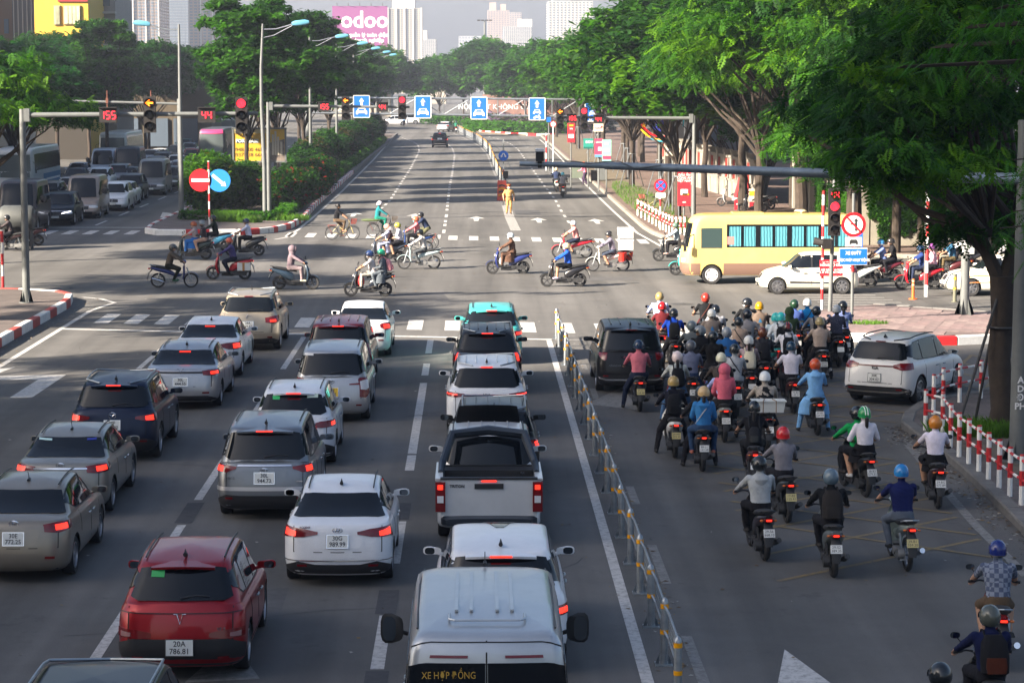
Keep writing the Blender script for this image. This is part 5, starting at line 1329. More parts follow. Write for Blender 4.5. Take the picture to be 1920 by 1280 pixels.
# billboards
t = thing('billboard','big purple rooftop billboard with white lettering above the left trees','billboard',(*AT(676,50,480).xy,0)); a = AT(623,12,480); b = AT(727,88,480); c = (a + b) / 2 - t.location
m = MB(); m.box((c.x,0,c.z),(b.x - a.x,.4,a.z - b.z)); m.build('panel',mat('billboard_purple',(.19,.055,.17),.6),t,0)
text('odoo',4.6,WHITES,t,FACE((c.x + .9,-.25,c.z + 1.2)),'billboard_lettering',bold=.09,sx=.95); text('qu\u1ea3n l\u00fd to\u00e0n di\u1ec7n\ndoanh nghi\u1ec7p',1.1,WHITES,t,FACE((c.x + 1.7,-.25,c.z - 2.2)),'billboard_lettering',bold=.02)
m = MB()
for k in range(5): m.box((c.x - 4.5 + k * 2.25,2.2,(a.z + b.z) / 2 - 3),(.2,.2,a.z - b.z + 6)); m.tube([(c.x - 4.5 + k * 2.25,0,a.z),(c.x - 4.5 + k * 2.25,-1,a.z + .6)],.07,5)
m.box((c.x,2.2,b.z - .6),(10.6,4,1.0)); tag(m.build('steel_frame',GREYP,t,0),kind='stuff'); m = MB(); m.box((c.x,8,b.z / 2 - .5),(12,14,b.z - 1)); m.build('supporting_building',CREAM,t,0)
a = AT(437,241,152); b = AT(536,303,152); c = (a + b) / 2; t = thing('billboard','yellow FOR LEASE billboard standing on the planted median','billboard',(c.x,152,0)); w_,h_ = b.x - a.x,a.z - b.z
m = MB(); m.box((0,0,c.z),(w_,.25,h_)); m.build('panel',mat('lease_yellow',(.62,.36,.025),.5),t,0)
m = MB(); m.box((0,-.01,c.z + h_ / 2),(w_ + .16,.34,.1)); m.box((0,-.01,c.z - h_ / 2),(w_ + .16,.34,.1)); m.box((-w_ / 2,-.01,c.z),(.1,.34,h_)); m.box((w_ / 2,-.01,c.z),(.1,.34,h_)); m.build('frame',GREYP,t,0)
m = MB(); m.box((-w_ * .15,-.14,c.z + h_ * .42),(w_ * .68,.02,h_ * .14)); m.build('pale_band',mat('pale_yellow',(.6,.5,.25),.5),t,0)
m = MB(); m.box((-w_ * .23,-.15,c.z + h_ * .12),(w_ * .42,.02,h_ * .11)); q = m.build('label_box',mat('dark_green',(.02,.07,.05),.5),t,0); text('FOR LEASE',.3,WHITES,q,FACE((-w_ * .23,-.17,c.z + h_ * .12)),'sign_lettering',bold=.008)
text('0948 000 468\n0937 038 666',.34,mat('brown_ink',(.1,.06,.02),.6),t,FACE((-w_ * .22,-.14,c.z - h_ * .22)),'sign_lettering'); text('SQUARE',.22,mat('green_ink',(.03,.16,.08),.6),t,FACE((-w_ * .28,-.17,c.z + h_ * .42)),'sign_lettering')
m = MB()
m.prism([(w_ * .02,c.z - h_ * .48),(w_ * .08,c.z - h_ * .15),(w_ * .22,c.z + h_ * .08),(w_ * .48,c.z + h_ * .18),(w_ * .48,c.z - h_ * .48)],-.155,-.13,axis='y'); m.build('skyline_picture',mat('picture_greybrown',(.16,.13,.11),.5,noise=.6,nscale=2.5),t,0)
for x,hh in ((.26,.62),(.31,.72),(.36,.55),(.42,.4)): m = MB(); m.box((w_ * x,-.165,c.z - h_ * .3 + h_ * hh / 2),(w_ * .04,.02,h_ * hh)); m.build('printed_tower',mat('printed_tower',(.45,.40,.32),.5),t,0)
for sg in (-1,1): m = MB(); m.tube([(sg * w_ * .3,.1,0),(sg * w_ * .3,.1,c.z - h_ / 2)],.1,8); m.build('post',GREYP,t)
# ================================================================ poles, signals, signs
def lens(mb,c,r,mi): mb.lathe([(0,-.012),(r * .7,-.010),(r,0)],16,mi,Matrix.Translation(c) @ Matrix.Rotation(-PI / 2,4,'Z') @ Matrix.Rotation(0,4,'X'))
SIGB = mat('signal_housing',(.014,.012,.012),.55); LOFF = mat('dark_lens',(.03,.03,.03),.25); LEDR = mat('led_red',(.9,.02,.03),.4,emit=.9,emc=(1,.02,.035)); LEDO = mat('led_orange',(1,.3,.02),.4,emit=.9,emc=(1,.16,.01)); DIM = mat('dim_segments',(.06,.02,.02),.5)
def signal_head(parent,c,s,arrow_=False,n=3,number=None):
 """signal head facing the camera, centre c, aspect spacing s"""
 m = MB(); h = s * n
 m.box((c[0],c[1],c[2]),(s * 1.02,s * .5,h * 1.03)); o = m.build('signal_head',SIGB,parent,20)
 for k in range(n):
  z = c[2] + h / 2 - s * (k + .5); m = MB(); vs_ = []
  for i in range(13):
   a = PI * 1.25 * i / 12 - PI * .125; x = c[0] + s * .42 * math.cos(a); zz = z + s * .42 * math.sin(a); vs_ += [(x,c[1] - s * .25,zz),(x,c[1] - s * .62,zz - s * .03)]
  m.add(vs_,[(2 * i,2 * i + 1,2 * i + 3,2 * i + 2) for i in range(12)]); m.build('visor',SIGB,o)
  lit = (k == 0 and number is None) or (k == 1 and number is not None)
  m = MB(); M = Matrix.Translation((c[0],c[1] - s * .27,z)) @ Matrix.Rotation(PI / 2,4,'Z')
  m.lathe([(s * .38,0),(s * .3,.03),(.001,.05)],18,0,M @ Matrix.Rotation(PI,4,'Z'))
  L = m.build('lamp',(LEDR if lit and not arrow_ else LOFF),o)
  if lit and arrow_:
   q = MB(); a = s * .34; y = c[1] - s * .44
   q.add([(c[0] - a,y,z),(c[0] - a * .05,y,z + a * .8),(c[0] + a * .28,y,z + a * .8),(c[0] - a * .25,y,z + a * .22),(c[0] + a,y,z + a * .22),(c[0] + a,y,z - a * .22),(c[0] - a * .25,y,z - a * .22),(c[0] + a * .28,y,z - a * .8),(c[0] - a * .05,y,z - a * .8)],[(0,8,7,6,3,2,1),(3,6,5,4)])
   q.build('lit_arrow',LEDO,o,0)
  if k == 0 and number: digits(o,(c[0],c[1] - s * .46,z),number,s * .5)
 return o
SEG = {'0': 'abcdef','1': 'bc','2': 'abged','3': 'abgcd','4': 'fgbc','5': 'afgcd','9': 'abcdfg'}
def digits(o,c,txt,h,m=LEDR):
 mb = MB(); w_ = h * .5; t_ = h * .13; adv = w_ * 1.55; x0 = c[0] - adv * (len(txt) - 1) / 2
 for i,ch in enumerate(txt):
  x = x0 + i * adv
  P = dict(a=((x,h / 2),1),g=((x,0),1),d=((x,-h / 2),1),b=((x + w_ / 2,h / 4),0),c=((x + w_ / 2,-h / 4),0),f=((x - w_ / 2,h / 4),0),e=((x - w_ / 2,-h / 4),0))
  for s_ in SEG[ch]:
   (px_,pz),hz = P[s_]; mb.box((px_,c[1],c[2] + pz),(w_ * .8 if hz else t_,.01,t_ if hz else h * .42))
 mb.build('lit_number',m,o,0)
def counter(parent,c,w_,txt):
 m = MB(); m.box(c,(w_,.16,w_ * .85)); m.box((c[0],c[1] - .02,c[2] + w_ * .43),(w_ * 1.06,.3,.03)); o = m.build('countdown_display',SIGB,parent,20)
 digits(o,(c[0],c[1] - .09,c[2]),txt,w_ * .42); return o
def mast(label,uv_base,d,top_v,arm_u,arm_v,items,r=.12,arm_r=.085,left=False,base_z=.2):
 p = G(uv_base,VD(d)); t = thing('traffic_signal',label,'traffic signal',(p.x,p.y,0))
 zt = AT(uv_base,top_v,p.y).z; za0 = AT(uv_base,arm_v[0],p.y).z
 m = MB(); m.tube([(0,0,base_z),(0,0,zt)],[r * 1.15,r * .85],12); m.tube([(0,0,base_z - .05),(0,0,base_z + .03)],r * 2.1,12)
 for k in range(6):
  a = k * PI / 3; m.add([(r * math.cos(a),r * math.sin(a),base_z),(r * 2 * math.cos(a),r * 2 * math.sin(a),base_z + .02),(r * 1.1 * math.cos(a),r * 1.1 * math.sin(a),base_z + .45)],[(0,1,2),(2,1,0)])
 m.build('pole',GREYP,t)
 e = AT(arm_u,arm_v[1],p.y); x = e.x - p.x; m = MB(); m.tube([(0,0,za0),(x,0,e.z)],[arm_r * 1.1,arm_r * .8],10); m.box((math.copysign(.16,x),0,za0),(.2,.24,.45)); m.build('arm',GREYP,t)
 for it in items:
  c = AT(it[1],it[2],p.y - .2); c = (c.x - p.x,-.2,c.z)
  if it[0] == 'h': signal_head(t,c,it[3],it[4])
  else: counter(t,c,it[3],it[4])
 return t,p
mast('tall grey mast at left, its long arm carrying big 155 and 44 counters',50,83,205,484,(216,213),
     [('c',203,216,.60,'155'),('h',281,215,.40,True),('c',388,216,.60,'44'),('h',453,216,.40,False)],base_z=.26)
mast('signal mast on the tip of the median whose arm reaches over the lanes ahead',505,132,192,768,(199,201),
     [('c',607,200,.62,'155'),('h',648,203,.42,True),('c',717,201,.60,'44'),('h',754,202,.42,False)],r=.11)
mast('signal mast behind the yellow minibus with its arm reaching left',1300,122,217,1040,(222,220),
     [('h',1050,223,.37,True),('c',1072,222,.50,'155'),('h',1095,222,.37,False),('c',1122,224,.50,'44')],r=.11,base_z=.15)
# plain mast far left without lamps
p = G(341,VD(140)); t = thing('pipe_gantry','rusty horizontal pipe arm behind the first counter, over the opposite lanes','pipe arm',(p.x,p.y,0))
a = AT(78,188,p.y) - p; b = AT(335,195,p.y) - p; m = MB(); m.tube([(a.x,0,a.z + p.z),(b.x,0,b.z + p.z)],.075,8); m.build('arm',GREYP,t)
m = MB(); m.tube([(b.x,0,0),(b.x,0,b.z + .3)],.1,8); m.build('pole',GREYP,t)
for u in (92,201,283): c = AT(u,189,p.y) - p; m = MB(); m.tube([(c.x,0,c.z - .7),(c.x,0,c.z + .6)],.035,6); m.box((c.x,-.05,c.z),(.14,.2,.3)); m.build('hanger',mat('rust',(.14,.05,.03),.8),t)
# gantry
Yg = 217.0; t = thing('sign_gantry','steel lattice gantry across the road carrying blue lane signs','gantry',(0,Yg,0))
ZT = lambda u: AT(u,183 + (u - 560) * .007,Yg); ZB = lambda u: AT(u,211.5 + (u - 560) * .014,Yg)
u0,u1 = 577,1188
for f,nm in ((ZT,'top_chord'),(ZB,'bottom_chord')): a,b = f(u0),f(u1); m = MB(); m.tube([(a.x,0,a.z),(b.x,0,b.z)],.09,8); m.tube([(a.x,.9,a.z),(b.x,.9,b.z)],.08,6); m.build(nm,GALV,t)
us_ = np.linspace(u0,u1,13)
for i,u in enumerate(us_):
 a,b = ZT(u),ZB(u); m = MB(); m.tube([(a.x,0,a.z),(b.x,0,b.z)],.05,6)
 if i < 12:
  c = ZT(us_[i + 1]); d = ZB(us_[i + 1]); m.tube([(b.x,0,b.z),(c.x,0,c.z)] if i % 2 else [(a.x,0,a.z),(d.x,0,d.z)],.045,6)
 m.build('brace',GALV,t)
for u in (u0,u1): a = ZT(u); m = MB(); m.tube([(a.x,0,0),(a.x,0,a.z + .2)],.2,12); m.build('post',GREYP,t)
def lanesign(u,v,kind,w_=1.5,h_=2.02,lab=None):
 c = AT(u,v,Yg - .25); q = MB(); q.box((0,0,0),(w_,.05,h_)); o = q.build('lane_sign',BLUES,None,0); o.location = c
 tag(o,lab,'road sign','blue lane signs on the gantry')
 q = MB()
 for (x,z,a,b) in ((0,h_ / 2 - .03,w_,.06),(0,-h_ / 2 + .03,w_,.06),(-w_ / 2 + .03,0,.06,h_),(w_ / 2 - .03,0,.06,h_)): q.box((x,-.03,z),(a,.02,b))
 q.build('border',WHITES,o,0)
 q = MB(); q.prism([(-.1,.12),(.1,.12),(.1,.45),(.22,.45),(0,.78),(-.22,.45),(-.1,.45)],-.05,-.027,axis='y'); q.build('arrow_mark',WHITES,o,0)
 if kind == 'car': cars_ = [(0,-.45,1.0)]
 else: cars_ = [(0,-.28,.7)]
 for (x,z,s) in cars_:
  q = MB(); q.prism([(x + a * s,z + b * s) for a,b in [(-.5,-.25),(-.5,.02),(-.4,.1),(-.3,.32),(.3,.32),(.4,.1),(.5,.02),(.5,-.25),(.32,-.25),(.32,-.14),(-.32,-.14),(-.32,-.25)]],-.05,-.027,axis='y'); g_ = q.build('car_mark',WHITES,o,0)
  q = MB(); q.prism([(x + a * s,z + b * s) for a,b in [(-.3,.1),(-.23,.26),(.23,.26),(.3,.1)]],-.056,-.05,axis='y'); q.box((x,-.053,z - .04 * s),(.42 * s,.01,.07 * s)); q.build('car_mark_detail',BLUES,g_,0)
 if kind == 'both':
  q = MB()
  for sx in (-.22,.22): q.lathe([(.06,0),(.11,0)],14,M=Matrix.Translation((sx,-.04,-.78)) @ Matrix.Rotation(PI / 2,4,'Z')); q.lathe([(.11,0),(.06,0)],14,M=Matrix.Translation((sx,-.041,-.78)) @ Matrix.Rotation(PI / 2,4,'Z'))
  q.prism([(-.25,-.72),(-.1,-.6),(.1,-.66),(.14,-.52),(.2,-.52),(.26,-.74),(.1,-.78),(-.1,-.78)],-.045,-.028,axis='y'); q.build('motorbike_mark',WHITES,o,0)
lanesign(678,200,'car',lab='leftmost blue lane sign, partly behind the 44 counter arm'); lanesign(793,201,'car',lab='blue straight-on car lane sign just right of the red signal over the lanes')
lanesign(898,203,'car',lab='blue straight-on car lane sign in the middle of the gantry'); lanesign(1007,204.5,'both',lab='blue lane sign showing both a car and a motorbike'); lanesign(1112,207,'both',lab='rightmost blue lane sign, half hidden behind leaves and a signal')
BLHEAD = mat('lamp_blue',(.10,.30,.42),.4)
def street_lamp(label,u,d,side,ztop=10.9,base_z=.22,bend=False,grp='street lamps along the median',arm=2.0):
 p = G(u,VD(d)); t = thing('street_lamp',label,'street lamp',(p.x,p.y,0),0,grp)
 m = MB(); b = .12 if bend else 0
 m.tube([(0,0,base_z),(.0,0,3),(-b,0,6.5),(-b,0,8.5),(0,0,ztop)],[.13,.12,.10,.085,.06],12); m.tube([(0,0,base_z - .04),(0,0,base_z + .04)],.26,12)
 for k in range(4): a = k * PI / 2 + .4; m.add([(.1 * math.cos(a),.1 * math.sin(a),base_z),(.27 * math.cos(a),.27 * math.sin(a),base_z + .03),(.12 * math.cos(a),.12 * math.sin(a),base_z + .5)],[(0,1,2),(2,1,0)])
 m.build('pole',GREYP,t); s = side; m = MB()
 m.tube([(0,0,ztop - .3),(s * .7,0,ztop - .28),(s * 1.3,0,ztop - .12),(s * arm,0,ztop + .02)],.03,7); m.tube([(0,0,ztop - .75),(s * .6,0,ztop - .62),(s * 1.2,0,ztop - .3),(s * 1.6,0,ztop - .1)],.022,6)
 m.build('arm',GALV,t); m = MB()
 m.loft([(s * (arm + .35),0,ztop + .03,.10,.07,s,0,.12)] * 0 + [(s * (arm - .12),0,ztop,.09,.06,s,0,.1),(s * (arm + .05),0,ztop + .03,.14,.09,s,0,.1),(s * (arm + .6),0,ztop + .09,.15,.09,s,0,.1),(s * (arm + .82),0,ztop + .1,.08,.05,s,0,.1)],12,e=2.8)
 m.build('lamp_head',BLHEAD,t,fixn=True)
 return t
street_lamp('tall grey lamp post on the median tip whose blue head points left',341,132.5,-1,arm=1.7)
street_lamp('curved grey lamp post beside the signal mast, its blue head pointing right',497,131.2,1,bend=True,arm=1.7)
for k,(u,d) in enumerate([(583,175),(632,213),(664,252),(690,292),(706,330)]): street_lamp('%s lamp post of the row receding along the median, blue head to the right' % ['nearest','second','third','fourth','farthest'][k],u,d,1)
street_lamp('lamp post hidden in the right-hand trees, only its blue head showing',1258,183,-1,grp='lamps on the right pavement',base_z=.15)
p = G(909,VD(450)); t = thing('floodlight_mast','very tall thin floodlight mast standing against the sky','floodlight mast',(p.x,p.y,0)); z = AT(909,38,450).z
m = MB(); m.tube([(0,0,0),(0,0,z)],[.35,.15],10); m.build('pole',GREYP,t)
for sx in (-1.0,-.35,.35,1.0): m = MB(); m.box((sx * 1.1,0,z + .05),(.6,.5,.25)); m.build('floodlight',DKMET,t)
# roadside signs
def stripes(t,z0,z1,r=.045,step=.45,x=0,y=0,first=0):
 z = z0; k = first
 while z < z1 - .01:
  e = min(z + step,z1); m = MB(); m.tube([(x,y,z),(x,y,e)],r,10); m.build('post_band',REDP if k % 2 else WHITEP,t); z = e; k += 1
def disc(parent,c,r,m_,name,y=-.03,n=36,th=.015):
 mb = MB(); mb.lathe([(.001,-th),(r,-th),(r,0),(.001,0)],n,M=Matrix.Translation((c[0],c[1] + y,c[2])) @ Matrix.Rotation(PI / 2,4,'Z')); return mb.build(name,m_,parent)
p = G(393,VD(127)); t = thing('road_sign','round red no-entry sign on a striped post beside the blue arrow disc','road sign',(p.x,p.y,0)); stripes(t,.2,3.6,.05,.42)
a = AT(376,338,p.y) - p; o = disc(t,(a.x,0,a.z),.60,REDS,'no_entry_disc'); m = MB(); m.box((a.x,-.06,a.z),(.96,.01,.17)); m.build('white_bar',WHITES,o,0)
a = AT(411,338.5,p.y) - p; o = disc(t,(a.x,0,a.z),.60,mat('bright_sign_blue',(.02,.22,.7),.4),'arrow_disc')
m = MB(); c,s_ = math.cos(-R(40)),math.sin(-R(40)); m.prism([(a.x + x * c - z * s_,a.z + x * s_ + z * c) for x,z in [(-.46,-.08),(.25,-.08),(.25,-.16),(.48,0),(.25,.16),(.25,.08),(-.46,.08)]],-.06,-.048,axis='y'); m.build('arrow_mark',WHITES,o,0)
m = MB(); m.tube([(-.4,.0,2.55),(.45,.0,2.55)],.025,6); m.build('bracket',GALV,t)
p = G(944,VD(169)); t = thing('road_sign','blue round divider sign with two white arrows at the end of the railing','road sign',(p.x,p.y,0)); stripes(t,0,1.9,.05,.5,first=1); m = MB(); m.tube([(0,0,1.9),(0,0,3.6)],.045,8); m.build('post',GALV,t)
a = AT(945,292,p.y) - p; o = disc(t,(0,0,a.z),.36,BLUES,'sign_disc')
for sg in (-1,1): m = MB(); c,s_ = math.cos(R(-90 + sg * 28)),math.sin(R(-90 + sg * 28)); m.prism([(sg * .1 + x * c - z * s_,a.z + .04 + x * s_ + z * c) for x,z in [(-.16,-.035),(.06,-.035),(.04,-.09),(.2,0),(.04,.09),(.06,.035),(-.16,.035)]],-.06,-.045,axis='y'); m.build('arrow_mark',WHITES,o,0)
p = G(941,VD(156)); t = thing('crash_barrel','red plastic divider block with black and yellow chevrons behind the officer','divider block',(p.x,p.y,0)); m = MB(); m.box((0,0,.65),(.62,.5,1.3),taper=(.9,.9)); m.build('block',mat('faded_red_plastic',(.5,.05,.03),.6),t,30)
for k in range(4): m = MB(); m.prism([(-.22,.28 + k * .2),(0,.36 + k * .2),(.22,.28 + k * .2),(.22,.38 + k * .2),(0,.46 + k * .2),(-.22,.38 + k * .2)],-.262,-.25,axis='y'); m.build('chevron',mat('chevron_yellow',(.6,.3,.02),.5) if k % 2 == 0 else BLACKP,t,0)
p = G(948,VD(160)); t = thing('warning_lamp','small black solar warning lamp box beside the divider sign','warning lamp',(p.x,p.y,0)); m = MB(); m.tube([(0,0,0),(0,0,1.5)],.03,6); m.box((0,0,1.5),(.34,.3,.5)); m.build('lamp_box',BLACKP,t,20); m = MB(); m.box((0,0,1.95),(.3,.25,.04)); m.build('solar_panel',GALV,t,0)
p = G(1238,VD(124)); t = thing('road_sign','round no-stopping sign with a red cross on blue above a small white plate','road sign',(p.x,p.y,0)); stripes(t,.15,2.0,.05,.4); m = MB(); m.tube([(0,0,2.0),(0,0,3.2)],.045,8); m.build('post',GALV,t)
a = AT(1237.5,348,p.y) - p; o = disc(t,(0,0,a.z),.34,REDS,'sign_disc'); q = disc(t,(0,0,a.z),.25,BLUES,'blue_field',y=-.05)
m = MB()
for r_ in (45,-45): m.box((0,-.068,a.z),(.5,.008,.06),M=Matrix.Translation((0,0,a.z)) @ Matrix.Rotation(R(r_),4,'Y') @ Matrix.Translation((0,0,-a.z)))
m.build('cross_mark',REDS,q,0); m = MB(); m.box((0,-.04,a.z - .5),(.5,.03,.24)); q = m.build('distance_plate',WHITES,t,0); text('50 m',.17,INK,q,FACE((0,-.06,a.z - .5)),'sign_lettering')
# small signs and banners on the right pavement
def banner(label,u0,u1,v0,v1,d,m_,words=(),cat='banner',base_u=None,post=True,name='banner',marks=()):
 Y = G(960,VD(d)).y; a = AT(u0,v0,Y); b = AT(u1,v1,Y); c = (a + b) / 2; t = thing(name,label,cat,(c.x,Y,0)); w_,h_ = b.x - a.x,a.z - b.z
 if post: m = MB(); m.tube([(0 if base_u is None else base_u,.08,0.15),(0 if base_u is None else base_u,.08,b.z + h_ * .9)],.05,8); m.build('post',GREYP,t)
 m = MB(); m.box((0,0,c.z),(w_,.05,h_)); q = m.build('panel',m_,t,0)
 for (s_,sz,fx,fz,mm) in words: text(s_,sz * h_,mm,t,FACE((fx * w_,-.04,c.z + fz * h_)),'lettering',bold=.004)
 for (fx,fz,fw,fh,mm) in marks: m = MB(); m.box((fx * w_,-.035,c.z + fz * h_),(fw * w_,.02,fh * h_)); m.build('printed_block',mm,t,0)
 return t
CRED = mat('banner_red',(.55,.015,.03),.6); TEAL = mat('sign_teal',(.02,.25,.2),.5); PNKS = mat('poster_pink',(.6,.05,.12),.5); MINT = mat('poster_mint',(.25,.62,.5),.5); GOLD = mat('print_gold',(.8,.4,.02),.5)
banner('tall red banner with white lettering left of the signal post',1271,1295,318,386,127,CRED,[('D\u1ea4U \u1ea4N\nC\u00d4NG AN\nVI\u1ec6T NAM',.085,0,.27,WHITES),('2025',.05,0,-.4,WHITES)],marks=[(0,-.12,.55,.16,WHITES),(.1,-.18,.5,.05,GOLD)])
banner('small red banner hanging below the 155 counter in the row of trees',1064,1078,231,267,168,CRED,[('VN',.12,0,.2,WHITES)],marks=[(0,.38,.6,.08,GOLD),(0,-.18,.7,.2,WHITES)])
banner('small green bank sign with white letters on the right pavement',1094,1112,260,279,170,TEAL,[('BIDV',.34,.1,.15,WHITES)],cat='sign',name='shop_sign',marks=[(0,-.38,.98,.12,mat('teal_dark',(.01,.12,.1),.5))])
banner('pink advertising poster standing behind the mint poster',1115,1131,260,295,165,PNKS,[('LIGHT',.12,0,.3,WHITES)],cat='poster',name='poster',marks=[(.1,-.05,.4,.2,WHITES),(0,-.42,.98,.14,mat('poster_blue',(.1,.3,.5),.5))])
banner('mint green advertising poster in front of the pink one',1129,1146,262,302,163,MINT,[('SALE',.1,0,.3,WHITES)],cat='poster',name='poster',marks=[(0,.0,.7,.14,WHITES),(0,-.33,.9,.16,PNKS)])
def lightbox(label,u0,u1,v0,v1,d):
 t = banner(label,u0,u1,v0,v1,d,mat('cream_lightbox',(.62,.57,.46),.5),[('VietinBank',.2,-.05,-.05,mat('navy',(.01,.04,.2),.5))],cat='sign',name='bank_sign',marks=[(.33,.12,.14,.2,REDS)]); return t
lightbox('cream bank light box hanging just under the 44 counter',1113,1131,232,247,170); lightbox('cream bank light box on the tree trunk left of the signal post',1248,1276,272,292,140)
banner('small blue street sign plate beside the round no-turn disc far ahead',1025,1033,220,229,200,BLUES,cat='sign',name='street_sign')
p = G(1037,VD(200)); t = thing('road_sign','small round white no-left-turn sign far ahead under the signals','road sign',(p.x,p.y,0)); m = MB(); m.tube([(0,0,0),(0,0,4)],.05,8); m.build('post',WHITEP,t); a = AT(1037,233,p.y) - p; disc(t,(0,0,a.z),.27,REDS,'sign_rim'); disc(t,(0,0,a.z),.2,WHITES,'sign_disc',y=-.05)
t = thing('striped_post','red and white striped post on the verge under the signals far ahead','post',(*G(1024,VD(205)).xy,0)); stripes(t,0,3.2,.06,.5)
banner('red and yellow propaganda board on the creeper-covered wall',1620,1662,364,392,113,CRED,cat='sign',name='notice_board',post=False,marks=[(-.2,.3,.5,.25,GOLD),(.1,-.3,.6,.15,GOLD)])
# the emblem of the city street decoration
Yd = G(960,VD(150)).y; c = AT(1237,226,Yd); t = thing('street_decoration','coloured ring emblem with stars and curved ribbons hung among the right trees','street decoration',(c.x,Yd,c.z))
def ringm(cx,cz,r,w_,a0,a1,m_,nm,taper=0,par=None,n=26):
 mb = MB(); vs_ = []
 for k in range(n + 1):
  f = k / n; a = lerp(a0,a1,f); q = w_ * (1 - taper * f) / 2
  for rr_ in (r - q,r + q):
   for y in (-.04,.04): vs_.append((cx + rr_ * math.cos(a),y,cz + rr_ * math.sin(a)))
 fs = []
 for k in range(n): b = 4 * k; fs += [(b,b + 4,b + 6,b + 2),(b + 1,b + 3,b + 7,b + 5),(b,b + 1,b + 5,b + 4),(b + 2,b + 6,b + 7,b + 3)]
 mb.add(vs_,fs); return mb.build(nm,m_,par or t,0)
NAVY = mat('deep_blue',(.015,.02,.22),.5); ringm(0,0,.6,.16,0,2 * PI,NAVY,'ring',n=36)
m = MB()
for (x,z,a,b) in ((0,.3,.5,.09),(0,-.05,.7,.09),(-.2,.12,.09,.35),(.2,.12,.09,.35),(-.2,-.3,.09,.4),(.2,-.3,.09,.4),(0,-.3,.4,.08)): m.box((x,0,z),(a,.09,b))
m.build('gate_emblem',NAVY,t,0)
ringm(-.55,.1,1.25,.20,R(75),R(-20),REDS,'ribbon',.8); ringm(-.35,.15,1.35,.22,R(62),R(-5),GOLD,'ribbon',.8); ringm(-.2,.1,1.5,.22,R(50),R(0),mat('ribbon_green',(.01,.2,.08),.5),'ribbon',.8); ringm(.0,.0,1.5,.2,R(35),R(-15),mat('ribbon_cyan',(.05,.4,.55),.5),'ribbon',.8)
ringm(.1,.35,1.35,.2,R(205),R(285),REDS,'ribbon',.8); ringm(.1,.25,1.45,.18,R(212),R(280),GOLD,'ribbon',.8); ringm(.2,.05,1.35,.14,R(235),R(290),MATS['ribbon_cyan'],'ribbon',.8)
def star(x,z,r): m = MB(); m.prism([(x + (r if k % 2 == 0 else r * .45) * math.sin(PI * k / 5),z + (r if k % 2 == 0 else r * .45) * math.cos(PI * k / 5)) for k in range(10)],-.06,.06,axis='y'); m.build('star',GOLD,t,0)
for q in ((-.12,1.05,.15),(1.1,.7,.18),(-1.0,-.3,.17),(-.8,-.85,.14),(.6,1.1,.14)): star(*q)
m = MB(); m.tube([(0,.1,2.2),(0,.1,-c.z)],.07,8); m.build('post',GREYP,t)
# near camera arm from the thick pole on the right
p = G(1908,VD(49.5)); t = thing('camera_pole','thick grey steel pole with stencilled letters and a long arm carrying a traffic camera','camera pole',(p.x,p.y,0)); Y = p.y
m = MB(); m.tube([(0,0,.15),(0,0,7.2)],[.19,.15],16); m.tube([(0,0,.15),(0,0,.2)],.34,16)
for k in range(6): a = k * PI / 3; m.add([(.18 * math.cos(a),.18 * math.sin(a),.18),(.33 * math.cos(a),.33 * math.sin(a),.2),(.19 * math.cos(a),.19 * math.sin(a),.6)],[(0,1,2),(2,1,0)])
m.build('pole',GREYP,t)
a = AT(974,307,Y) - p; b = AT(1240,313,Y) - p; c_ = AT(1720,331,Y) - p
m = MB(); m.tube([(a.x,0,a.z),(b.x * .6 + a.x * .4,0,lerp(a.z,b.z,.6))],[.05,.06],12); m.tube([(b.x * .6 + a.x * .4,0,lerp(a.z,b.z,.6)),(c_.x,0,c_.z),(0,0,c_.z - .05)],[.075,.105,.12],12); m.build('arm',mat('arm_steel',(.30,.34,.37),.45,metal=.6,noise=.2,nscale=3),t)
m = MB(); m.tube([AT(u,v,Y - .1) - p for u,v in ((1058,302),(1080,303),(1105,307),(1130,304),(1160,302),(1190,316),(1240,310))],.012,5); m.build('cable',GREYP,t)
q = AT(1012,293,Y) - p; m = MB(); m.box((q.x,0,q.z),(.16,.34,.20)); m.box((q.x,0,q.z - .17),(.08,.1,.14)); o = m.build('traffic_camera',BLACKP,t,20); m = MB(); m.box((q.x,-.01,q.z + .125),(.175,.42,.05)); m.build('camera_hood',mat('pale_grey_plastic',(.55,.57,.6),.5),o,20)
for i,(s_,dv) in enumerate((('A',700),('D',715),('D',743),('PH',765))):
 pass
text('A\nD\n\u0110\nPH',.19,WHITEP,t,FACE((-.02,-.195,AT(1908,735,Y).z)),'stencilled_letters',ext=.003,bold=.006)
# slim second pole with box
p = G(1808,VD(80)); t = thing('utility_pole','pale grey tapering steel pole with a small metal box, right of the crossing','pole',(p.x,p.y,0)); m = MB(); m.tube([(0,0,.1),(0,0,7.5)],[.16,.11],14)
for k in range(6): a = k * PI / 3; m.add([(.15 * math.cos(a),.15 * math.sin(a),.14),(.34 * math.cos(a),.34 * math.sin(a),.15),(.15 * math.cos(a),.15 * math.sin(a),.7)],[(0,1,2),(2,1,0)])
m.build('pole',GREYP,t); a = AT(1808,461,p.y) - p; m = MB(); m.box((.05,-.2,a.z),(.34,.26,.5)); m.build('control_box',mat('box_grey',(.4,.42,.43),.5),t,20)
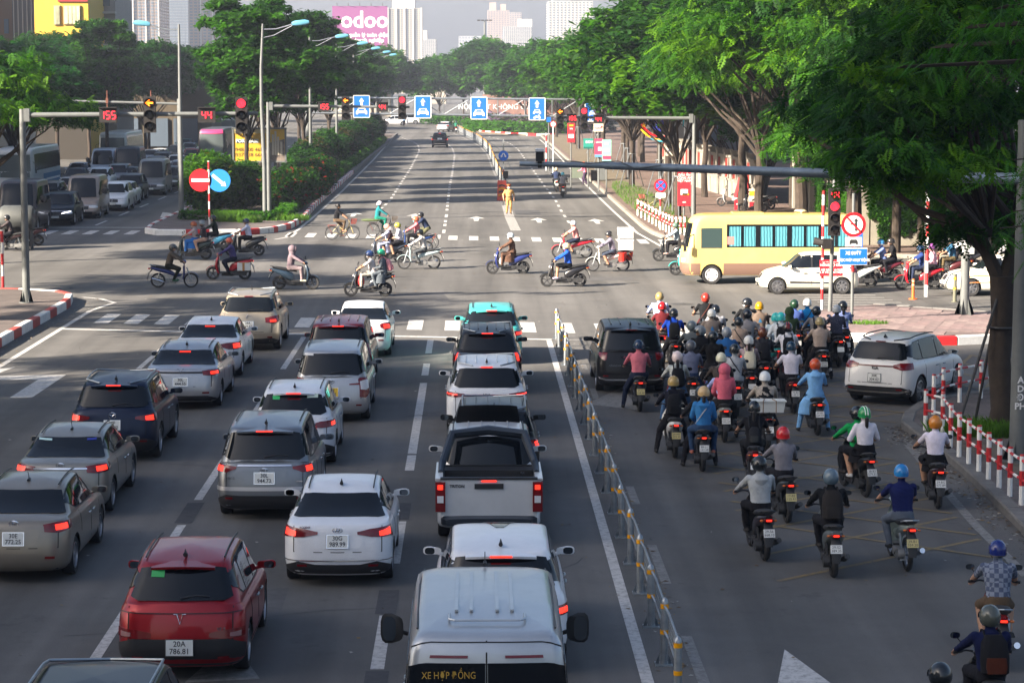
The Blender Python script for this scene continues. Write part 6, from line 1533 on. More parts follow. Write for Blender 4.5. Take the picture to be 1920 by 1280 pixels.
# right hand near signal
p = G(1556,VD(81)); t = thing('traffic_signal','slim traffic signal on the island with a red light under a lit 44','traffic signal',(p.x,p.y,0)); m = MB(); m.tube([(0,0,.13),(0.1,0,5.2)],[.075,.06],12); m.build('pole',GREYP,t)
a = AT(1563,397,p.y) - p; signal_head(t,(a.x,-.16,a.z),.39,n=4,number='44')
a = AT(1580,340,p.y) - p; m = MB(); m.box((a.x + .05,.25,a.z - .1),(.34,.3,.5)); m.tube([(a.x,.1,a.z),(a.x - .2,0,a.z - .3)],.03,6); m.build('side_signal',SIGB,t,20); a = AT(1548,457,p.y) - p; m = MB(); m.box((a.x + .03,-.1,a.z),(.3,.3,.34)); m.loft([(a.x - .12,-.1,a.z + .05,.12,.12,-1,0,.2),(a.x - .42,-.1,a.z + .1,.14,.02,-1,0,.2)],10); m.build('pedestrian_signal',SIGB,t,20)
p = G(1541,VD(82)); t = thing('road_sign','red alcohol fines notice on a striped post left of the slim signal','road sign',(p.x,p.y,0)); stripes(t,.1,4.2,.05,.36)
a = AT(1558,502,p.y) - p; m = MB(); m.box((a.x,-.08,a.z),(.8,.03,.56)); o = m.build('notice_panel',CRED,t,0); text('PH\u1ea0T TI\u1ec0N \u0110\u1ed0I V\u1edaI VI PH\u1ea0M',.05,WHITES,o,FACE((a.x,-.1,a.z + .2)),'sign_lettering'); text('N\u1ed2NG \u0110\u1ed8 C\u1ed2N',.105,WHITES,o,FACE((a.x,-.1,a.z + .10)),'sign_lettering',bold=.004); text('1. M\u00d4 T\u00d4: 2 - 10 TRI\u1ec6U\n2. \u00d4 T\u00d4: 7 - 40 TRI\u1ec6U',.085,WHITES,o,FACE((a.x,-.1,a.z - .11)),'sign_lettering',bold=.003)
p = G(1597,VD(78)); t = thing('road_sign','round no-left-turn sign over car plate and blue bus notice on one grey post','road sign',(p.x,p.y,0)); m = MB(); m.tube([(0,0,.12),(0,0,4.3)],.05,10); m.build('post',GREYP,t); m = MB(); m.tube([(0,-.004,1.75),(0,-.004,2.05)],.053,10); m.tube([(0,-.004,2.3),(0,-.004,2.6)],.053,10); m.build('red_band',REDP,t)
a = AT(1598,421,p.y) - p; o = disc(t,(0,0,a.z),.40,REDS,'sign_rim',y=-.06); o = disc(t,(0,0,a.z),.30,WHITES,'sign_disc',y=-.08)
m = MB(); m.prism([(.04,a.z - .2),(.10,a.z - .2),(.10,a.z + .12),(.14,a.z + .12),(.07,a.z + .22),(0,a.z + .12),(.04,a.z + .12),(.04,a.z + .04),(-.12,a.z + .04),(-.12,a.z + .0),(.04,a.z)],-.107,-.097,axis='y'); m.build('arrow_mark',INK,o,0)
m = MB(); m.box((0,-.114,0),(.62,.008,.055),M=Matrix.Translation((0,0,a.z)) @ Matrix.Rotation(R(47),4,'Y')); m.build('slash_mark',REDS,o,0)
a = AT(1597,453,p.y) - p; m = MB(); m.box((0,-.08,a.z),(.54,.02,.31)); o = m.build('car_plate',mat('plate_grey',(.5,.52,.53),.5),t,0); m = MB(); m.prism([(x * .26,a.z + z * .26) for x,z in [(-.5,-.3),(-.5,.02),(-.35,.28),(.35,.28),(.5,.02),(.5,-.3),(.32,-.3),(.32,-.18),(-.32,-.18),(-.32,-.3)]],-.1,-.091,axis='y'); m.build('car_mark',INK,o,0)
a = AT(1598,480.5,p.y) - p; m = MB(); m.box((0,-.08,a.z),(.92,.02,.55)); m.build('sign_border',WHITES,t,0); m = MB(); m.box((0,-.09,a.z),(.88,.02,.51)); o = m.build('blue_panel',BLUES,t,0); text('XE BU\u00ddT',.15,WHITES,o,FACE((0,-.103,a.z + .11)),'sign_lettering',bold=.004,sx=.85); text('\u0110\u01af\u1ee2C PH\u00c9P HO\u1ea0T \u0110\u1ed8NG',.125,WHITES,o,FACE((0,-.103,a.z - .12)),'sign_lettering',bold=.003,sx=.72)
# street name plate behind
p = G(1580,VD(100)); t = thing('street_sign','blue street name plate partly hidden behind the slim signal','street sign',(p.x + .1,p.y,0)); a = AT(1566,452,p.y) - p; m = MB(); m.tube([(.5,.05,0),(.5,.05,a.z + .2)],.04,8); m.build('post',GREYP,t); m = MB(); m.box((a.x + .3,0,a.z),(1.5,.03,.75)); o = m.build('panel',BLUES,t,0); text('\u0110\u01af\u1edcNG\nXU\u00c2N LA',.26,WHITES,o,FACE((a.x + .25,-.02,a.z)),'sign_lettering',bold=.006)
p = G(1737,VD(88)); t = thing('striped_post','tall red and white striped pole on the small traffic reservation','post',(p.x,p.y,0)); stripes(t,.0,4.1,.06,.44)
m = MB(); m.tube([(-.06,.05,0),(-.07,.05,4.0)],.035,6); m.build('backing_pole',GREYP,t)
p = G(1712,VD(87)); t = thing('bollard','flexible orange bollard left of the tall striped pole','bollard',(p.x,p.y,0)); ORG = mat('orange_plastic',(.75,.13,.02),.5); m = MB(); m.tube([(0,0,0),(0,0,.03)],.16,14); m.tube([(0,0,.03),(0,0,.75)],[.06,.045],12); m.build('post',ORG,t); m = MB(); m.tube([(0,0,.5),(0,0,.56)],.055,12); m.tube([(0,0,.64),(0,0,.70)],.053,12); m.build('reflective_band',mat('band_cream',(.7,.5,.3),.4),t)
p = G(1790,VD(86)); t = thing('bollard','dull olive steel bollard with yellow bands in front of the white saloon','bollard',(p.x,p.y,0)); m = MB(); m.tube([(0,0,0),(0,0,1.0)],.07,12); m.tube([(0,0,0),(0,0,.02)],.13,12); m.build('post',mat('olive',(.13,.13,.09),.6),t); m = MB(); m.tube([(0,0,.45),(0,0,.53)],.075,12); m.tube([(0,0,.8),(0,0,.9)],.075,12); m.build('yellow_band',mat('band_yellow',(.65,.36,.02),.5),t)
p = G(6,VD(89)); t = thing('striped_post','red and white striped post at the far left edge','post',(p.x,p.y,0)); stripes(t,.26,2.4,.055,.42,first=1)
p = G(34,VD(112)); t = thing('water_tank','rusty grey horizontal steel tank at the left edge behind the first mast','tank',(p.x,p.y,0)); m = MB(); m.lathe([(0,-.85),(.55,-.75),(.62,-.6),(.62,.6),(.55,.75),(0,.85)],20,M=Matrix.Translation((0,0,1.45))); m.build('tank',mat('tank_grey',(.06,.065,.065),.6,noise=.3,nscale=2),t)
for sx in (-.6,.6): m = MB(); m.box((sx,0,.5),(.12,.8,1.0)); m.build('leg',DKMET,t)
# galvanised railing dividing the lanes
t = thing('guard_railing','galvanised railing with yellow reflective bands dividing cars from motorbikes','railing',(0,0,0)); YB = mat('reflective_yellow',(.85,.36,.0),.35)
PM = MB(); PM.tube([(0,0,.01),(0,0,.86),(0,0,.92),(0,0,.95)],[.054,.054,.042,.012],14); PM.box((0,0,.01),(.24,.24,.02))
for a in (0,90,180,270): PM.add([(.06 * math.cos(R(a)),.06 * math.sin(R(a)),.02),(.12 * math.cos(R(a)),.12 * math.sin(R(a)),.02),(.062 * math.cos(R(a)),.062 * math.sin(R(a)),.16)],[(0,1,2),(2,1,0)])
PM = PM.mesh('post',GALV); BM1 = MB(); BM1.tube([(0,0,.80),(0,0,.865)],.058,14,cap=False); BM1.tube([(0,0,.44),(0,0,.50)],.058,14,cap=False); BM1 = BM1.mesh('reflective_band',YB)
RM = MB(); RM.tube([(0,.06,.84),(.05,.18,.76),(.05,2.12,.76),(0,2.25,.84)],.02,7); RM.tube([(0,.06,.48),(.05,.18,.40),(.05,2.12,.40),(0,2.25,.48)],.02,7); RM = RM.mesh('rail',GALV)
NM = MB()
for k in range(15): y = .2 + k * .135; NM.tube([(.05,y,.40),(.05,y,.76)],.006,4,cap=False)
for z in (.49,.58,.67): NM.tube([(.05,.2,z),(.05,2.1,z)],.006,4,cap=False)
NM = NM.mesh('mesh_infill',GALV); LGM = MB(); LGM.box((0,0,.003),(.34,2.3,.006)); LGM = LGM.mesh('base_strip',LINEF)
for k in range(20):
 y = 30.2 + k * 2.302; x = lerp(2.62,2.56,k / 19)
 o = link('post',PM,t,loc=(x,y,0)); o.rotation_euler = (random.uniform(-.015,.015),random.uniform(-.03,.02),0); link('reflective_band',BM1,o)
 if k < 19: link('rail',RM,t,loc=(x,y,0)); link('mesh_infill',NM,t,loc=(x,y,0))
# curved railing far ahead
t = thing('guard_railing','long curving railing with yellow topped posts between the carriageways far ahead','railing',(0,0,0))
pts = px([(943,351),(936,336),(928.7,319),(923,303),(917.5,289),(910,280),(902.5,272.5),(893,266),(883.7,262),(865,252),(853.7,246)]); P = [Vector(p.xy) for p in pts]; L = [0]
for a,b in zip(P[:-1],P[1:]): L.append(L[-1] + (b - a).length)
def at_(s):
 for i in range(len(P) - 1):
  if s <= L[i + 1] or i == len(P) - 2: return P[i].lerp(P[i + 1],(s - L[i]) / (L[i + 1] - L[i]))
s = 0; prev = None; CAPM = MB(); CAPM.tube([(0,0,.95),(0,0,1.05)],.055,8); CAPM = CAPM.mesh('yellow_cap',mat('cap_amber',(.65,.3,.05),.5)); PFM = MB(); PFM.tube([(0,0,0),(0,0,1.0)],.04,8); PFM = PFM.mesh('post',GALV)
while s < L[-1]:
 q = at_(s); link('post',PFM,t,loc=(q.x,q.y,0)); link('yellow_cap',CAPM,t,loc=(q.x,q.y,0))
 if prev is not None:
  m = MB(); m.tube([(*prev,.85),(*q,.85)],.018,5); m.tube([(*prev,.3),(*q,.3)],.018,5)
  for k in range(1,8): c = prev.lerp(q,k / 8); m.tube([(c.x,c.y,.3),(c.x,c.y,.85)],.009,4,cap=False)
  m.build('railing_panel',GALV,t)
 prev = q; s += 3.0
# red and white pipe railings
def rwrail(label,pts,h=.95,r=.05,base=.15,step=None,seg=.28):
 t = thing('pedestrian_railing',label,'railing'); P = [Vector(p) for p in pts]
 for i,p in enumerate(P):
  for k,(a,b) in enumerate(((0,.38),(.38,.68),(.68,.97),(.97,1.0))): m = MB(); m.tube([(p.x,p.y,base + a * h),(p.x,p.y,base + b * h)],r,9); m.build('post_band',[WHITEP,REDP,WHITEP,REDP][k] if i % 2 == 0 or 1 else WHITEP,t)
  if i < len(P) - 1:
   q = P[i + 1]; d = (q - p).length; n = max(2,int(d / seg))
   for z in (.88,.5):
    a0 = Vector((p.x,p.y,base + z * h)); b0 = Vector((q.x,q.y,base + z * h))
    for mm,par in ((REDP,0),(WHITEP,1)):
     m = MB()
     for k in range(n):
      if k % 2 == par: m.tube([a0.lerp(b0,k / n),a0.lerp(b0,(k + 1) / n)],r * .55,7)
     m.build('rail',mm,t)
 return t
rwrail('red and white pipe railing along the near right kerb',px([(1735,808),(1749,795),(1767,822),(1782,850),(1798,857),(1816,870),(1835,884),(1853,899),(1873,914),(1893,930),(1915,946),(1938,964)],.15)[0:1] + px([(1767,815),(1782,838),(1798,857),(1816,870),(1835,884),(1853,899),(1873,914),(1893,930),(1915,946),(1938,964)],.15),h=.95)
rwrail('bent red and white pipe railing curving round the pavement corner',px([(1750,776),(1768,762),(1799,754),(1839,746),(1885,737)],.15),h=.95)
rwrail('long red and white railing along the verge behind the black scooter',[G(u,v,.15) for u,v in [(1196,404),(1203,408),(1210,412),(1217,416),(1224,420),(1230.5,424),(1237,427),(1243.5,431),(1249,434),(1255,437),(1261,439.5),(1268,441),(1276,441),(1284,441)]],h=.95,r=.055)
# props, bins, parasol, cart
t = thing('parasol','tall folded red parasol standing on the right pavement','parasol',(*G(1393,VD(143)).xy,.15)); m = MB(); m.loft([(0,0,.7,.5,.5,0,0,1),(0,0,.8,.52,.5,0,0,1),(0,0,1.6,.32,.3,0,0,1),(0,0,2.4,.14,.14,0,0,1),(0,0,2.75,.05,.05,0,0,1)],20,e=1.6)
for i in range(len(m.v)): a = math.atan2(m.v[i][1],m.v[i][0]); k = 1 + .16 * math.sin(a * 7); m.v[i] = (m.v[i][0] * k,m.v[i][1] * k,m.v[i][2])
m.build('canopy',mat('parasol_red',(.38,.015,.02),.8),t); m = MB(); m.tube([(0,0,0),(0,0,2.8)],.03,6); m.build('pole',GREYP,t)
for (lab,u0,u1,v0,v1,m_) in (('red promotional board at the foot of the folded parasol',1377,1400,375,394,CRED),('tall poster board with yellow mountain beside the folded parasol',1404,1424,354,396,mat('poster_cream',(.6,.55,.45),.6))): banner(lab,u0,u1,v0,v1,142,m_,cat='sign',name='advertising_board',post=False,marks=[(0,.3,.9,.2,GOLD),(0,-.25,.9,.35,CRED)] if m_ is not CRED else [(0,.1,.7,.12,WHITES)])
p = G(1084,VD(181)); t = thing('handcart','green two-wheeled rubbish handcart being pushed at the kerb','handcart',(p.x,p.y,0)); m = MB(); m.box((0,0,.85),(1.0,1.1,.9),taper=(1.15,1.1)); m.build('bin',mat('cart_green',(.14,.17,.13),.7),t,0)
for sg in (-1,1): m = MB(); m.lathe([(.34,-.02),(.3,-.03),(.3,.03),(.34,.02)],18,M=Matrix.Translation((sg * .6,0,.34)),closed=True); m.lathe([(0,0),(.3,0)],10,M=Matrix.Translation((sg * .6,0,.34))); m.build('wheel',RUBBER,t)
for lab,u,v,s_ in (('black litter bin beside the handcart',1115,343,.55),('grey metal cabinet on the verge next to the black bin',1125,341,.8)): q = MB(); q.box((0,0,s_ * .7),(s_,s_,s_ * 1.4)); q.box((0,0,s_ * 1.42),(s_ * 1.1,s_ * 1.1,.06)); o = q.build('litter_bin' if s_ < .6 else 'cabinet',BLACKP if s_ < .6 else GREYP,None,20); o.location = (*G(u,v).xy,.15); tag(o,lab,'bin' if s_ < .6 else 'cabinet')
p = G(1226,VD(138)); t = bicycle(); t.location = (p.x,p.y + 2,.15); t.rotation_euler = (0,0,R(100)); tag(t,'dark bicycle leaning among the tree props on the right verge','bicycle')
# flower-red tree truss wires: metal props
def prop(x,y,h,r,lab,n=3,mat_=GALV):
 t = thing('tree_prop',lab,'tree support',(x,y,.12),0,'metal tree supports')
 for k in range(n):
  a = 2 * PI * k / n + .5; m = MB(); m.tube([(r * math.cos(a),r * math.sin(a),0),(.22 * math.cos(a),.22 * math.sin(a),h)],.035,6); m.build('leg',mat_,t)
 m = MB(); m.tube([(.28 * math.cos(a),.28 * math.sin(a),h) for a in np.linspace(0,2 * PI,9)],.03,6,cap=False); m.build('collar',mat_,t)
# ================================================================ vegetation
def leafmat(name,col,tr=.45):
 m = bpy.data.materials.new(name); m.use_nodes = True; t = m.node_tree; t.nodes.clear(); N = t.nodes.new; Lk = t.links.new
 o = N('ShaderNodeOutputMaterial'); d = N('ShaderNodeBsdfPrincipled'); d.inputs['Roughness'].default_value = .55; d.inputs['Specular IOR Level'].default_value = .12
 T = N('ShaderNodeBsdfTranslucent'); mx = N('ShaderNodeMixShader'); mx.inputs[0].default_value = tr
 g = N('ShaderNodeNewGeometry'); n = N('ShaderNodeTexNoise'); n.inputs['Scale'].default_value = 1.3; n.inputs['Detail'].default_value = 3; Lk(g.outputs['Position'],n.inputs['Vector'])
 q = N('ShaderNodeMapRange'); q.inputs[1].default_value = .3; q.inputs[2].default_value = .7; q.inputs[3].default_value = .65; q.inputs[4].default_value = 1.35; Lk(n.outputs['Fac'],q.inputs[0])
 a = N('ShaderNodeVectorMath'); a.operation = 'SCALE'; a.inputs[0].default_value = col; Lk(q.outputs[0],a.inputs['Scale']); Lk(a.outputs[0],d.inputs['Base Color'])
 b = N('ShaderNodeVectorMath'); b.operation = 'SCALE'; b.inputs[0].default_value = (col[0] * 1.3,col[1] * 1.5,col[2] * .6); Lk(q.outputs[0],b.inputs['Scale']); Lk(b.outputs[0],T.inputs['Color'])
 Lk(d.outputs[0],mx.inputs[1]); Lk(T.outputs[0],mx.inputs[2]); Lk(mx.outputs[0],o.inputs[0]); return m
LD = leafmat('leaf_dark',(.016,.058,.010)); LM = leafmat('leaf_mid',(.036,.115,.010)); LB = leafmat('leaf_bright',(.075,.18,.008)); LO = leafmat('leaf_flower',(.14,.11,.02)); LPK = leafmat('petal_pink',(.45,.05,.08)); LVD = leafmat('leaf_darkest',(.014,.040,.014)); LHG = leafmat('hedge_leaf',(.05,.15,.012)); LRD = leafmat('leaf_reddish',(.07,.05,.03)); GRB = leafmat('grass_blade',(.09,.19,.025)); LVI = leafmat('petal_violet',(.13,.09,.16))  # LVD is the darkest leaf green of the set
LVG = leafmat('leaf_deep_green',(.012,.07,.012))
BARK = mat('bark',(.042,.031,.023),.95,noise=.35,nscale=3,bump=.6,bscale=12)
def np_mesh(name,V,Fq,mi,mats):
 me = bpy.data.meshes.new(name); nq = len(Fq)
 me.vertices.add(len(V)); me.vertices.foreach_set('co',V.astype(np.float32).ravel())
 me.loops.add(nq * 4); me.loops.foreach_set('vertex_index',Fq.astype(np.int32).ravel())
 me.polygons.add(nq); me.polygons.foreach_set('loop_start',np.arange(0,nq * 4,4,dtype=np.int32)); me.polygons.foreach_set('loop_total',np.full(nq,4,np.int32))
 for m in mats: me.materials.append(m)
 me.polygons.foreach_set('material_index',mi.astype(np.int32)); me.update(calc_edges=True); return me
def rot_frames(n,r,droop=.35):
 """random frames: axis along the spray, side, normal (mostly up)"""
 a = r.uniform(0,2 * PI,n); e = r.normal(-droop,.35,n)
 ax = np.stack([np.cos(a) * np.cos(e),np.sin(a) * np.cos(e),np.sin(e)],1)
 up = np.stack([r.normal(0,.35,n),r.normal(0,.35,n),np.ones(n)],1)
 sd = np.cross(ax,up); sd /= np.linalg.norm(sd,axis=1)[:,None]; nm = np.cross(sd,ax); return ax,sd,nm
def sprays(pos,out,mi,r,L=.5,pairs=6,wl=.05,ll=.16):
 """pinnate leaves: a rachis with paired leaflets (quads)"""
 n = len(pos); ax,sd,nm = rot_frames(n,r); o = out / (np.linalg.norm(out,axis=1)[:,None] + 1e-6)
 ax = ax * .9 + o * .45; ax[:,2] -= .15; ax /= np.linalg.norm(ax,axis=1)[:,None]
 up = np.stack([r.normal(0,.3,n),r.normal(0,.3,n),np.ones(n)],1); sd = np.cross(ax,up); sd /= np.linalg.norm(sd,axis=1)[:,None]; nm = np.cross(sd,ax)
 Ls = L * r.uniform(.7,1.25,n); V = []; 
 for k in range(pairs):
  f = (k + .6) / pairs; c = pos + ax * (Ls * f)[:,None] - nm * (.18 * f * f * Ls)[:,None]
  lw = ll * math.sin(PI * (.18 + .72 * f)) * (Ls / L)
  for s in (-1,1):
   d = sd * s * .92 + ax * .38; tip = c + d * lw[:,None] - nm * (lw * .22)[:,None]; h = ax * (wl * .5)
   mid = (c + tip) / 2
   V.append(np.stack([c,mid - h + ax * .01,tip,mid + h + ax * .01],1))
 V = np.concatenate(V,0); M = np.tile(mi,pairs * 2); return V.reshape(-1,3),M
def tufts(pos,mi,r,size=.28,k=3):
 n = len(pos); V = []
 for _ in range(k):
  ax,sd,nm = rot_frames(n,r,.1); s = size * r.uniform(.6,1.3,n)[:,None]; c = pos + r.normal(0,size * .45,(n,3))
  V.append(np.stack([c - ax * s,c - sd * s * .42 + nm * s * .12,c + ax * s * 1.1,c + sd * s * .42 + nm * s * .08],1))
 V = np.concatenate(V,0); return V.reshape(-1,3),np.tile(mi,k)
def crown_points(seed,rad,npads,n,flat=.32,pad=(.8,1.9),shell=.55,low=-.25):
 """leaf anchor points in flat pads spread through the crown"""
 r = np.random.default_rng(seed); P = []; O = []; T = []; C = []
 for k in range(npads):
  while True:
   d = r.normal(0,1,3); d /= np.linalg.norm(d)
   if d[2] > low: break
  q = r.uniform(shell,1.0) ** .7; c = d * q * np.array(rad); C.append(c)
  pr = r.uniform(*pad); m = int(n / npads * (pr / np.mean(pad)) ** 2)
  a = r.uniform(0,2 * PI,m); rr = pr * np.sqrt(r.uniform(0,1,m)); z = r.normal(0,pr * flat * .45,m) - .12 * rr ** 2 / pr
  p = np.stack([rr * np.cos(a),rr * np.sin(a),z],1); P.append(p + c); O.append(np.stack([np.cos(a),np.sin(a),np.zeros(m)],1) + d * .4)
  t = r.choice(3,p=[.42,.38,.20]); tt = np.full(m,t); k2 = r.uniform(0,1,m) < .25; tt[k2] = r.integers(0,3,k2.sum()); T.append(tt)
 return np.concatenate(P),np.concatenate(O),np.concatenate(T),np.array(C),r
def limbs(C,trunk_h,rz,r0,seed,cz,lean=(0,0)):
 r = random.Random(seed); m = MB(); top = Vector((lean[0],lean[1],trunk_h))
 m.tube([(0,0,-.2),(lean[0] * .2 + .04,lean[1] * .2,trunk_h * .4),(lean[0] * .7 - .05,lean[1] * .7,trunk_h * .75),top],[r0 * 1.25,r0,r0 * .9,r0 * .85],10)
 order = sorted(range(len(C)),key=lambda k: r.random())[:rz]
 for k in order:
  c = Vector(C[k]) + Vector((0,0,cz)); b = top - Vector((0,0,r.uniform(0,trunk_h * .15))); mid = b.lerp(c,.45) + Vector((r.uniform(-.3,.3),r.uniform(-.3,.3),r.uniform(-.2,.5)))
  m.tube([b,b.lerp(mid,.5) + Vector((0,0,.15)),mid,mid.lerp(c,.6) + Vector((0,0,-.1)),c],[r0 * .5,r0 * .38,r0 * .26,r0 * .15,.02],6,cap=False)
 return m
TV = {}
def variant(key,seed,rad,npads,n,style,mats,trunk_h,cz,r0=.17,nl=14,**kw):
 P,O,T,C,r = crown_points(seed,rad,npads,n,**kw)
 if style[0] == 's': V,M = sprays(P,O,T,r,*style[1:])
 else: V,M = tufts(P,T,r,*style[1:])
 V[:,2] += cz; F = np.arange(len(V)).reshape(-1,4)
 TV[key] = (np_mesh('crown',V,F,M,mats),limbs(C,trunk_h,nl,r0,seed,cz).mesh('trunk',BARK))
variant('row_a',11,(4.2,4.2,2.6),46,4600,('t',.26,4),[LM,LD,LB],3.2,6.4)
variant('row_b',12,(4.6,4.4,2.8),50,4800,('t',.26,4),[LD,LM,LB],3.4,6.8)
variant('row_c',13,(3.8,4.2,3.0),44,4400,('t',.26,4),[LM,LB,LD],3.0,6.3)
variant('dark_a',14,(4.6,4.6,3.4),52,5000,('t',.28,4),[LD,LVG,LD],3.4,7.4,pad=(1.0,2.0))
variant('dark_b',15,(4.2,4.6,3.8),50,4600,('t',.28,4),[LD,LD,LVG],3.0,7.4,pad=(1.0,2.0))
variant('tall_a',16,(3.0,3.0,4.6),54,5200,('t',.25,4),[LD,LM,LM],4.2,9.4,pad=(.7,1.4),low=-.9)
variant('tall_b',17,(3.4,3.2,4.2),54,5200,('t',.25,4),[LM,LD,LM],4.4,9.6,pad=(.7,1.5),low=-.9)
variant('far',18,(6.0,5.0,4.0),40,3600,('t',.5,4),[LD,LM,LM],3,7.5,pad=(1.6,2.8),low=-.6)
variant('near_a',21,(4.6,5.2,3.0),60,5200,('s',.5,5,.12,.19),[LD,LM,LB],3.8,7.3,r0=.24,nl=20,pad=(.9,1.8))
variant('near_b',22,(4.4,4.8,2.8),56,4800,('s',.5,5,.12,.19),[LM,LD,LB],3.4,6.9,r0=.2,nl=18,pad=(.9,1.8))
def tree(key,x,y,label,sc=1.0,rz=None,zs=1.0,group=None,base=.1,trunk=True):
 t = thing('tree',label,'tree',(x,y,base),random.uniform(0,6.28) if rz is None else rz,group); t.scale = (sc,sc,sc * zs)
 c,k = TV[key]; link('crown',c,t)
 if trunk: link('trunk',k,t)
 return t
nth = ['nearest','second','third','fourth','fifth','sixth','seventh','eighth','ninth','tenth','eleventh','twelfth','thirteenth','fourteenth','fifteenth','sixteenth','seventeenth','eighteenth','nineteenth']
# right kerb row
for k in range(13):
 y = 134 + k * 13 + (k > 6) * (k - 6) * 4; x = 11.4 + (k % 3) * .5 - (k > 9) * (k - 9) * .2
 tree(['row_a','row_b','row_c'][k % 3],x,y,'%s tree of the row overhanging the right kerb beyond the crossing, counted from the viewer' % nth[k],1.0 + .08 * ((k * 7) % 4),group='trees along the right kerb',base=.15,zs=1.05)
 if k < 10: prop(x,y,2.4,1.0,'metal pole frame propping the %s tree of the right kerb row' % nth[k])
for k in range(9):
 y = 126 + k * 16; x = 15.0 + (k % 2) * .8 + k * .1
 tree(['row_b','near_b','row_a'][k % 3] if k else 'near_b',x,y,'%s leafy tree of the second row, along the garden wall at right' % nth[k],1.15 + .1 * (k % 2),zs=1.1,group='trees along the garden wall',base=.15)
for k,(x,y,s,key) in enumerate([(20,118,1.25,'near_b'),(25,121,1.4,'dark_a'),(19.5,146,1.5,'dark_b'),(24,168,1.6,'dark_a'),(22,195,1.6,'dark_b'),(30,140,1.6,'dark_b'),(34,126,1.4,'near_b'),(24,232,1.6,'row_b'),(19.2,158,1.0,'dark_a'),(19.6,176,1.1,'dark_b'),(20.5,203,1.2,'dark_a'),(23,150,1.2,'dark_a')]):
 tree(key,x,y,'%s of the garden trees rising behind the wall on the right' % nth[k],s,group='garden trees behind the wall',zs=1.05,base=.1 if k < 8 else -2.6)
# median trees
for k,(x,y,s,key) in enumerate([(-14.2,151,.95,'tall_a'),(-13.2,162,.9,'tall_b'),(-15.0,170,.95,'tall_b'),(-13.0,184,.95,'tall_a'),(-14.6,202,.95,'tall_b'),(-13.3,222,.9,'tall_a'),(-14.8,245,.9,'tall_a'),(-13.4,268,.85,'tall_b'),(-15,292,.9,'tall_a'),(-13.4,318,.85,'tall_b')]):
 tree(key,x,y,'%s tree on the planted median, counted from the crossing' % nth[k],s,group='trees on the median',base=.22)
# left avenue trees: dark masses over the opposite queue
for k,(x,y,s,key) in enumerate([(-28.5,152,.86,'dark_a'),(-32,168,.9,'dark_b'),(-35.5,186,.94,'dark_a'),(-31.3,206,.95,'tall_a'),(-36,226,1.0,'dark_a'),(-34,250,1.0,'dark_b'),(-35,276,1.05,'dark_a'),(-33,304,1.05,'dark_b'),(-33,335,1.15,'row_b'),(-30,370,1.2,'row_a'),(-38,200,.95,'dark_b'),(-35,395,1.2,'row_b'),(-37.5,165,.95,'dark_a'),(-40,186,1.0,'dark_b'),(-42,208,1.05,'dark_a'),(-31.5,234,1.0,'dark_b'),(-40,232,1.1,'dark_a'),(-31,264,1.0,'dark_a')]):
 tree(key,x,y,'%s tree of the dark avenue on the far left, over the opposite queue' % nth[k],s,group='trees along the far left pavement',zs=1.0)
tree('near_b',-21.6,104,'bright green leafy tree at the left edge in front of the dark avenue',.98,group=None,base=.1)
tree('near_a',-22.5,74,'leafy tree just outside the left edge that dapples the near lanes',1.1); tree('near_a',-21.8,58,'second leafy tree outside the left edge beside the near lanes',1.05); tree('near_b',-22.4,88,'third leafy tree outside the left edge by the pavement corner',1.0)
# centre distance
FX = [(-30,420),(-20,435),(-10,405),(0,425),(9,410),(18,400),(27,420),(36,405),(-41,430),(14,372),(22,350),(16,338),(-24,360),(31,372),(4,470),(-14,480),(45,390)]
for k,(x,y) in enumerate(FX): tree('far',x - 6,y,'hazy distant tree behind the roundabout, %s' % (['at the left end of the belt','second from the left in the belt','left of the road axis','on the road axis','just right of the road axis','third right of the road axis','fourth right of the road axis','fifth right of the road axis','far left beyond the median','nearer one right of the railing','nearer one by the right kerb bend','nearest one beside the roundabout hedge','behind the last median lamp','over the brown hoarding','rearmost under the pink towers','rearmost left of the cream block','farthest to the right'][k]),.95 + .12 * ((k * 5) % 3),group='distant trees beyond the roundabout')
# near right tree with forked trunk
t = thing('tree','large dark tree with a forked trunk at the right edge of the near pavement','tree',(*G(1877,VD(54)).xy,.12)); tx,ty = t.location.x,t.location.y
m = MB(); m.tube([(0,0,-.1),(.02,0,.5),(-.06,.1,1.6),(.0,.1,2.7),(-.02,.1,3.5)],[.36,.27,.26,.27,.30],12)
for pts,r_ in (([(-.05,.1,3.3),(-.5,.2,4.3),(-1.1,.4,5.2),(-1.8,1,6.0),(-2.6,1.6,6.8)],.17),([(0,.1,3.3),(.3,.2,4.4),(.35,.1,5.8),(.5,0,8)],.18),([(.3,.2,4.6),(-.6,.0,5.7),(-2.0,-.5,6.5),(-3.2,-.8,7.4)],.10),([(-.8,.3,4.6),(-1.9,.8,5.0),(-3.1,1.2,5.9),(-4.2,1.8,6.6)],.09),([(.3,.2,5),(1.4,.4,6.6),(2.8,1,8)],.12),([(-.3,.1,3.9),(-.9,.5,4.5),(-1.6,1.0,4.7),(-2.3,1.4,5.4)],.1)):
 m.tube(pts,[r_ * (1 - .16 * i) for i in range(len(pts))],8)
m.build('trunk',BARK,t)
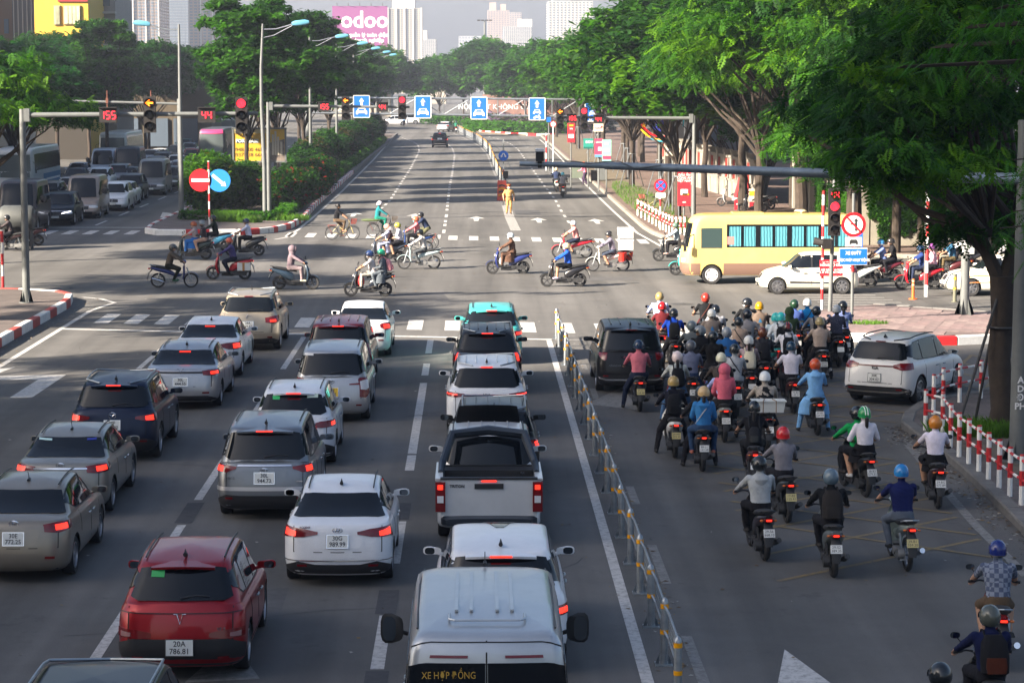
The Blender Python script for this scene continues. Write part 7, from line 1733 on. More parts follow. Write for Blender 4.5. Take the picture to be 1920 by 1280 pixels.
def canopy(seed,regs,n,pad,L,pairs,wl,ll):
 """leaf pads at real positions given by view direction and distance"""
 r = np.random.default_rng(seed); P = []; O = []; T = []; C = []
 for (u0,u1,v0,v1,d0,d1,npd) in regs:
  for k in range(npd):
   c = np.array(AT(r.uniform(u0,u1),r.uniform(v0,v1),r.uniform(d0,d1))) - np.array(t.location); pr = r.uniform(*pad); m_ = int(n * (pr / np.mean(pad)) ** 2); a_ = r.uniform(0,2 * PI,m_); q_ = pr * np.sqrt(r.uniform(0,1,m_)); z = r.normal(0,pr * .16,m_) - .14 * q_ ** 2 / pr
   P.append(np.stack([q_ * np.cos(a_),q_ * np.sin(a_),z],1) + c); O.append(np.stack([np.cos(a_),np.sin(a_),0 * a_],1)); tt = np.full(m_,r.choice(3,p=[.5,.35,.15])); k2 = r.uniform(0,1,m_) < .25; tt[k2] = r.integers(0,3,k2.sum()); T.append(tt); C.append(c)
 P,O,T = np.concatenate(P),np.concatenate(O),np.concatenate(T); V,M = sprays(P,O,T,r,L,pairs,wl,ll); return V,M,C
V,M,C = canopy(31,[(1560,1900,60,300,50,62,46),(1620,1920,-60,90,48,60,26),(1670,1830,285,330,51,60,10),(1600,1880,275,315,46.5,48,7),(1790,1920,330,440,53,62,9),(1540,1620,150,260,56,64,9)],92,(.6,1.25),.42,6,.085,.14)
link('crown',np_mesh('crown',V,np.arange(len(V)).reshape(-1,4),M,[LD,LM,LB]),t); tr_ = MB(); rr_ = random.Random(4)
for c in C[::3]: c = Vector(c); b_ = Vector((-.3,.3,4.4)) if c.x < 0 else Vector((.35,.1,5.2)); tr_.tube([b_,b_.lerp(c,.5) + Vector((0,0,.3)),c],[.06,.04,.012],6,cap=False)
tr_.build('branches',BARK,t)
for a_ in ((-.9,-.3),(1.0,.4),(-.35,.9)): m = MB(); m.tube([(a_[0] * 1.2,a_[1],0),(a_[0] * .2,a_[1] * .3,3.0)],.035,8); m.build('support_pole',DKMET,t)
m = MB(); m.tube([(.34 * math.cos(q),.1 + .34 * math.sin(q),2.35) for q in np.linspace(0,2 * PI,11)],.03,6,cap=False); m.build('support_ring',DKMET,t)
# trees behind it filling the upper right
for k_,(x,y,s,key) in enumerate([(14.0,74,1.15,'near_a'),(15.6,92,1.45,'near_a'),(19.2,98,1.35,'near_a'),(11.6,104.5,1.05,'near_a'),(21.5,80,1.3,'near_a'),(22.5,108,1.5,'near_b')][:0]): pass
for k_,(u,d,s,key,lab,zs,b) in enumerate([(1600,110,1.35,'near_a','big dark feathery tree whose crown hangs over the yellow minibus',1.0,1.6),(1735,108,1.35,'near_a','dense dark tree behind the tall striped pole at right',1.0,1.2),(1500,112,1.25,'near_a','spreading tree left of the dark crowns, over the villa columns',1.0,1.0),(1870,106,1.35,'near_a','dark tree behind the forked trunk at the right edge',1.05,1.0),(1700,116,1.5,'near_a','tall dark tree filling the sky behind the creeper wall',1.2,1.0)]):
 p = G(u,VD(d)); tree(key,p.x,p.y,lab,s,zs=zs,base=b * .1 + .9 if k_ in (0,1) else .3)
t = thing('tree','broad dark canopy between the forked tree and the villa, over the minibus tail','tree',(*G(1655,VD(108)).xy,.15)); V,M,C = canopy(33,[(1470,1760,110,300,97,111,42),(1500,1840,-60,120,96,111,36),(1480,1640,250,322,98,108,10),(1640,1920,230,385,97,108,26)],96,(1.1,2.2),.55,5,.13,.21)
link('crown',np_mesh('crown',V,np.arange(len(V)).reshape(-1,4),M,[LD,LM,LB]),t); m = MB(); m.tube([(.6,0,0),(.6,0,2.5),(0,0,5)],[.22,.2,.16],10)
for c in C[::4]: c = Vector(c); m.tube([(0,0,4.6),Vector((0,0,5)).lerp(c,.5) + Vector((0,0,.4)),c],[.1,.06,.02],6,cap=False)
m.build('trunk',BARK,t)
# bright feathery branch nearest the lens, upper right
t = thing('tree','bright fern-leaved branch reaching in at the upper right corner','tree',(10.6,34.5,.1)); r = np.random.default_rng(5); P = []; O = []
m = MB(); m.tube([(0,0,0),(0,0,4),(-.3,0,8),(-.6,0,11)],[.3,.26,.2,.12],12)
for k in range(22):
 e = AT(1925 - (k * 61) % 250 if k < 16 else 1925 - (k % 3) * 25,-20 + (k * 37) % 150 if k < 16 else 300 + (k - 16) * 32,33.5 + (k % 4) * .6) - t.location; a = Vector((-.4,0,e.z - .7)); mid = a.lerp(e,.5) + Vector((0,0,.45)); m.tube([a,mid,e],[.05,.03,.008],6)
 for f in np.linspace(.55,1,13):
  q = (a.lerp(mid,f * 2) if f < .5 else mid.lerp(e,f * 2 - 1)); P.append(list(q + Vector((random.uniform(-.12,.12),random.uniform(-.25,.25),random.uniform(-.12,.1))))); O.append([-.5 + random.uniform(-.7,.5),random.uniform(-1,1),-.3])
m.build('trunk',BARK,t); P = np.array(P); O = np.array(O); V,M = sprays(P,O,r.choice(3,len(P),p=[.2,.3,.5]),r,.42,14,.026,.10); link('crown',np_mesh('crown',V,np.arange(len(V)).reshape(-1,4),M,[LD,LM,leafmat('leaf_fern',(.045,.15,.02))]),t)
# shrubs, hedges, grass
def shrub(name,label,c,rad,n,mats,size=.12,k=3,stems=True,cat='shrub',group=None,p=(.5,.3,.2),seed=1):
 r = np.random.default_rng(seed); d = r.normal(0,1,(n,3)); d /= np.linalg.norm(d,axis=1)[:,None]; q = r.uniform(.55,1.0,n) + .12 * np.sin(d[:,0] * 5 + seed) * np.cos(d[:,1] * 4 + d[:,2] * 5)
 P = d * q[:,None] * np.array(rad) + np.array([0,0,rad[2] * 1.0]); P = P[P[:,2] > .12]; V,M = tufts(P,r.choice(3,len(P),p=p),r,size,k)
 t = thing(name,label,cat,c,0,group); link('foliage',np_mesh('foliage',V,np.arange(len(V)).reshape(-1,4),M,mats),t)
 if stems: m = MB(); [m.tube([(0,0,0),(.3 * math.cos(a),.3 * math.sin(a),rad[2] * .8),(rad[0] * .6 * math.cos(a),rad[1] * .6 * math.sin(a),rad[2] * 1.3)],[.04,.03,.015],5) for a in (.3,1.7,2.9,4.1,5.3)]; m.build('stems',mat('pale_bark',(.2,.15,.1),.9),t)
 return t
q = lambda u,d: (*G(u,VD(d)).xy,.24)
shrub('shrub','tall bright green shrub with yellow flowers behind the no-entry sign',q(393,139),(1.75,1.8,1.75),5200,[LM,LB,LO],.13,seed=2,p=(.55,.42,.03))
shrub('shrub','second green shrub to the right of the no-entry sign, below the FOR LEASE board',q(455,141),(1.7,1.8,1.45),4800,[LM,LB,LD],.13,seed=3)
for k,(u,d,rx,rz) in enumerate([(520,140,1.4,1.25),(556,143,1.3,1.2),(585,152,1.3,1.25),(600,165,1.4,1.2)]): shrub('shrub','pink-flowering shrub on the median, %s' % ['just right of the signal mast','second right of the signal mast','third right of the signal mast','behind the other pink ones'][k],q(u,d),(rx,1.6,rz),3600,[LD,LM,LPK],.11,seed=5 + k,p=(.5,.46,.04))
for k in range(11):
 y = 172 + k * 12; shrub('shrub','%s reddish dark shrub of the strip along the median kerb beyond the pink shrubs' % nth[k],(-12.1 - .1 * (k % 2),y,.24),(1.5,5.2,1.45 + .15 * (k % 3)),3200,[LD,LRD if k % 3 == 1 else LM,LVD],.2,3,seed=20 + k,stems=False,group='dark shrubs along the median')
def hedge(label,pts,w_,h,dens=900,mats=(LHG,LM,LHG),size=.07,base=.22,cat='hedge',seed=3,name='hedge'):
 r = np.random.default_rng(seed); PP = []
 for a,b in zip(pts[:-1],pts[1:]):
  a = np.array(a[:2]); b = np.array(b[:2]); L = np.linalg.norm(b - a); n = int(dens * L * (w_ + 2 * h)); f = r.uniform(0,1,n); d = (b - a) / L; nn = np.array([-d[1],d[0]])
  s = r.uniform(-h - w_ / 2,h + w_ / 2,n); off = np.clip(s,-w_ / 2,w_ / 2); z = np.where(np.abs(s) > w_ / 2,h - (np.abs(s) - w_ / 2),h) + r.normal(0,.03,n)
  c = a + f[:,None] * (b - a) + nn * off[:,None]; PP.append(np.concatenate([c,(base + np.abs(z))[:,None]],1))
 P = np.concatenate(PP); V,M = tufts(P,r.choice(3,len(P)),r,size,2); o = link(name,np_mesh(name,V,np.arange(len(V)).reshape(-1,4),M,mats)); return tag(o,label,cat)
hedge('low bright green clipped hedge running along the right kerb of the median',[(-10.7,132),(-10.75,160),(-10.9,200)],.7,.42,90,size=.13)
hedge('continuation of the low green median hedge beside the dark shrubs',[(-10.9,200),(-11.0,290)],.7,.5,40,size=.2,seed=9)
hedge('short low hedge across the front of the median shrubs',[(-16.2,132.6),(-10.9,131.6)],.6,.4,160,size=.11,seed=4)
rbh = px([(885,244),(905,248.5),(960,252.5),(1040,254.5),(1090,250)]); hedge('clipped green hedge along the red and white kerb of the roundabout',[p + Vector((0,2.0,0)) for p in rbh],2.5,1.1,12,size=.45,seed=5)
hedge('violet-flowered planting inside the roundabout behind the green hedge',[p + Vector((2,7,0)) for p in rbh],6,1.6,5,(LVI,LD,LVI),.55,seed=6,name='flower_bed',cat='flower bed')
hedge('small clipped hedge on the splitter island left of the railing end',px([(797,233.5),(880,234.5)]),2.5,.9,14,size=.4,seed=7)
def grass(label,c,rx,ry,n,h,m_=GRB,seed=1,z=.22):
 r = np.random.default_rng(seed); a = r.uniform(0,2 * PI,n); q_ = np.sqrt(r.uniform(0,1,n)); x = c[0] + rx * q_ * np.cos(a); y = c[1] + ry * q_ * np.sin(a); b = r.uniform(0,PI,n); hh = h * r.uniform(.5,1.2,n); lx = r.normal(0,.3,n) * hh; ly = r.normal(0,.3,n) * hh; w_ = .012 + 0 * b
 A = np.stack([x - np.cos(b) * w_,y - np.sin(b) * w_,np.full(n,z)],1); B = np.stack([x + np.cos(b) * w_,y + np.sin(b) * w_,np.full(n,z)],1); C = np.stack([x + lx,y + ly,z + hh],1); D = (A + C) / 2 - np.stack([lx * .2,ly * .2,0 * hh],1)
 V = np.stack([A,B,C,D],1).reshape(-1,3); o = link('grass',np_mesh('grass',V,np.arange(len(V)).reshape(-1,4),np.zeros(n),[m_])); tag(o,None,kind='stuff')
p = G(433,VD(130)); grass('',p,.9,.8,1500,.55); p = G(468,VD(129)); grass('',p,.7,.5,500,.35,seed=2); p = G(540,VD(131)); grass('',p,1.2,.7,700,.35,seed=3)
p = G(1815,VD(53)); grass('',(p.x + .6,p.y + .5),1.4,.9,2200,.3,seed=4,z=.15); p = G(1700,VD(80)); grass('',(G(1625,VD(77))),.7,.4,500,.12,seed=5,z=.15)
r_ = np.random.default_rng(77); grass('',(10.8,150),1.3,30,2500,.25,seed=8,z=.15)
# creeper on the wall: hanging leaf curtains
def creeper(label,p0,p1,zt,zb,n,seed):
 r = np.random.default_rng(seed); f = r.uniform(0,1,n); cols = np.floor(f * 9); zlow = zb + 1.2 * (np.sin(cols * 3.7 + seed) * .5 + .5); z = zlow + (zt - zlow) * r.uniform(0,1,n) ** .8
 P = np.stack([p0[0] + (p1[0] - p0[0]) * f,p0[1] + (p1[1] - p0[1]) * f - .18 - .15 * r.uniform(0,1,n) * (z - zb) / (zt - zb),z],1); V,M = tufts(P,r.choice(3,n,p=[.5,.3,.2]),r,.1,3)
 t = thing('creeper',label,'climbing plant'); link('foliage',np_mesh('foliage',V,np.arange(len(V)).reshape(-1,4),M,[LM,LHG,LD]),t)
creeper('green creeper hanging on the wall behind the round no-turn sign',(18.6,113),(22.8,112.5),3.8,.3,9500,1); creeper('creeper curtain on the wall behind the tall striped pole',(23.2,112.2),(26.9,111.9),3.8,.3,8000,2); creeper('creeper patch at the right end of the stone wall',(27.5,111.8),(32,111.2),3.8,.6,7500,3)
for k,y in enumerate((118,122,126.5,131)): creeper('green creeper mound at the foot of the villa, %s column gap' % nth[k],(19.0,y),(19.2,y + 3.5),2.3,.2,1800,10 + k)
# fallen leaves and scraps in the gutters
def litter(n,fn,seed,cols=((.10,.06,.03),(.2,.13,.05),(.3,.29,.27))):
 r = np.random.default_rng(seed); c = np.array([fn(r) for _ in range(n)]); a = r.uniform(0,PI,n); s_ = r.uniform(.02,.06,n)
 d = np.stack([np.cos(a) * s_,np.sin(a) * s_,0 * a],1); e = np.stack([-np.sin(a) * s_ * .6,np.cos(a) * s_ * .6,0 * a + .01],1); V = np.stack([c - d,c - e * [1,1,0],c + d,c + e],1).reshape(-1,3)
 o = link('leaf_litter',np_mesh('leaf_litter',V,np.arange(len(V)).reshape(-1,4),r.integers(0,3,n),[mat('litter%d' % k,cc,.9) for k,cc in enumerate(cols)])); tag(o,kind='stuff')
litter(420,lambda r: (-14.1 + abs(r.normal(0,.35)),r.uniform(32,88),.012),1); litter(500,lambda r: (r.uniform(-13,9),r.uniform(28,120),.012),2); litter(400,lambda r: (2.85 + r.normal(0,.12),r.uniform(30,74),.012),3)
gp = [G(u,v) for u,v in ((2060,1180),(1900,985),(1840,925),(1780,870),(1720,828),(1690,800))]; litter(500,lambda r: tuple(gp[k := r.integers(0,5)].lerp(gp[k + 1],r.uniform()) + Vector((-abs(r.normal(0,.3)),0,.012))),4)
# ================================================================ cars in the queue
def put(ts,u,d,rz=0.0):
 t,s = ts; p = G(u,VD(d)); a = R(rz); t.location = (p.x - math.sin(a) * s.L / 2,p.y + math.cos(a) * s.L / 2,0); t.rotation_euler = (0,0,a); return t
def mk(label,kind,col,u,d,tl,on,badge=None,bz=.98,plate='',pz=.78,pm=PLATE,dark=(.50,.04),rz=0,metal=.3,third_=True,sp=False,fin_=True,mast=False,rail=False,words=(),rec=True,wip=False,refl=.42,bar=None,extra=None,seams=False,rib=0,cat='car',stick=None,sc=None,psz=(.33,.2),rim=ALLOY,blackroof=False):
 def rear(s,t,p):
  lamp(s,t,tl,on)
  if dark: bumper_dark(s,t,dark[0],dip=dark[1])
  if rec: recess(s,t,p,(pz - .14,pz + .14))
  if plate is not None: rplate(s,t,plate,pz,pm,.016 + (.006 if dark and pz < .62 else 0) + (.02 if pz < .6 else 0),psz)
  if badge: logo(s,t,badge,bz)
  if refl: reflectors(s,t,refl)
  for (w_,x,z,q) in words: word(s,t,w_,x,z,q)
  gate(s,t,.70,.58); doors(s,t,kind)
  if sp: spoiler(s,t,p)
  if third_ is not None: third(s,t,.15 if sp else .13,V=(2.93 if kind != 'sedan' else 2.82,0),on=third_,off=.17 if sp else .03)
  if fin_: fin(s,t,p if metal < 0 else BLACKP)
  if mast: mast_aerial(s,t)
  if rail: rails(s,t,rail,y1=.5)
  if seams: roof_seams(s,t,-1.0 if kind == 'sedan' else -1.3)
  if rib: ribs(s,t,p,-1.45,-.3,rib)
  if wip: wiper(s,t)
  if bar: s.patch([(-bar[0],bar[1],bar[2]),(0,bar[1],bar[2]),(bar[0],bar[1],bar[2])],bar[3],t,'light_bar',lowz=True,off=.016,nu=6,nvv=1)
  if stick:
   for (x0,x1,v0,v1,c) in stick: s.patch([(x0,v0,v1),(x1,v0,v1)],mat('sticker' + c,hx(c),.5),t,'sticker',mode='x',off=.018,nu=2,nvv=1)
  if extra: extra(s,t,p)
 return put(car('parked_car' if False else 'car',label,kind,col,rear=rear,front=None if d < 80 else front_face,metal=max(0,metal),cat=cat,sc=sc,rim=rim),u,d,rz)
SIL = (.42,.43,.45); WH_ = (.72,.73,.75); DKB = (.012,.02,.045); BLK = (.012,.012,.014)
TLw = [(.95,.84,.95),(1.4,.82,.98),(2.02,.86,.98)]; ONw = [(1.3,.86,.94),(1.75,.87,.95)]
TLs = [(.72,.84,.90),(1.1,.82,.95),(2.05,.84,.97)]; ONs = [(1.35,.85,.92),(1.8,.86,.93)]
TLv = [(1.12,.62,1.02),(1.5,.60,1.12),(1.95,.70,1.2)]; ONv = [(1.3,.66,.78),(1.6,.68,.78)]
TLb = [(.72,.84,.92),(1.0,.82,1.0),(1.95,.86,1.0)]
mk('beige silver SUV with lozenge badge at the head of the leftmost queue','suv',(.36,.31,.24),465,70.4,[(.85,.86,1.0),(1.3,.84,1.04),(2.0,.9,1.06)],[(1.1,.88,.94),(1.5,.88,.95)],'lozenge',1.02,'29A\n649.87',.80,rail=GALV,wip=True,dark=(.42,.03),third_=False,metal=.5,mast=True,fin_=False)
mk('white saloon with L-shaped red tail lights behind the beige silver SUV','sedan',WH_,388,64.2,[(.72,.86,.93),(1.1,.80,.96),(2.05,.80,.97)],[(1.35,.82,.93),(1.8,.83,.94)],None,plate=None,dark=None,sc=(1.04,1.06,1),metal=0)
mk('silver saloon with a V badge and dark strip between its lights','sedan',SIL,340,58.2,[(1.0,.86,.95),(1.3,.84,.97),(2.0,.87,.98)],[(1.35,.87,.93),(1.8,.88,.94)],'vee',.93,'30L\n444.55',.70,bar=(1.0,.90,.935,BLACKP),metal=.6,sc=(1.06,1.06,1),dark=(.36,.0),seams=True)
mk('dark blue SUV with round glowing tail lights and winged badge','suv',DKB,211,50.2,[(.80,.92,.97),(1.1,.88,1.0),(1.9,.88,1.04)],[(1.2,.90,.98),(1.6,.89,1.0)],'wings',1.0,'30F\n683.40',.80,rail=GALV,sp=True,wip=True,dark=(.52,.0),metal=.4,words=[('CX-5',-.55,.84,.06)],refl=.45)
mk('champagne grey saloon with chrome strip and mast aerial, third from the bottom at left','sedan',(.27,.255,.225),113,43.9,TLw,ONw,'ovals',.97,'30A\n512.68',.72,mast=True,fin_=False,bar=(.98,.90,.925,CHROME),third_=None,metal=.5,seams=True,dark=None,stick=[(-.55,-.3,2.74,2.8,'b8d8d8'),(.35,.52,2.74,2.8,'3040a0')])
mk('beige saloon at the left edge with plate 30E 772.25','sedan',(.26,.225,.18),26,38.2,TLw,ONw,'ovals',.97,'30E\n772.25',.74,mast=True,fin_=False,third_=None,metal=.5,seams=True,dark=None)
mk('black car at the bottom left corner, only its roof and mirrors in view','suv',BLK,135,24.1,TLs,ONs,'ovals',1,None,rail=GALV,fin_=True,metal=.2)
mk('white saloon with blue tinted rear window, foremost of the second queue','sedan',WH_,678,68.8,[(1.1,.88,.96),(1.4,.80,1.0),(2.0,.84,1.0)],[(1.3,.84,.95),(1.75,.85,.96)],None,plate='30H\n218.60',pz=.72,dark=None,metal=0,fin_=False,third_=None,sc=(.97,.98,1),refl=.5)
mk('dark red MPV squeezed between the white saloon and the silver MPV','mpv',(.16,.012,.018),634,61.9,TLv,ONv,None,plate=None,sp=True,rib=5,metal=.4)
mk('silver MPV with yellow plate and clear and red upright tail lights','mpv',SIL,621,55.9,TLv,None,'ovals',.98,'29H\n077.71',.74,mat('plate_yellow',(.75,.48,.03),.5),bar=None,metal=.6,third_=None,wip=True,seams=True,fin_=False,dark=None,words=[],stick=[(-.62,-.42,2.76,2.84,'dddddd')],
   extra=lambda s,t,p: (lamp(s,t,[(1.18,.80,.98),(1.5,.78,1.0),(1.8,.82,1.0)],None,WHITEL,'clear_lamp',off=.02),lamp(s,t,[(.7,.90,.93),(1.12,.9,.95)],None,REDL,'red_strip')))
mk('white crossover with green sticker, behind the silver MPV','hatch',(.70,.72,.76),549,49.6,TLs,[(1.6,.86,.93),(1.95,.87,.94)],None,plate=None,sp=True,seams=True,metal=.0,stick=[(-.44,-.29,2.62,2.76,'20b060'),(.28,.5,2.68,2.8,'c8d8c8')],wip=True)
mk('silver grey MPV with plate 30L 944.73 and black lower bumper','mpv',(.20,.215,.235),496,43.6,[(.86,.96,1.0),(1.2,.90,1.02),(1.95,.90,1.04)],[(1.4,.91,1.0),(1.85,.92,1.01)],'ovals',.93,'30L\n944.73',.80,sp=True,seams=True,wip=True,dark=(.50,.02),metal=.6,bar=(.85,1.005,1.03,CHROME),words=[('VELOZ',-.62,.80,.05),('HYBRID',.64,.74,.035)],psz=(.36,.2),
   extra=lambda s,t,p: s.patch([(-1.9,.57,.64),(-1,.57,.64),(1,.57,.64),(1.9,.57,.64)],mat('satin_silver',(.6,.6,.62),.3,metal=.6),t,'silver_band',lowz=True,off=.014,nu=4,nvv=1))
mk('white saloon with slanted H badge and plate 30G 989.99','sedan',WH_,633,37.9,[(.62,.86,.90),(1.05,.82,.94),(1.95,.80,.97)],[(1.3,.83,.90),(1.75,.84,.94)],'slanth',.93,'30G\n989.99',.76,dark=(.44,.05),metal=0,seams=True,third_=None,words=[('ACCENT',-.52,.965,.045)],bar=(1.9,.445,.46,CHROME),refl=.36)
mk('red crossover with V badge and plate 20A 786.81, nearest of the second queue','hatch',(.30,.004,.010),338,32.0,[(.72,.62,.68),(1.1,.60,.72),(1.8,.61,.73)],None,'vee',.86,'20A\n786.81',.50,sp=True,seams=True,metal=.5,dark=(.60,.0),rec=False,bar=(1.7,.93,.945,mat('dark_red_line',(.05,.003,.006),.4)),words=[('VF 5',.55,.73,.06)],refl=.33,third_=None,wip=True,psz=(.36,.21),stick=[(-.42,-.24,2.60,2.76,'18a050')],
   extra=lambda s,t,p: lamp(s,t,[(1.25,.63,.68),(1.6,.62,.69)],None,mat('smoky_lens',(.3,.15,.15),.2),'clear_lamp',off=.02))
mk('turquoise crossover at the head of the third queue, roof only','hatch',(.06,.42,.40),922,67.1,TLs,ONs,None,plate=None,sp=True,seams=True,metal=.1)
mk('black SUV with silver roof rails behind the turquoise crossover','suv',BLK,914,60.8,[(1.3,.85,1.16),(1.5,.84,1.2),(1.9,.9,1.2)],[(1.38,.9,1.14),(1.55,.9,1.16)],None,plate='30K\n118.26',sp=True,rail=GALV,rib=5,metal=.2,sc=(.97,1,.97))
mk('white SUV with a full-width red light bar and rails','suv',WH_,913,53.5,[(.85,.98,1.03),(1.2,.95,1.05),(1.95,.97,1.06)],[(1.15,1.0,1.02),(1.9,1.01,1.03)],'txt:KIA',1.0,None,sp=False,rail=GALV,rib=5,bar=(1.0,.975,1.02,REDL),metal=0,sc=(1,1,.98))
mk('black SUV with glowing hooked tail light, ahead of the pickup','suv',BLK,927,46.2,[(1.05,.92,1.0),(1.3,.86,1.08),(2.0,.9,1.1)],[(1.55,.9,1.05),(1.85,.9,1.06)],None,plate=None,sp=True,rail=GALV,rib=6,metal=.2,wip=True,sc=(.97,1,.98))
mk('white SUV with dark sunroof just ahead of the big van','suv',(.76,.77,.79),940,32.3,TLs,ONs,None,plate=None,sp=True,metal=0,extra=lambda s,t,p: [([s.patch([(4.15,3.10,3.8),(5,3.06,3.8)],None,None,'r',sides=(sg,),off=.008,nu=4,nvv=4,mb=q) for sg in (1,-1)],q.build('sunroof',GLASS,t)) for q in [MB()]])
mk('black MPV with red wedge tail lights alone right of the railing','mpv',BLK,1184,61.0,[(1.05,.88,.96),(1.2,.86,1.16),(1.95,1.05,1.34)],None,'three',.86,None,rec=False,sp=True,rib=5,metal=.2,words=[('XPANDER',-.42,.74,.07)],dark=(.5,.0),third_=False,refl=.46,wip=True,extra=lambda s,t,p: s.patch([(-1.6,.40,.46),(-1.1,.36,.40),(1.1,.36,.40),(1.6,.40,.46)],CHROME,t,'chrome_trim',lowz=True,off=.02,nu=4,nvv=1))
mk('white SUV with black arch trim and plate 304.02 turning at the right','suv',(.74,.74,.73),1636,58.9,[(.80,.98,1.05),(1.2,.92,1.1),(2.0,.94,1.12)],None,'txt:KIA',.96,'30K\n304.02',.72,rail=BLACKP,bar=(1.0,1.0,1.03,mat('dark_red_bar',(.10,.005,.01),.3)),dark=(.50,.0),rz=-31,metal=0,third_=False,sc=(.98,.97,.97),wip=True,extra=lambda s,t,p: s.patch([(-1.7,.38,.46),(-1.1,.34,.38),(1.1,.34,.38),(1.7,.38,.46)],CHROME,t,'chrome_trim',lowz=True,off=.02,nu=4,nvv=1))
# pickup
def rm(o):
 for c in list(o.children): rm(c)
 bpy.data.objects.remove(o)
def pick():
 t,s = car('pickup','silver white double-cab pickup with black sports bar and open load bed','pickup',(.62,.63,.64),cat='pickup',metal=.2)
 P = MATS['paint_pickup_0.620_0.630_0.640']
 m = MB()
 for sg in (-1,1): m.box((sg * .865,-1.72,.88),(.09,1.78,.56)); m.box((sg * .865,-1.72,1.17),(.13,1.78,.04))
 m.box((0,-2.60,.86),(1.66,.08,.64)); m.build('load_bed',P,t)
 m = MB(); m.box((0,-1.75,.66),(1.62,1.66,.05)); m.box((0,-.90,.90),(1.62,.04,.5))
 for sg in (-1,1): m.box((sg * .80,-1.75,.9),(.03,1.66,.5))
 m.box((0,-1.16,1.06),(1.56,.42,.14)); m.box((0,-2.6,1.19),(1.68,.12,.035)); m.build('bed_liner',BLACKP,t,0)
 m = MB(); m.tube([(-.84,-1.95,1.19),(-.82,-1.45,1.28),(-.64,-1.0,1.72),(0,-.96,1.79),(.64,-1.0,1.72),(.82,-1.45,1.28),(.84,-1.95,1.19)],[.05,.07,.09,.09,.09,.07,.05],8); m.build('sports_bar',mat('gunmetal',(.04,.05,.065),.35,metal=.5),t)
 for sg in (-1,1):
  m = MB(); m.box((sg * .84,-2.63,.88),(.17,.12,.52)); o = m.build('tail_light',REDL,t,20); m = MB(); m.box((sg * .84,-2.70,1.05),(.09,.02,.08)); m.build('brake_light',REDON,o,0); m = MB(); m.box((sg * .84,-2.70,.84),(.11,.02,.12)); m.build('clear_lamp',WHITEL,o,0)
 m = MB(); m.box((0,-2.65,1.06),(.5,.03,.09)); m.build('tailgate_handle',BLACKP,t,20); m = MB(); m.box((0,-2.65,1.15),(.26,.03,.02)); m.build('high_brake_light',REDON,t,0)
 m = MB(); m.loft([(0,-2.62,.45,.84,.10),(0,-2.80,.45,.74,.07)],16,e=5); m.build('rear_bumper',MATS['gunmetal'],t)
 text('TRITON',.07,BLACKP,t,FACE((-.55,-2.65,1.06)),'badge',bold=.002); text('4x4',.05,CHROME,t,FACE((.6,-1.38,1.08)),'badge'); logo(s,t,'three',.55,.09); t.children[-1].location = (0,-.09,.38)
 ribs(s,t,P,-.5,.35,6); roof_seams(s,t,-.6,.7); p = G(917,VD(41.3)); t.location = (p.x,p.y + 2.65,0)
pick()
# big van at the bottom
VN = (.46,.48,.50)
def vrear(s,t,p):
 s.patch([(-1.62,2.10,2.62),(-.9,2.06,2.66),(-.02,2.06,2.66)],GLASS,t,'door_window',off=.016,nu=6,nvv=4); s.patch([(.02,2.06,2.66),(.9,2.06,2.66),(1.62,2.10,2.62)],GLASS,t,'door_window',off=.016,nu=6,nvv=4)
 for c in list(t.children):
  if c.name.split('.')[0] == 'rear_window': bpy.data.objects.remove(c)
 seam(s,t,[('u',[(-.012,.2,1.0),(.012,.2,1.0)],False,(1,)),('u',[(-.012,2.0,2.93),(.012,2.0,2.93)],False,(1,)),('u',[(1.75,2.0,2.82),(1.79,2.0,2.82)],False,(1,-1)),('u',[(0,2.90,2.915),(.9,2.89,2.905),(1.75,2.80,2.82)],False,(1,-1))])
 for sg in (-1,1): o = s.patch([(.28,2.70,2.735),(.85,2.70,2.735)],mat('dark_brake_lens',(.16,.01,.02),.3),t,'high_brake_light',sides=(sg,),off=.03,nu=3,nvv=1)
 text('XE H\u1ee2P \u0110\u1ed2NG',.105,mat('gold_letters',(.55,.33,.05),.5),t,FACE((-.42,s.S([.4],2.56)[0][1] - .06,s.S([.4],2.56)[0][2]),tilt=R(-6) + .12),'window_lettering',sx=.85)
 m = MB(); zt = float(s.zr(0)) + .004
 for x in (-.34,-.17,.13,.30): m.box((x,-.6,zt + .012),(.04,2.1,.022)); 
 m.build('roof_rib',p,t,20); m = MB(); m.tube([(-.42,-1.75,zt),(-.42,-2.02,zt),(-.36,-2.08,zt),(.38,-2.08,zt),(.44,-2.02,zt),(.44,-1.75,zt)],.014,6); m.build('roof_pressing',p,t)
 m = MB()
 for sg in (-1,1): m.tube([(sg * .78,-2.2,zt - .06),(sg * .80,0,zt - .05),(sg * .76,1.0,zt - .06)],.012,5)
 m.build('roof_seam',DKMET,t); mast_aerial(s,t,1.0); lamp(s,t,[(1.2,.8,1.15),(1.9,.8,1.15)],None); doors(s,t,'van'); rplate(s,t,'29B\n612.40',.75)
t_ = put(car('van','large silver passenger van at the bottom centre with gold window lettering','van',VN,cat='van',rear=vrear,metal=.5),913,24.6); t_.scale = (.93,.95,.99)
# far cars ahead
mk('black SUV driving away alone on the road beyond the crossing','suv',BLK,824.5,270,TLs,[(1.5,.88,.96),(1.9,.88,.98)],None,plate='30G',pz=1.0,psz=(.5,.18),dark=(.5,.0),bar=(1.6,.40,.47,CHROME))
mk('silver white saloon far ahead near the splitter island','sedan',WH_,829,345,TLs,[(1.7,.86,.96),(1.95,.86,.96)],None,plate='',rz=-14,metal=0)
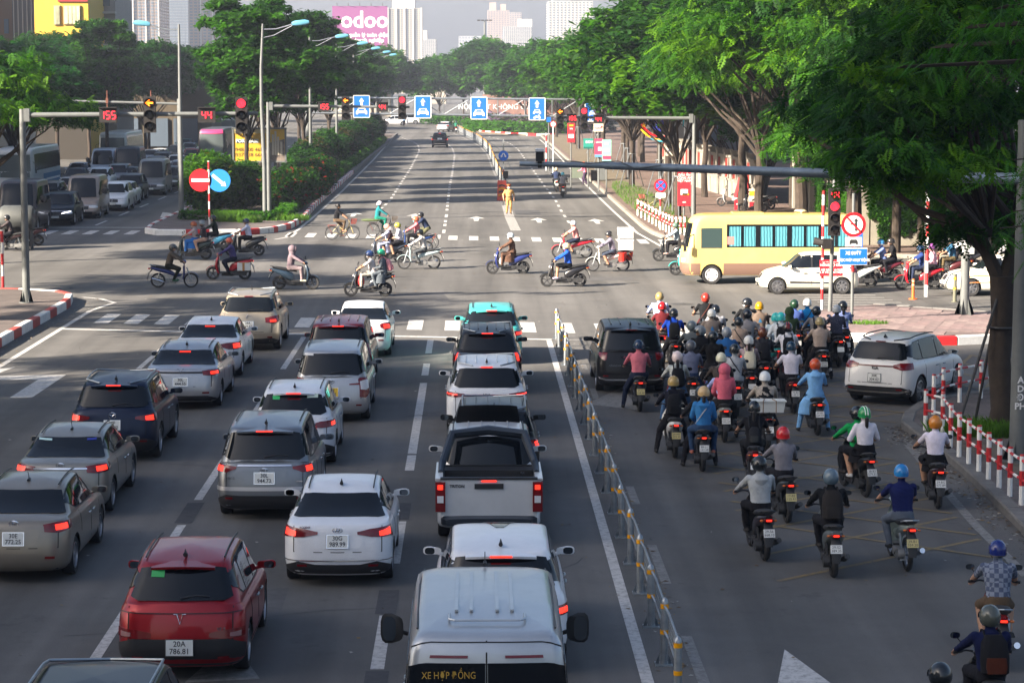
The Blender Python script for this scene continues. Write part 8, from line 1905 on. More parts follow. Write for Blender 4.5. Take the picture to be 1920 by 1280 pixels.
# ---------------------------------------------------------------- side-on and oncoming vehicles
CURT = mat('cyan_curtain',(.07,.28,.35),.5); _t = CURT.node_tree; _w = _t.nodes.new('ShaderNodeTexWave'); _w.bands_direction = 'Y'; _w.inputs['Scale'].default_value = 2.6; _w.inputs['Distortion'].default_value = 2.5
_c = _t.nodes.new('ShaderNodeTexCoord'); _t.links.new(_c.outputs['Object'],_w.inputs['Vector']); _r = _t.nodes.new('ShaderNodeMix'); _r.data_type = 'RGBA'; _r.inputs[6].default_value = (.02,.12,.16,1); _r.inputs[7].default_value = (.11,.38,.45,1); _t.links.new(_w.outputs['Fac'],_r.inputs[0]); _t.links.new(_r.outputs[2],_t.nodes['Principled BSDF'].inputs['Base Color'])
def busshell(L,W,H,r=.42,fr=.5,z0=.35):
 return Shell(L,W,H,[(0,H * .52),(1,H * .52)],[(0,H * .97),(.05,H),(.85,H),(.93,H * .985),(1,H * .93)],low=[(0,.06,.1,.12),(.15,.0,.02,.03),(.4,0,0,0),(.8,0,.0,.04),(1,0,.01,.08)],
                 g0=(.0,.02,.12),g1=(.14,.14,.62 if H < 3 else .30),rr=.25,rf=.42,bow=(.04,.16),z0=z0,rw=r,wy=(-L / 2 + L * .25,L / 2 - L * (.17 if H < 3 else .22)),barrel=.01,crown=.0,gp=([0,.75,.9,1.0],[0,.42,.62,1.0],[0,.82,.94,1.0]),NS=80)
def bus(label,L,W,H,col,lowcol,win,cat='bus',r=.42,head=None,roofc=None,curtains=False,name='bus'):
 s = busshell(L,W,H,r); t = thing(name,label,cat); p = paint('paint_bus_%.2f_%.2f_%.2f' % col,col,0,.35); s.body(p,t)
 for wy in s.wy:
  for sg in (-1,1): wheel(t,sg * (W / 2 - .16),wy,r,.25,mat('steel_wheel',(.6,.6,.6),.4),6,cover=True)
 y0,y1 = -L / 2 + .25,L / 2 - (1.75 if H < 3 else .9); n = 4 if H < 3 else 6
 for sg in (-1,1):
  s.patch([(y0,2.02,2.66),((y0 + y1) / 2,2.02,2.66),(y1,2.02,2.66)],win,t,'window_band',sides=(sg,),mode='y',off=.008,nu=10,nvv=4)
  if lowcol: s.patch([(-L / 2 + .1,.02,.44),(s.wy[0] - s.arch - .03,.02,.44)],lowcol,t,'lower_panel',sides=(sg,),mode='y',nu=4,nvv=3); s.patch([(s.wy[0] + s.arch + .03,.02,.44),(s.wy[1] - s.arch - .03,.02,.44)],lowcol,t,'lower_panel',sides=(sg,),mode='y',nu=6,nvv=3); s.patch([(s.wy[1] + s.arch + .03,.02,.44),(s.L / 2 - .35,.02,.44)],lowcol,t,'lower_panel',sides=(sg,),mode='y',nu=3,nvv=3)
  if curtains:
   CY = CURT
   for k in range(n):
    a = lerp(y0,y1,k / n) + .1; b = lerp(y0,y1,(k + 1) / n) - .1
    for (c,d) in ((a,lerp(a,b,.44)),(lerp(a,b,.56),b)): s.patch([(c,2.05,2.60),(d,2.05,2.60)],CY,t,'curtain',sides=(sg,),mode='y',off=.014,nu=4,nvv=3)
   s.patch([(y1 + .18,2.0,2.56),(y1 + 1.0,2.0,2.56)],GLASSG,t,'cab_window',sides=(sg,),mode='y',nu=4,nvv=4)
 m = MB()
 for sg in (1,-1): s.patch([(3.7,.72 if H > 3 else 2.03,2.72),(5,.70 if H > 3 else 2.02,2.74)],None,None,'w',sides=(sg,),off=.014,nu=9,nvv=6,mb=m)
 m.build('windscreen',GLASS if H < 3 else mat('coach_glass',(.10,.12,.12),.12),t,ang=60)
 if lowcol and H < 3: m = MB(); [s.patch([(3.3,.02,.44),(5,.02,.44)],None,None,'w',sides=(sg,),off=.01,nu=8,nvv=3,mb=m) for sg in (1,-1)]; m.build('lower_front',lowcol,t)
 for sg in (-1,1): s.patch([(3.6,.48,.62),(4.2,.46,.62)],WHITEL,t,'headlight',sides=(sg,),off=.016,nu=3,nvv=2)
 if head: m = MB(); [s.patch([(3.6,2.76,3.05),(5,2.76,3.05)],None,None,'w',sides=(sg,),off=.03,nu=8,nvv=3,mb=m) for sg in (1,-1)]; m.build('destination_hood',head,t)
 for sg in (-1,1): m = MB(); m.tube([(sg * (W / 2 - .1),L / 2 - .5,H * .72),(sg * (W / 2 + .18),L / 2 - .1,H * .66),(sg * (W / 2 + .2),L / 2 - .1,H * .6)],.02,5); m.box((sg * (W / 2 + .2),L / 2 - .1,H * .54),(.08,.12,.32)); m.build('side_mirror',BLACKP,t)
 return t,s
def at_side(ts,u_front,d,rz):
 t,s = ts; p = G(u_front,VD(d)); a = R(rz); t.location = (p.x + math.sin(a) * s.L / 2,p.y - math.cos(a) * s.L / 2,0); t.rotation_euler = (0,0,a); return t
MB1 = bus('cream yellow minibus with brown skirt and cyan curtains crossing from the right',6.9,2.02,2.72,(.64,.47,.16),mat('bus_brown',(.19,.115,.085),.45),GLASS,'minibus',.37,curtains=True,name='minibus')
at_side(MB1,1274,94.2,90); t,s = MB1
s.patch([(1.42,2.10,2.32),(1.68,2.10,2.32)],mat('pink_notice',(.6,.2,.18),.5),t,'notice_sticker',sides=(-1,),mode='y',off=.018,nu=2,nvv=2)
m = MB(); m.loft([(0,-1.3,2.74,.28,.02,0,0,1),(0,-1.3,2.80,.26,.26,0,0,1),(0,-1.3,2.86,.18,.18,0,0,1)],16); m.build('roof_vent',mat('paint_vent',(.6,.5,.3),.5),t); m = MB(); m.box((0,.8,2.74),(.9,1.2,.06)); m.build('roof_hatch',MATS['paint_bus_0.64_0.47_0.16'],t,20)
def hb(s,t,p):
 doors(s,t,'small_hatch'); lamp(s,t,[(1.3,.78,.95),(1.95,.82,1.0)],None); s.patch([(-.9,.40,.44),(.2,.42,.48),(.75,.43,.50)],BLACKP,t,'side_moulding',sides=(1,-1),mode='y',lowz=True,off=.012,nu=4,nvv=1)
at_side(car('car','cream white small hatchback crossing in front of the minibus','small_hatch',(.78,.74,.62),rear=hb,front=front_face),1417,89.8,90)
def tx(s,t,p):
 doors(s,t,'sedan')
 for z in (.52,.78): s.patch([(-2.0,z,z + .03),(1.9,z,z + .03)],mat('taxi_orange',(.6,.25,.08),.5),t,'side_stripe',sides=(1,-1),mode='y',lowz=True,off=.012,nu=10,nvv=1)
at_side(car('car','cream white saloon with thin orange stripes entering at the right edge','sedan',(.72,.70,.60),rear=tx,front=front_face,cat='taxi'),1763,89.0,90)
at_side(car('car','white SUV passing sideways at the far roundabout behind the red signal','suv',WH_,front=front_face,lo=True),713,388,97)
at_side(car('car','second white SUV overlapping the first at the far roundabout','suv',(.66,.67,.68),front=front_face,lo=True),711,400,90).location.x += 2.5
at_side(car('car','white car rounding the bend behind the splitter island','suv',WH_,front=front_face,lo=True),808,402,75)
# opposite queue, seen from the front
FRP = {}
def oncoming(kind,u,d,col,label,lo=True,rz=181.5,cat='car',sc=None,big=False):
 if kind not in FRP:
  def fr(s,t,p): front_face(s,t,p,'30A\n123.45' if False else None)
  FRP[kind] = (car('car' if kind != 'van' else 'van',label,kind,(.5,.5,.5 + .001 * len(FRP)),front=fr,lo=lo,cat=cat,metal=.2),'paint_%s_%.3f_%.3f_%.3f' % (cat.replace(' ','_'),.5,.5,.5 + .001 * len(FRP)))
  ts,pn = FRP[kind]; ts[0].location = (-2000,0,0)
 (t,s),pn = FRP[kind]; p = G(u,VD(d)); a = R(rz); loc = (p.x + math.sin(a) * s.L / 2,p.y - math.cos(a) * s.L / 2,0)
 m = paint('opaint_%.2f_%.2f_%.2f' % col,col,.3)
 o = dup(t,loc,a,label,None,{pn: m}); o['category'] = cat; o.name = 'van' if cat == 'van' else 'car'
 if sc: o.scale = sc
 return o
OQ = 'vehicles queueing on the opposite carriageway'
DG = (.05,.055,.065); D2 = (.025,.03,.04); GY = (.16,.165,.17); TANV = (.30,.24,.20)
k1 = oncoming('suv',104,129.5,(.012,.014,.02),'black MPV with a bright grille at the front of the opposite queue',sc=(1.06,1.08,1.03))
m = MB(); s = shell_of('suv',True)
for sg in (1,-1): s.patch([(3.5,.74,.77),(4.1,.66,.69),(4.35,.62,.65)],None,None,'w',sides=(sg,),lowz=True,off=.03,nu=4,nvv=1,mb=m)
m.build('running_light',mat('running_light',(.9,.9,1),.3,emit=1.2),k1)
oncoming('van',152,135.5,TANV,'tan high-roof van second in the opposite queue',cat='van')
for kd,u,d,c,lb in [('suv',210,143,WH_,'white SUV half hidden behind the tan van'),('sedan',226,149,WH_,'white saloon between the tan van and the black SUV'),('suv',240,155,BLK,'black SUV with one lit headlamp in the outer opposite lane'),('van',282,162,GY,'grey van behind the black SUV with the lit headlamp'),('suv',311,168.5,(.04,.035,.03),'dark brown SUV next behind the grey van'),('suv',84,144,GY,'dark grey SUV behind the front black MPV, inner lane'),('hatch',333,181,DG,'dark hatchback beside the first lamp post, outer lane'),
 ('sedan',141,182,WH_,'white car in the third lane in front of the silver van'),('sedan',173,187,D2,'dark saloon just below the silver van'),('sedan',136,171,DG,'dark saloon with pale sticker behind the coach'),('suv',181,166,WH_,'white SUV directly behind the tan van'),('suv',217,173,GY,'dark SUV squeezed right of the white SUV'),('sedan',236,173,D2,'dark saloon roof in front of the black van'),('sedan',122,155,WH_,'white saloon roof between the coach and the tan van'),
 ('suv',288,189,D2,'dark blue SUV above the grey van'),('suv',301,200,DG,'dark SUV behind the dark blue one'),('sedan',327,199,WH_,'white saloon above the dark hatchback'),('sedan',334,187,(.5,.5,.5),'silver saloon left of the first lamp post'),('sedan',319,222,D2,'dark saloon in the middle of the distant queue'),('sedan',296,217,WH_,'white car left of that dark saloon'),('sedan',279,214,WH_,'white car partly behind the black van'),('sedan',327,228,(.6,.6,.6),'silver car next behind the distant dark saloon'),
 ('sedan',344,250,(.06,.30,.32),'teal taxi in the distant opposite queue'),('hatch',356,212,(.2,.02,.02),'dark red hatchback right of the lamp post'),('suv',363,290,(.12,.01,.02),'small dark red car in the far distance of the queue'),('suv',314,285,BLK,'black car crossing lanes in the far distance'),('suv',300,372,(.3,.32,.35),'grey car far back under the trees'),('suv',317,366,(.2,.25,.3),'blue grey car far back under the trees'),('sedan',305,330,(.5,.5,.5),'silver car far back near the counter'),
 ('sedan',352,236,WH_,'white car behind the teal taxi'),('hatch',366,262,(.1,.1,.12),'dark car behind the pink-fronted coach')]: oncoming(kd,u,d,c,lb)
oncoming('van',190,186,(.42,.46,.52),'silver high-roof van before the white coach',cat='van'); oncoming('van',236,184,(.025,.027,.035),'black high-roof van before the white coach',cat='van',sc=(1.08,1,1.08)); oncoming('van',28,123.5,(.07,.055,.05),'dark brown high van at the left edge behind the first mast',cat='van',sc=(1.1,1.05,1.1))
for (lb,L,H,col,win,hd,u,d,band) in [('white coach with blue rear and stripes at far left',11,3.35,(.60,.63,.65),mat('coach_dark',(.02,.012,.012),.15),None,28,159,(.02,.16,.34)),('white topped green-sided coach in the middle of the opposite queue',11,3.3,(.55,.58,.55),mat('coach_green',(.02,.09,.05),.15),None,211,204,None),('dark coach with a pink hood beside the FOR LEASE board',11,3.4,(.05,.05,.055),mat('coach_dark',(.02,.012,.012),.15),mat('hood_pink',(.55,.04,.16),.5),397,213,None),('white coach behind the pink-hooded coach',11,3.3,(.6,.62,.62),GLASS,None,425,284,None),('white minibus in the far part of the opposite queue',7,2.9,(.62,.62,.62),GLASS,None,366,290,None)]:
 ts = bus(lb,L,2.45,H,col,None,win,'coach' if L > 8 else 'minibus',.48,hd,name='coach' if L > 8 else 'minibus'); p = G(u,VD(d)); ts[0].location = (p.x,p.y + L / 2,0); ts[0].rotation_euler = (0,0,PI)
 if band: ts[1].patch([(-L / 2 + .3,.25,.8),(1.5,.25,.8)],mat('coach_blue',band,.4),ts[0],'blue_panel',sides=(1,-1),mode='y',off=.012,nu=8,nvv=3); ts[1].patch([(-L / 2 + .6,.45,.55),(.5,.45,.55)],WHITEP,ts[0],'white_stripe',sides=(1,-1),mode='y',off=.018,nu=8,nvv=1)
for k in list(FRP.values()): rm(k[0][0])
# ================================================================ motorbikes and riders
PROTO = {'s': moto(),'c': moto('cub')}; BIC = bicycle()
def bk(kind,p,rz,col,label,group=None,plate=None,py=False,rimc=None):
 ms = {'bike_paint': mat('bikep' + col,hx(col),.28,coat=.7)}
 if py: ms['plate_white'] = PLATEY
 o = dup(PROTO[kind],p,rz,label,group,ms); o['category'] = 'motorbike'
 if plate:
  for c in o.children:
   if c.name.startswith('number_plate'): text(plate,.062,INK,c,Matrix.Translation((0,-.006,0)) @ Matrix.Rotation(PI / 2,4,'X'),'plate_lettering',ext=.001)
 return o
def hm(c,k='half',c2=None): return (k,hx(c)) + ((hx(c2),) if c2 else ())
def rear_view(u,vh,kind,bcol,desc,pose,top,bikedesc=None,rz=0,d=None,dy=.18,plate=None,py=False,**kw):
 d = d or 29115 / (vh - HZ); p = G(u,VD(d)); b = Vector((p.x,p.y + dy,0)); a = R(rz)
 bk(kind,b,a,bcol,(bikedesc or 'motorbike') + ' ridden by the ' + desc.split('@')[0],plate=plate,py=py)
 o,F = person('rider in ' + desc.replace('@',''),pose,b,a,top,**kw); return o,F,b,a
RV = rear_view
def bp(lab,r,col,c2=None,big=1.0): backpack(lab,r[1],r[2],r[3],col,c2,big)
RV(1197,641,'s','1a1a1c','pink hoodie and dark blue helmet beside the black MPV','foot_l','c8707c','black scooter',plate='29-S1\n668.88',py=True,legs='1c2438',hel=hm('0c2a4a'),shoes='151515')
RV(1236.5,551,'s','30303a','pale blue shirt and gold helmet, foremost at the left','foot_b','aab6e0',hel=hm('8a7a50','three'))
RV(1241,569.5,'s','8a1a1e','dark red vest and bright red helmet','ride_f','5a1c22',sleeves=False,hel=hm('b01a1c'))
r = RV(1263,582,'s','202024','royal blue shirt and black helmet ahead of the black MPV','foot_b','1c48b4',sleeves=False,hel=hm('181c20')); bp('black backpack on the rider in the royal blue shirt',r,'16171a')
RV(1322.6,552.6,'s','501418','black T-shirt with a brown bag strap and red full-face helmet','foot_b','15161a',sleeves=False,hel=hm('a03024','full','202020'),extras=[('strap','5a2c22',1)])
RV(1341.5,575,'s','6a1a20','white and black sports top behind the red full-face helmet','foot_b','c8c8cc',hel=hm('1a1c22'),extras=[('vest','14151a')])
RV(1336,585,'s','24252a','taupe workshirt with a blue logo and white helmet','foot_b','7a706a',hel=hm('d8d8d4'),extras=[('logo','2c7cc0')],dy=.5)
RV(1400.5,562,'s','202226','all black clothes and a peaked black helmet, far front','look','15161a',hel=hm('1c1e22'),mask='e8e8e8')
RV(1423.4,569,'s','303030','taupe workshirt and mustard yellow helmet','foot_b','7c6c60',hel=hm('c89410','half','c89410'),extras=[('logo','3c80b4')])
RV(1401,583.7,'s','222428','grey hoodie, one hand on hip, and black helmet','hips','8c898c',hel=hm('1e2026','three'))
RV(1384.6,598.5,'s','26262c','beige top crossed by a black strap','foot_f','b8a08e',hel=hm('141518'),extras=[('strap','101010',-1)])
RV(1296.8,605,'s','c8c8c4','grey jacket and slate grey helmet next to the black MPV','foot_b','646a6c','white scooter',hel=hm('6a7478','three'))
RV(1312,614,'s','26282c','black jacket turning his bare face to the left','look','1a1b1f',hel=hm('7a8288','three'))
RV(1336.8,625,'s','1c1c20','plain all-black outfit in the middle of the pack','foot_b','111215',hel=hm('15161a','three'))
RV(1363,616,'s','3a3c40','blue denim jacket and shiny silver helmet','lean','245a94',hel=hm('8c9298','three'))
r = RV(1403,633,'s','26262a','mauve top, ponytail and white helmet','foot_f','9c8c90',hel=hm('d4d4d0'),extras=[('tail',)]); bp('cream backpack with pale straps on the mauve-topped rider',r,'d0c8b0','d8d0bc')
r = RV(1429.5,617,'s','1c1d22','charcoal jacket and orange patterned black helmet','foot_b','33333a',hel=hm('6a3820','three')); bp('charcoal backpack on the rider with the orange patterned helmet',r,'202126')
RV(1454,588.8,'s','20a0a0','white shirt and turquoise helmet, driving the helmeted pair','foot_b','c8d8e0',d=65.0,hel=hm('2cb8b4','half','2cb8b4'))
p = G(1463,VD(64.6)); o,F = person('passenger in white shirt and turquoise helmet with a black backpack','pas',(p.x,p.y + .5,0),0,'d0d4da',hel=hm('30c0bc','half','30c0bc')); backpack('black backpack on the turquoise-helmeted passenger',F,(p.x,p.y + .5,0),0,'15161a')
r = RV(1476,608,'s','8c1a20','white shirt and black helmet with a red stripe','foot_b','d4d4dc',plate='29-X5\n118.2',hel=hm('25252a','three'),extras=[('stripe','b01820')]); bp('large black backpack on the white-shirted rider with the red striped helmet',r,'16171b')
RV(1479.7,578.6,'s','26282c','dark green hoodie with the hood up','foot_b','33462e',hel=hm('33462e','hood'))
RV(1489,565,'s','2a2c34','steel blue shirt and bottle green helmet','foot_b','4e64a4',hel=hm('24422e','three'))
RV(1513,563,'s','303a60','bright cyan T-shirt crossed by a black strap and white helmet','foot_b','2490d0',sleeves=False,hel=hm('c8ccc8'),extras=[('strap','101010',1)])
r = RV(1530.5,577.5,'s','26262a','grey jacket and glossy black helmet near the signal pole','foot_b','7c7c80',hel=hm('15161a','three')); bp('small black backpack on the grey-jacketed rider near the signal pole',r,'15161a',None,.85)
RV(1536.7,598,'c','5a5448','beige T-shirt and khaki cap on the old bronze motorbike','foot_b','a8988e','bronze motorbike',plate='29-P5\n2168',sleeves=False,hel=hm('9a8a60'))
RV(1568,575,'s','1c1c20','dark blouse with white dots and silver helmet','foot_f','3c3e50',patt=('spots',(.6,.6,.65),26,.12),hel=hm('a0a4a8','half'))
RV(1579.7,567.5,'s','1c1e22','lilac blue shirt with a ponytail and black helmet','foot_f','8c9cd0',hel=hm('14151a','full'),extras=[('tail',)])
r = RV(1269.4,662.5,'s','7a1418','pale grey jacket, jeans and pinkish white helmet','foot_f','b4b8b4',legs='48688c',hel=hm('dcc8c4','three'),extras=[('tail',)]); bp('black backpack on the rider with the pinkish white helmet',r,'15161a')
RV(1295,642,'s','24252a','slate blue shirt and dark grey helmet','foot_b','666c84',plate='29-L1\n884',legs='283858',hel=hm('54565c','three'))
RV(1351.7,665,'s','1a1a1c','brown camouflage jacket and cream helmet','foot_b','4c4440',patt=('spots',(.25,.22,.19),9,.3),hel=hm('d0ceb4'))
RV(1376.7,648.7,'s','20242c','pale grey outfit with a thin black strap and black helmet','foot_l','a4a8ae',legs='a0a4aa',plate='14-K1\n5619',hel=hm('1c1418'),extras=[('strap','101010',-1)])
RV(1483,644,'s','4a1014','white short-sleeved shirt and navy blue helmet','ride','d0ccd8','dark red scooter',plate='22-B2\n145.21',sleeves=False,hel=hm('183850'))
RV(1527.5,676,'s','17171a','long powder blue hooded coat and orange-blue helmet','foot_f','7cb0e0','black scooter',plate='29-B1\n639.97',legs='7cb0e0',hel=hm('c85028','three','2030a0'),extras=[('dress','7cb0e0',.36,.42,'coat_skirt'),('back_hood',)])
r = RV(1262,709,'s','e4e4e2','black coat and gold helmet on the white scooter','foot_f','181a26','white retro scooter',plate='29-M1\n333.33',py=True,hel=hm('a88c50')); bp('black backpack with white patches on the gold-helmeted rider',r,'181a1e')
p = G(1316,VD(49.3)); b = Vector((p.x,p.y + .5,0)); bk('s',b,0,'151517','black scooter carrying the denim-jacketed passenger',plate='88-L1\n161.68'); person('rider in black with a black cap helmet, driving the denim-jacketed passenger','foot_b',b,R(3),'1c1d22',hel=hm('16181c'))
p2 = b + Vector((.05,.0,0)); person('passenger in bright denim jacket and tan helmet with her sandals out','pas_rest',p2,R(-3),'3474ac',legs='2c4260',shoes='c07058',hel=hm('c0a070'),extras=[('tail',),('strap','b0b4b8',1),('back_hood',)])
p = G(1357,VD(53.2)); b = Vector((p.x,p.y + .5,0)); bk('s',b,0,'8a8c88','silver scooter carrying the pink-hooded passenger',plate='36-L1\n195.07'); person('rider in light blue shirt mostly hidden in front of the pink hood','foot_b',b,R(2),'a4b0e0',hel=hm('1a1c20'))
person('passenger in long coral pink hooded jacket','pas_rest',b,0,'d4687a',legs='1c1c20',hel=hm('d4687a','hood'))
r = RV(1433.5,700,'s','151618','black vest over patterned sleeves and white helmet','foot_b','b0a498',patt=('check',(.3,.28,.25),30),plate='29-T1\n1056',hel=hm('d8dcdc'),extras=[('vest','1a1b20')],short_legs=True)
q = MB(); x_,y_,_ = r[2]; q.box((0,0,.12),(.62,.34,.24),taper=(1.12,1.1)); q.box((0,0,.245),(.74,.42,.02)); o = q.build('foam_box',mat('foam',(.62,.64,.62),.8)); o.location = (x_,y_ - .78,.9); tag(o,'open white foam box strapped behind the black-vested rider','foam box'); m = MB(); [m.tube([(sx,-.24,.0),(sx,-.235,.26),(sx * .6,0,.27),(sx,.22,.2)],.01,5) for sx in (-.14,.14)]; m.build('cord',mat('cord_brown',(.2,.12,.06),.8),o)
r = RV(1413.6,756,'s','4a0c14','black T-shirt with white cuffs on the maroon scooter','ride_f','17181c','maroon scooter',plate='29-S6\n410.7',sleeves=False,legs='1a1b20',hel=hm('181a1e'),extras=[('tail',)],rz=-4); bp('small patterned black backpack on the rider of the maroon scooter',r,'24262a','3a3c3c',.72)
RV(1467,804.5,'s','1a1b1e','grey hoodie and shiny red helmet','ride_f','77757c','black scooter',plate='17-B2\n155.41',py=True,hel=hm('c01c20','half','c01c20'),rz=3)
p = G(1606,VD(46.6)); b = Vector((p.x,p.y + .2,0)); a = R(10); bk('s',b,a,'202226','black motorbike carrying the schoolgirl in the green helmet',plate='38-B3\n579.31'); person('motorbike driver in bright green jacket and black helmet','ride',b,a,'14904c',hel=hm('17181b','three'),shoes='302824')
person('schoolgirl passenger in white blouse and black skirt with a green striped helmet','pas_f',b,a,'d8d4dc',sleeves=False,legs='151519',short_legs=True,shoes='c8c8c8',hel=hm('188a4c','half','188a4c'),extras=[('dress','16161a',.27,.66,'skirt'),('tail',),('stripe','d8e8dc')])
RV(1753,783.5,'s','2a0e12','white blouse and ochre helmet by the right kerb','ride_f','d4cedc','maroon scooter',plate='29-BG\n077.89',sleeves=False,legs='17171b',short_legs=True,hel=hm('c47820','three'),extras=[('dress','17171b',.24,.62,'skirt')],rz=-3)
RV(1423.4,859.6,'s','201014','light grey hoodie and matt black helmet, lower centre right','ride','a2a6a8','black scooter',plate='29-S6\n668.10',legs='17181c',hel=hm('14161a','three'),extras=[('back_hood',)],rz=4)
r = RV(1557.6,884,'s','5c6668','black top and metallic striped helmet, lower right','ride','121317','grey motorbike',plate='29-S2\n389.35',hel=hm('5a6c78','three','8c2020'),rz=-2); bp('big plain black backpack on the rider with the metallic helmet',r,'2a2726','2e2b2a',1.12)
RV(1690,875,'c','8c9890','navy polo shirt and sky blue helmet','cub','141c4c','pale grey cub motorbike',plate='29-B1\n359.20',py=True,sleeves=False,legs='5c6470',shoes='1c1c1c',hel=hm('1c78b8','half','6c4c3c'),rz=2)
RV(1871,1018,'c','7c1014','checked grey shirt and blue helmet near the right edge','cub','7c8494','red motorbike',patt=('check',(.08,.10,.16),16),py=True,sleeves=False,legs='5c4c3c',short_legs=True,hel=hm('14246c'),rz=-6)
r = RV(1855,1140.6,'s','202226','dark blue shirt and mottled grey helmet, lowest at right','ride','10183c','dark scooter',sleeves=True,hel=hm('4c5048','three')); bp('black and rust backpack on the lowest rider at right',r,'1a1a1c','4c2418',1.12)
RV(1762,1248.7,'s','1c1c20','black clothes at the bottom edge, only the black helmet showing','ride','17181b',hel=hm('16181c','three'))
# crossing traffic
def side(u,d,kind,col,lab,rz,pose,top,plab,**kw):
 p = G(u,VD(d)); b = Vector((p.x,p.y,0)); a = R(rz); bk(kind,b,a,col,lab,**{k: kw.pop(k) for k in list(kw) if k in ('plate','py')}); o,F = person(plab,pose,b,a,top,**kw); return b,a,F
Lf,Rt = 90,-90
side(326,91.8,'c','1c2a6c','dark blue cub motorbike with a rear rack heading right at the left of the crossing',Rt + 2,'cub','5c5248','man in olive brown jacket and visor helmet riding the dark blue cub',hel=hm('4c4c48','three'),legs='23241f',shoes='1c5c40')
b,a,F = side(360,105.8,'s','2a3a38','dark green scooter carrying two women leftwards before the median',Lf,'ride_f','aca0a4','woman in orange-brown helmet and blue spotted skirt riding leftwards',sleeves=False,hel=hm('a85024'),legs='2c68b0',extras=[('dress','2860a8',.26,.5,'skirt')],patt=None)
person('passenger in dark floral jacket and grey helmet behind the orange-brown helmet','pas',b,a,'3c3438',patt=('spots',(.4,.35,.33),14,.18),hel=hm('788088'),legs='b09080')
side(398,110.5,'s','58b4dc','light blue scooter half hidden behind the dark green scooter',Lf,'ride','1a2620','rider in black with black open helmet on the light blue scooter',hel=hm('1a1b1e','three'))
side(460,108,'s','26282c','black scooter heading left close to the white kerb of the median',Lf,'ride','c8cce0','man in white shirt and dark blue helmet riding in front of the kerb',sleeves=False,hel=hm('26344c'),legs='16171b')
b,a,F = side(430,95.4,'s','b01828','red and black motorbike with a white carton strapped at its side',Lf,'cub','4c4470','man in purple jumper and orange helmet with striped trousers',hel=hm('c05030'),legs='1c2030')
q = MB(); q.box((0,0,0),(.5,.36,.3)); q.box((0,-.182,0),(.09,.01,.31),1); q.box((0,0,.152),(.4,.3,.006),1); o = q.build('carton',[mat('carton_white',(.62,.64,.62),.7),mat('brown_tape',(.4,.2,.06),.6)],ang=0); o.location = (b.x + .62,b.y - .32,.55); tag(o,'white carton with brown tape carried beside the rear wheel','carton')
side(554,91.0,'s','2c3c4c','slate blue scooter heading right in front of the beige silver SUV',Rt,'ride_f','7c6c74','woman in mauve hooded outfit riding the slate blue scooter',hel=hm('74666e','hood'),legs='8c7c80',shoes='c8c0a8')
b,a,F = side(691,88.2,'s','202630','black scooter with two riders just above the white saloon',Lf,'ride','c8c4c4','man in white shirt, face mask and blue helmet steering two-up',sleeves=False,hel=hm('2c4478'),legs='b8b0a4',mask='e8e8e8')
o,F = person('passenger in dark patterned long dress and green helmet','pas_f',b,a,'5c646c',hel=hm('20a078'),patt=('spots',(.35,.38,.4),20,.14),legs='5c646c',extras=[('dress','5c646c',.28,.5)]); backpack('pink backpack on the passenger in the dark patterned dress',F,b,a,'d08c94','c88088')
q = MB(); q.ball((0,0,0),(.16,.14,.24),12,8); o = q.build('shopping_bag',mat('bag_red',(.6,.02,.02),.5)); o.location = (b.x - .30,b.y - .02,.56); tag(o,'bright red plastic bag hanging at the knees of the two-up rider','bag')
b,a,F = side(722,104,'s','3c4450','dark grey scooter carrying a woman and two boys',Lf,'ride_f','a8acc4','woman in lilac dress and pink cap helmet driving two boys',sleeves=False,hel=hm('d89c8c'),legs='a8b0cc',extras=[('dress','a4aed0',.22,.45)])
person('small boy in black vest and white helmet squeezed in the middle','pas',b + Vector((-.22,.0,.02)),a,'2c1c20',sleeves=False,hel=hm('c8c8c8'),sc=.9,short_legs=True)
person('boy in white T-shirt and yellow-black helmet at the back of the lilac woman','pas',b + Vector((.10,.0,0)),a,'ccc8d4',sleeves=False,hel=hm('a8a840','half','15161a'),short_legs=True)
side(776,109.5,'c','24407c','blue motorbike mostly hidden behind the three on the grey scooter',Lf,'ride_f','d87880','woman in coral jacket, blue mask and orange-white helmet',hel=hm('d06844'),mask='60b8c8')
side(787,100.6,'c','b8ccd0','pale mint cub motorbike with a white chain case heading left',Lf,'cub','bab6b4','man in cream hoodie and black helmet on the mint cub',hel=hm('15161a','three'),legs='4c5054',extras=[('back_hood',)])
b,a,F = side(953,98.2,'s','24306c','blue and brown scooter in the middle of the crossing heading left',Lf,'ride_f','5c4438','woman in leopard print dress and white helmet',hel=hm('d0dce4'),patt=('spots',(.03,.02,.015),18,.22),legs='5c4438',mask='e8e8e8',extras=[('dress','5c4438',.25,.5)])
q = MB(); q.ball((0,0,0),(.14,.12,.17),12,8); o = q.build('shopping_bag',mat('bag_white',(.7,.68,.66),.5)); o.location = (b.x - .30,b.y - .05,.52); tag(o,'white plastic bag hooked on the leopard-print rider\'s scooter','bag')
side(1074,106.6,'c','d01c30','bright red cub motorbike heading left, rearmost of the pair',Lf,'cub','e8a09c','man in pale pink T-shirt and white helmet on the red cub',sleeves=False,hel=hm('e0e0e4'),legs='262c40',short_legs=True)
side(1057,92.2,'s','1a1a1e','black sports scooter with red trim heading left near the head of the railing',Lf,'ride_f','2050b0','woman in royal blue jacket, shorts and cream helmet',hel=hm('d8c8a0'),legs='15161a',short_legs=True,shoes='d8c8e0',mask='e8e8e8')
b,a,F = side(1141,99.4,'c','d8d8d0','white cub motorbike loaded with foam boxes and red buckets',Lf,'cub','747080','man in grey jumper and black helmet hauling foam boxes',hel=hm('23262a','half'),legs='3c4454',short_legs=True)
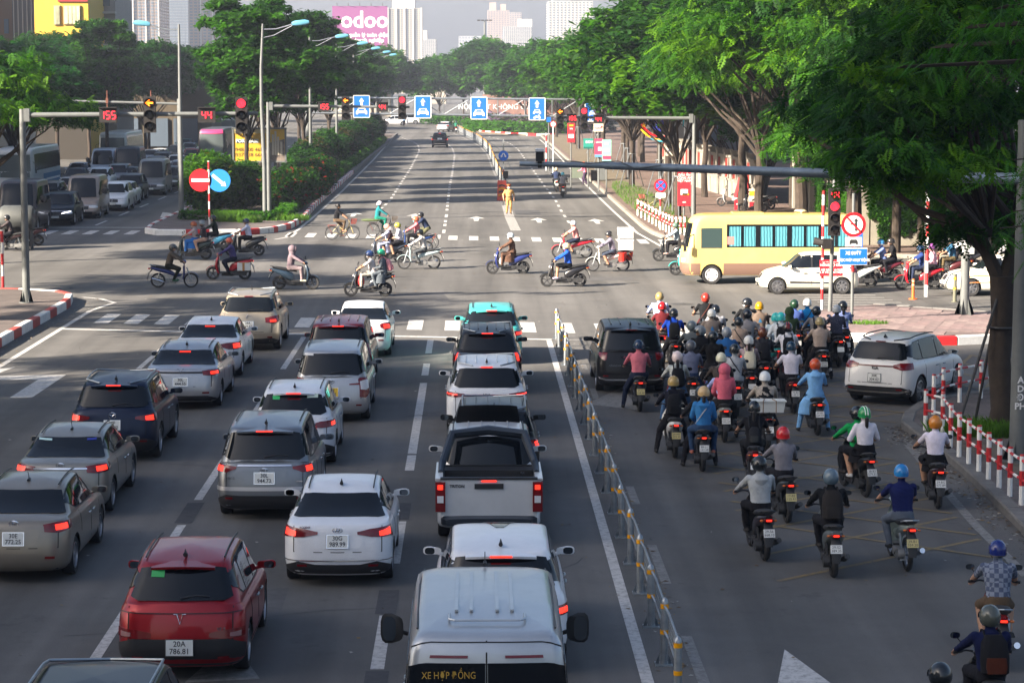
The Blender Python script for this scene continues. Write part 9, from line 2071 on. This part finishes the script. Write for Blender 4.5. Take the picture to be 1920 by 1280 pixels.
for k in range(2): q = MB(); q.box((0,0,0),(.62,.5,.38)); q.box((0,0,.215),(.66,.54,.07)); o = q.build('foam_box',mat('foam_bright',(.58,.59,.59),.8),ang=20); o.location = (b.x + .70,b.y,1.10 + .475 * k); tag(o,['lower white foam box on the white cub','upper white foam box stacked on the white cub'][k],'foam box')
for k in range(2): q = MB(); q.tube([(0,0,-.18),(0,0,.17),(0,0,.18)],[.14,.18,.195],16); o = q.build('bucket',mat('bucket_red',(.65,.03,.02),.4)); o.location = (b.x + .56 + .3 * k,b.y - .28 + .56 * k,.62); tag(o,['red plastic bucket on the near side of the white cub','red plastic bucket on the far side of the white cub'][k],'bucket')
side(1262,104.9,'s','22262a','black scooter in front of the striped verge railing heading left',Lf,'ride_f','94a0a8','woman in pale denim jacket and sage green helmet',hel=hm('5c7868'),legs='1c1c22',shoes='c8a8a0')
side(1296,97.6,'s','30c0b8','turquoise scooter peeping out beside the minibus nose',Lf,'ride','5c6068','rider almost hidden behind the nose of the minibus',hel=hm('3c4044'))
side(1603,92,'s','d0d8d4','white scooter right behind the cream hatchback',Lf,'ride','3a2c34','rider hidden behind the blue bus notice',hel=hm('3c2c30'))
b,a,F = side(1648,94.2,'s','5c1c28','dark maroon scooter carrying two riders right of the blue notice',Lf,'ride','7488bc','man in light blue shirt and blue-white helmet riding two-up',sleeves=False,hel=hm('3c80b0','half','d0d4d8'),legs='17181c')
person('passenger in black T-shirt with a black handbag and black helmet','pas',b,a,'1c1c20',sleeves=False,hel=hm('2c2824'),mask='b08c84')
b,a,F = side(1722,91.0,'s','c01c2c','glossy red tall-wheeled scooter passing the striped pole',Lf,'ride','24386c','man in navy T-shirt and white mask on the red scooter',sleeves=False,hel=hm('2c4468'),legs='283048',mask='f0f0f0')
person('passenger in pale pink hoodie and purple helmet on the red scooter','pas_f',b,a,'d0a4b4',hel=hm('7c4480'),legs='1a1a1e')
side(1778,95.5,'s','4c1c20','dark red scooter behind the glossy red one',Lf,'ride','2c5470','man in dark teal shirt, black helmet and mask',sleeves=False,hel=hm('3c3c3c'),legs='5c5038',mask='e8e8e8')
b,a,F = side(1803,99,'s','2c2c30','black scooter of the pair with a green helmet near the pale pole',Lf,'ride','c8ccd0','rider in white and black sleeves with a cream helmet',hel=hm('b8ac94'))
person('passenger with green helmet near the pale steel pole','pas',b,a,'20283c',hel=hm('1c7c50'))
side(1885,96,'s','2c2c30','motorbike half seen behind the forked tree',Lf,'ride','a0a0a4','rider in pale jacket seen through the fork of the tree',hel=hm('9c9ca0'))
side(14,111,'c','2a1a1c','dark motorbike cut by the left edge heading left',Lf,'cub','4c4446','rider at the far left edge beneath the steel tank',hel=hm('2a2a2c'))
side(48,114.5,'s','3a1418','second dark scooter at left behind the first mast',Lf,'ride','5a4a48','rider behind the first grey mast at left',hel=hm('242628'))
# bicycles
def cyc(u,d,rz,pose,top,lab,plab,cols,**kw):
 p = G(u,VD(d)); b = Vector((p.x,p.y,0)); o = dup(BIC,b,R(rz),lab,None,{'bicycle_paint': mat('bic' + cols[0],hx(cols[0]),.4),'basket_red': mat('bas' + cols[1],hx(cols[1]),.6)}); o['category'] = 'bicycle'; return person(plab,pose,b,R(rz),top,**kw),b
cyc(642,118.5,Rt,'bicycle','17181c','cream city bicycle with a red basket at the far crossing','woman in black T-shirt with tied hair riding the cream bicycle',('dcc880','8c3020'),sleeves=False,legs='5c4c3c',shoes='c08870',extras=[('hair',)])
_,b = cyc(719,120.5,Rt,'bicycle','20747c','old dark bicycle loaded with greens behind the saddle','person in teal jacket and white hat riding the loaded bicycle',('2c3030','5c5044'),legs='187060',hel=hm('e0d4dc'))
q = MB(); q.loft([(0,-.5,0,.2,.02),(0,-.3,.0,.36,.07),(0,.3,0,.36,.07),(0,.5,0,.2,.02)],14); o = q.build('greens_bundle',mat('bundle_green',(.08,.11,.04),.9,noise=.5,nscale=14)); o.location = (b.x - .62,b.y,.86); o.rotation_euler = (0,0,R(90)); tag(o,'flat bundle of greens on the carrier of the old dark bicycle','bundle')
cyc(789,112,Lf,'bicycle_m','26304c','dark mountain bicycle behind the coral-jacketed woman','man in navy T-shirt and black cycle helmet bent over the handlebar',('34383c','34383c'),sleeves=False,legs='5c5c44',short_legs=True,hel=hm('26282c'))
# people on foot and distant riders
o,F = person('traffic policeman in tan uniform and white mask standing at the railing end','stand',(*G(954,VD(140.5)).xy,0),PI + .15,'c49a62',sleeves=False,legs='bc9058',shoes='3c2820',hel=('police',hx('b06838'),hx('5c2018')),mask='e8e8e8')
m = MB(); m.loft([(0,0,.98,.185,.15,0,0,1),(0,0,1.03,.185,.15,0,0,1)],18); m.build('belt',BLACKP,o); m = MB(); m.tube([(.34,.05,.88),(.36,.1,.5)],.018,6); q = m.build('baton',BLACKP); q.location = o.location; q.rotation_euler = o.rotation_euler; tag(q,'black baton held in the policeman\'s hand','baton')
person('woman in pink jacket pushing the green handcart by the kerb','walk',(*G(1097,VD(178)).xy,0),R(60),'d8788c',legs='3c2c44',hel=hm('c86430'))
for (u,d,k,c,lb,ps,tp,pl,h,kw) in [(1043,168,'s','b8ccc4','pale green scooter riding away under the camera arm','ride','26304c','rider in navy jacket and cream helmet riding away',hm('d8b890'),{}),(1055,160,'s','23252a','black motorbike riding away right of the pale green scooter','ride','7c7c84','rider in grey T-shirt, shorts and cyan helmet riding away',hm('48a0b8'),dict(sleeves=False,legs='5c4440',short_legs=True)),(855,340,'s','5c1c1c','tiny motorbike far ahead at the railing start','ride','246c54','tiny rider in green far ahead at the railing start',hm('3c4c4c'),{}),(722,350,'s','201c1c','tiny motorbike far ahead at the shrubs\' end','ride','3c3440','tiny dark rider far ahead at the shrubs\' end',hm('242424'),{})]:
 p = G(u,VD(d)); bk(k,p,0,c,lb); person(pl,ps,p,0,tp,hel=h,**kw)
cyc(758,378,0,'bicycle','78a0d0','tiny bicycle far ahead in front of the white SUVs','tiny cyclist in pale blue far ahead in front of the white SUVs',('2c2c2c','2c2c2c'),hel=hm('c8c8c8'))
# parked scooters on the pavement
for (u,d,c,rz,lb) in [(1372,146,'b8b8b8',80,'silver scooter parked left of the folded parasol'),(1412,139.5,'1c1c20',100,'black motorbike parked in front of the poster board'),(1428,143,'a8a8ac',60,'grey scooter parked by the propped tree')]:
 p = G(u,VD(d)); bk('s',(p.x,p.y,.15),R(rz),c,lb)
for o in list(PROTO.values()) + [BIC]: rm(o)
# ---------------------------------------------------------------- air
m = bpy.data.materials.new('haze_air'); m.use_nodes = True; t_ = m.node_tree; t_.nodes.clear(); o_ = t_.nodes.new('ShaderNodeOutputMaterial'); v_ = t_.nodes.new('ShaderNodeVolumePrincipled')
v_.inputs['Color'].default_value = (.62,.69,.85,1); v_.inputs['Density'].default_value = HAZE; v_.inputs['Anisotropy'].default_value = 0.2
t_.links.new(v_.outputs[0],o_.inputs['Volume'])
q = MB(); q.box((0,975,38),(1500,2250,78)); hz = q.build('haze',m,ang=0); tag(hz,kind='stuff')
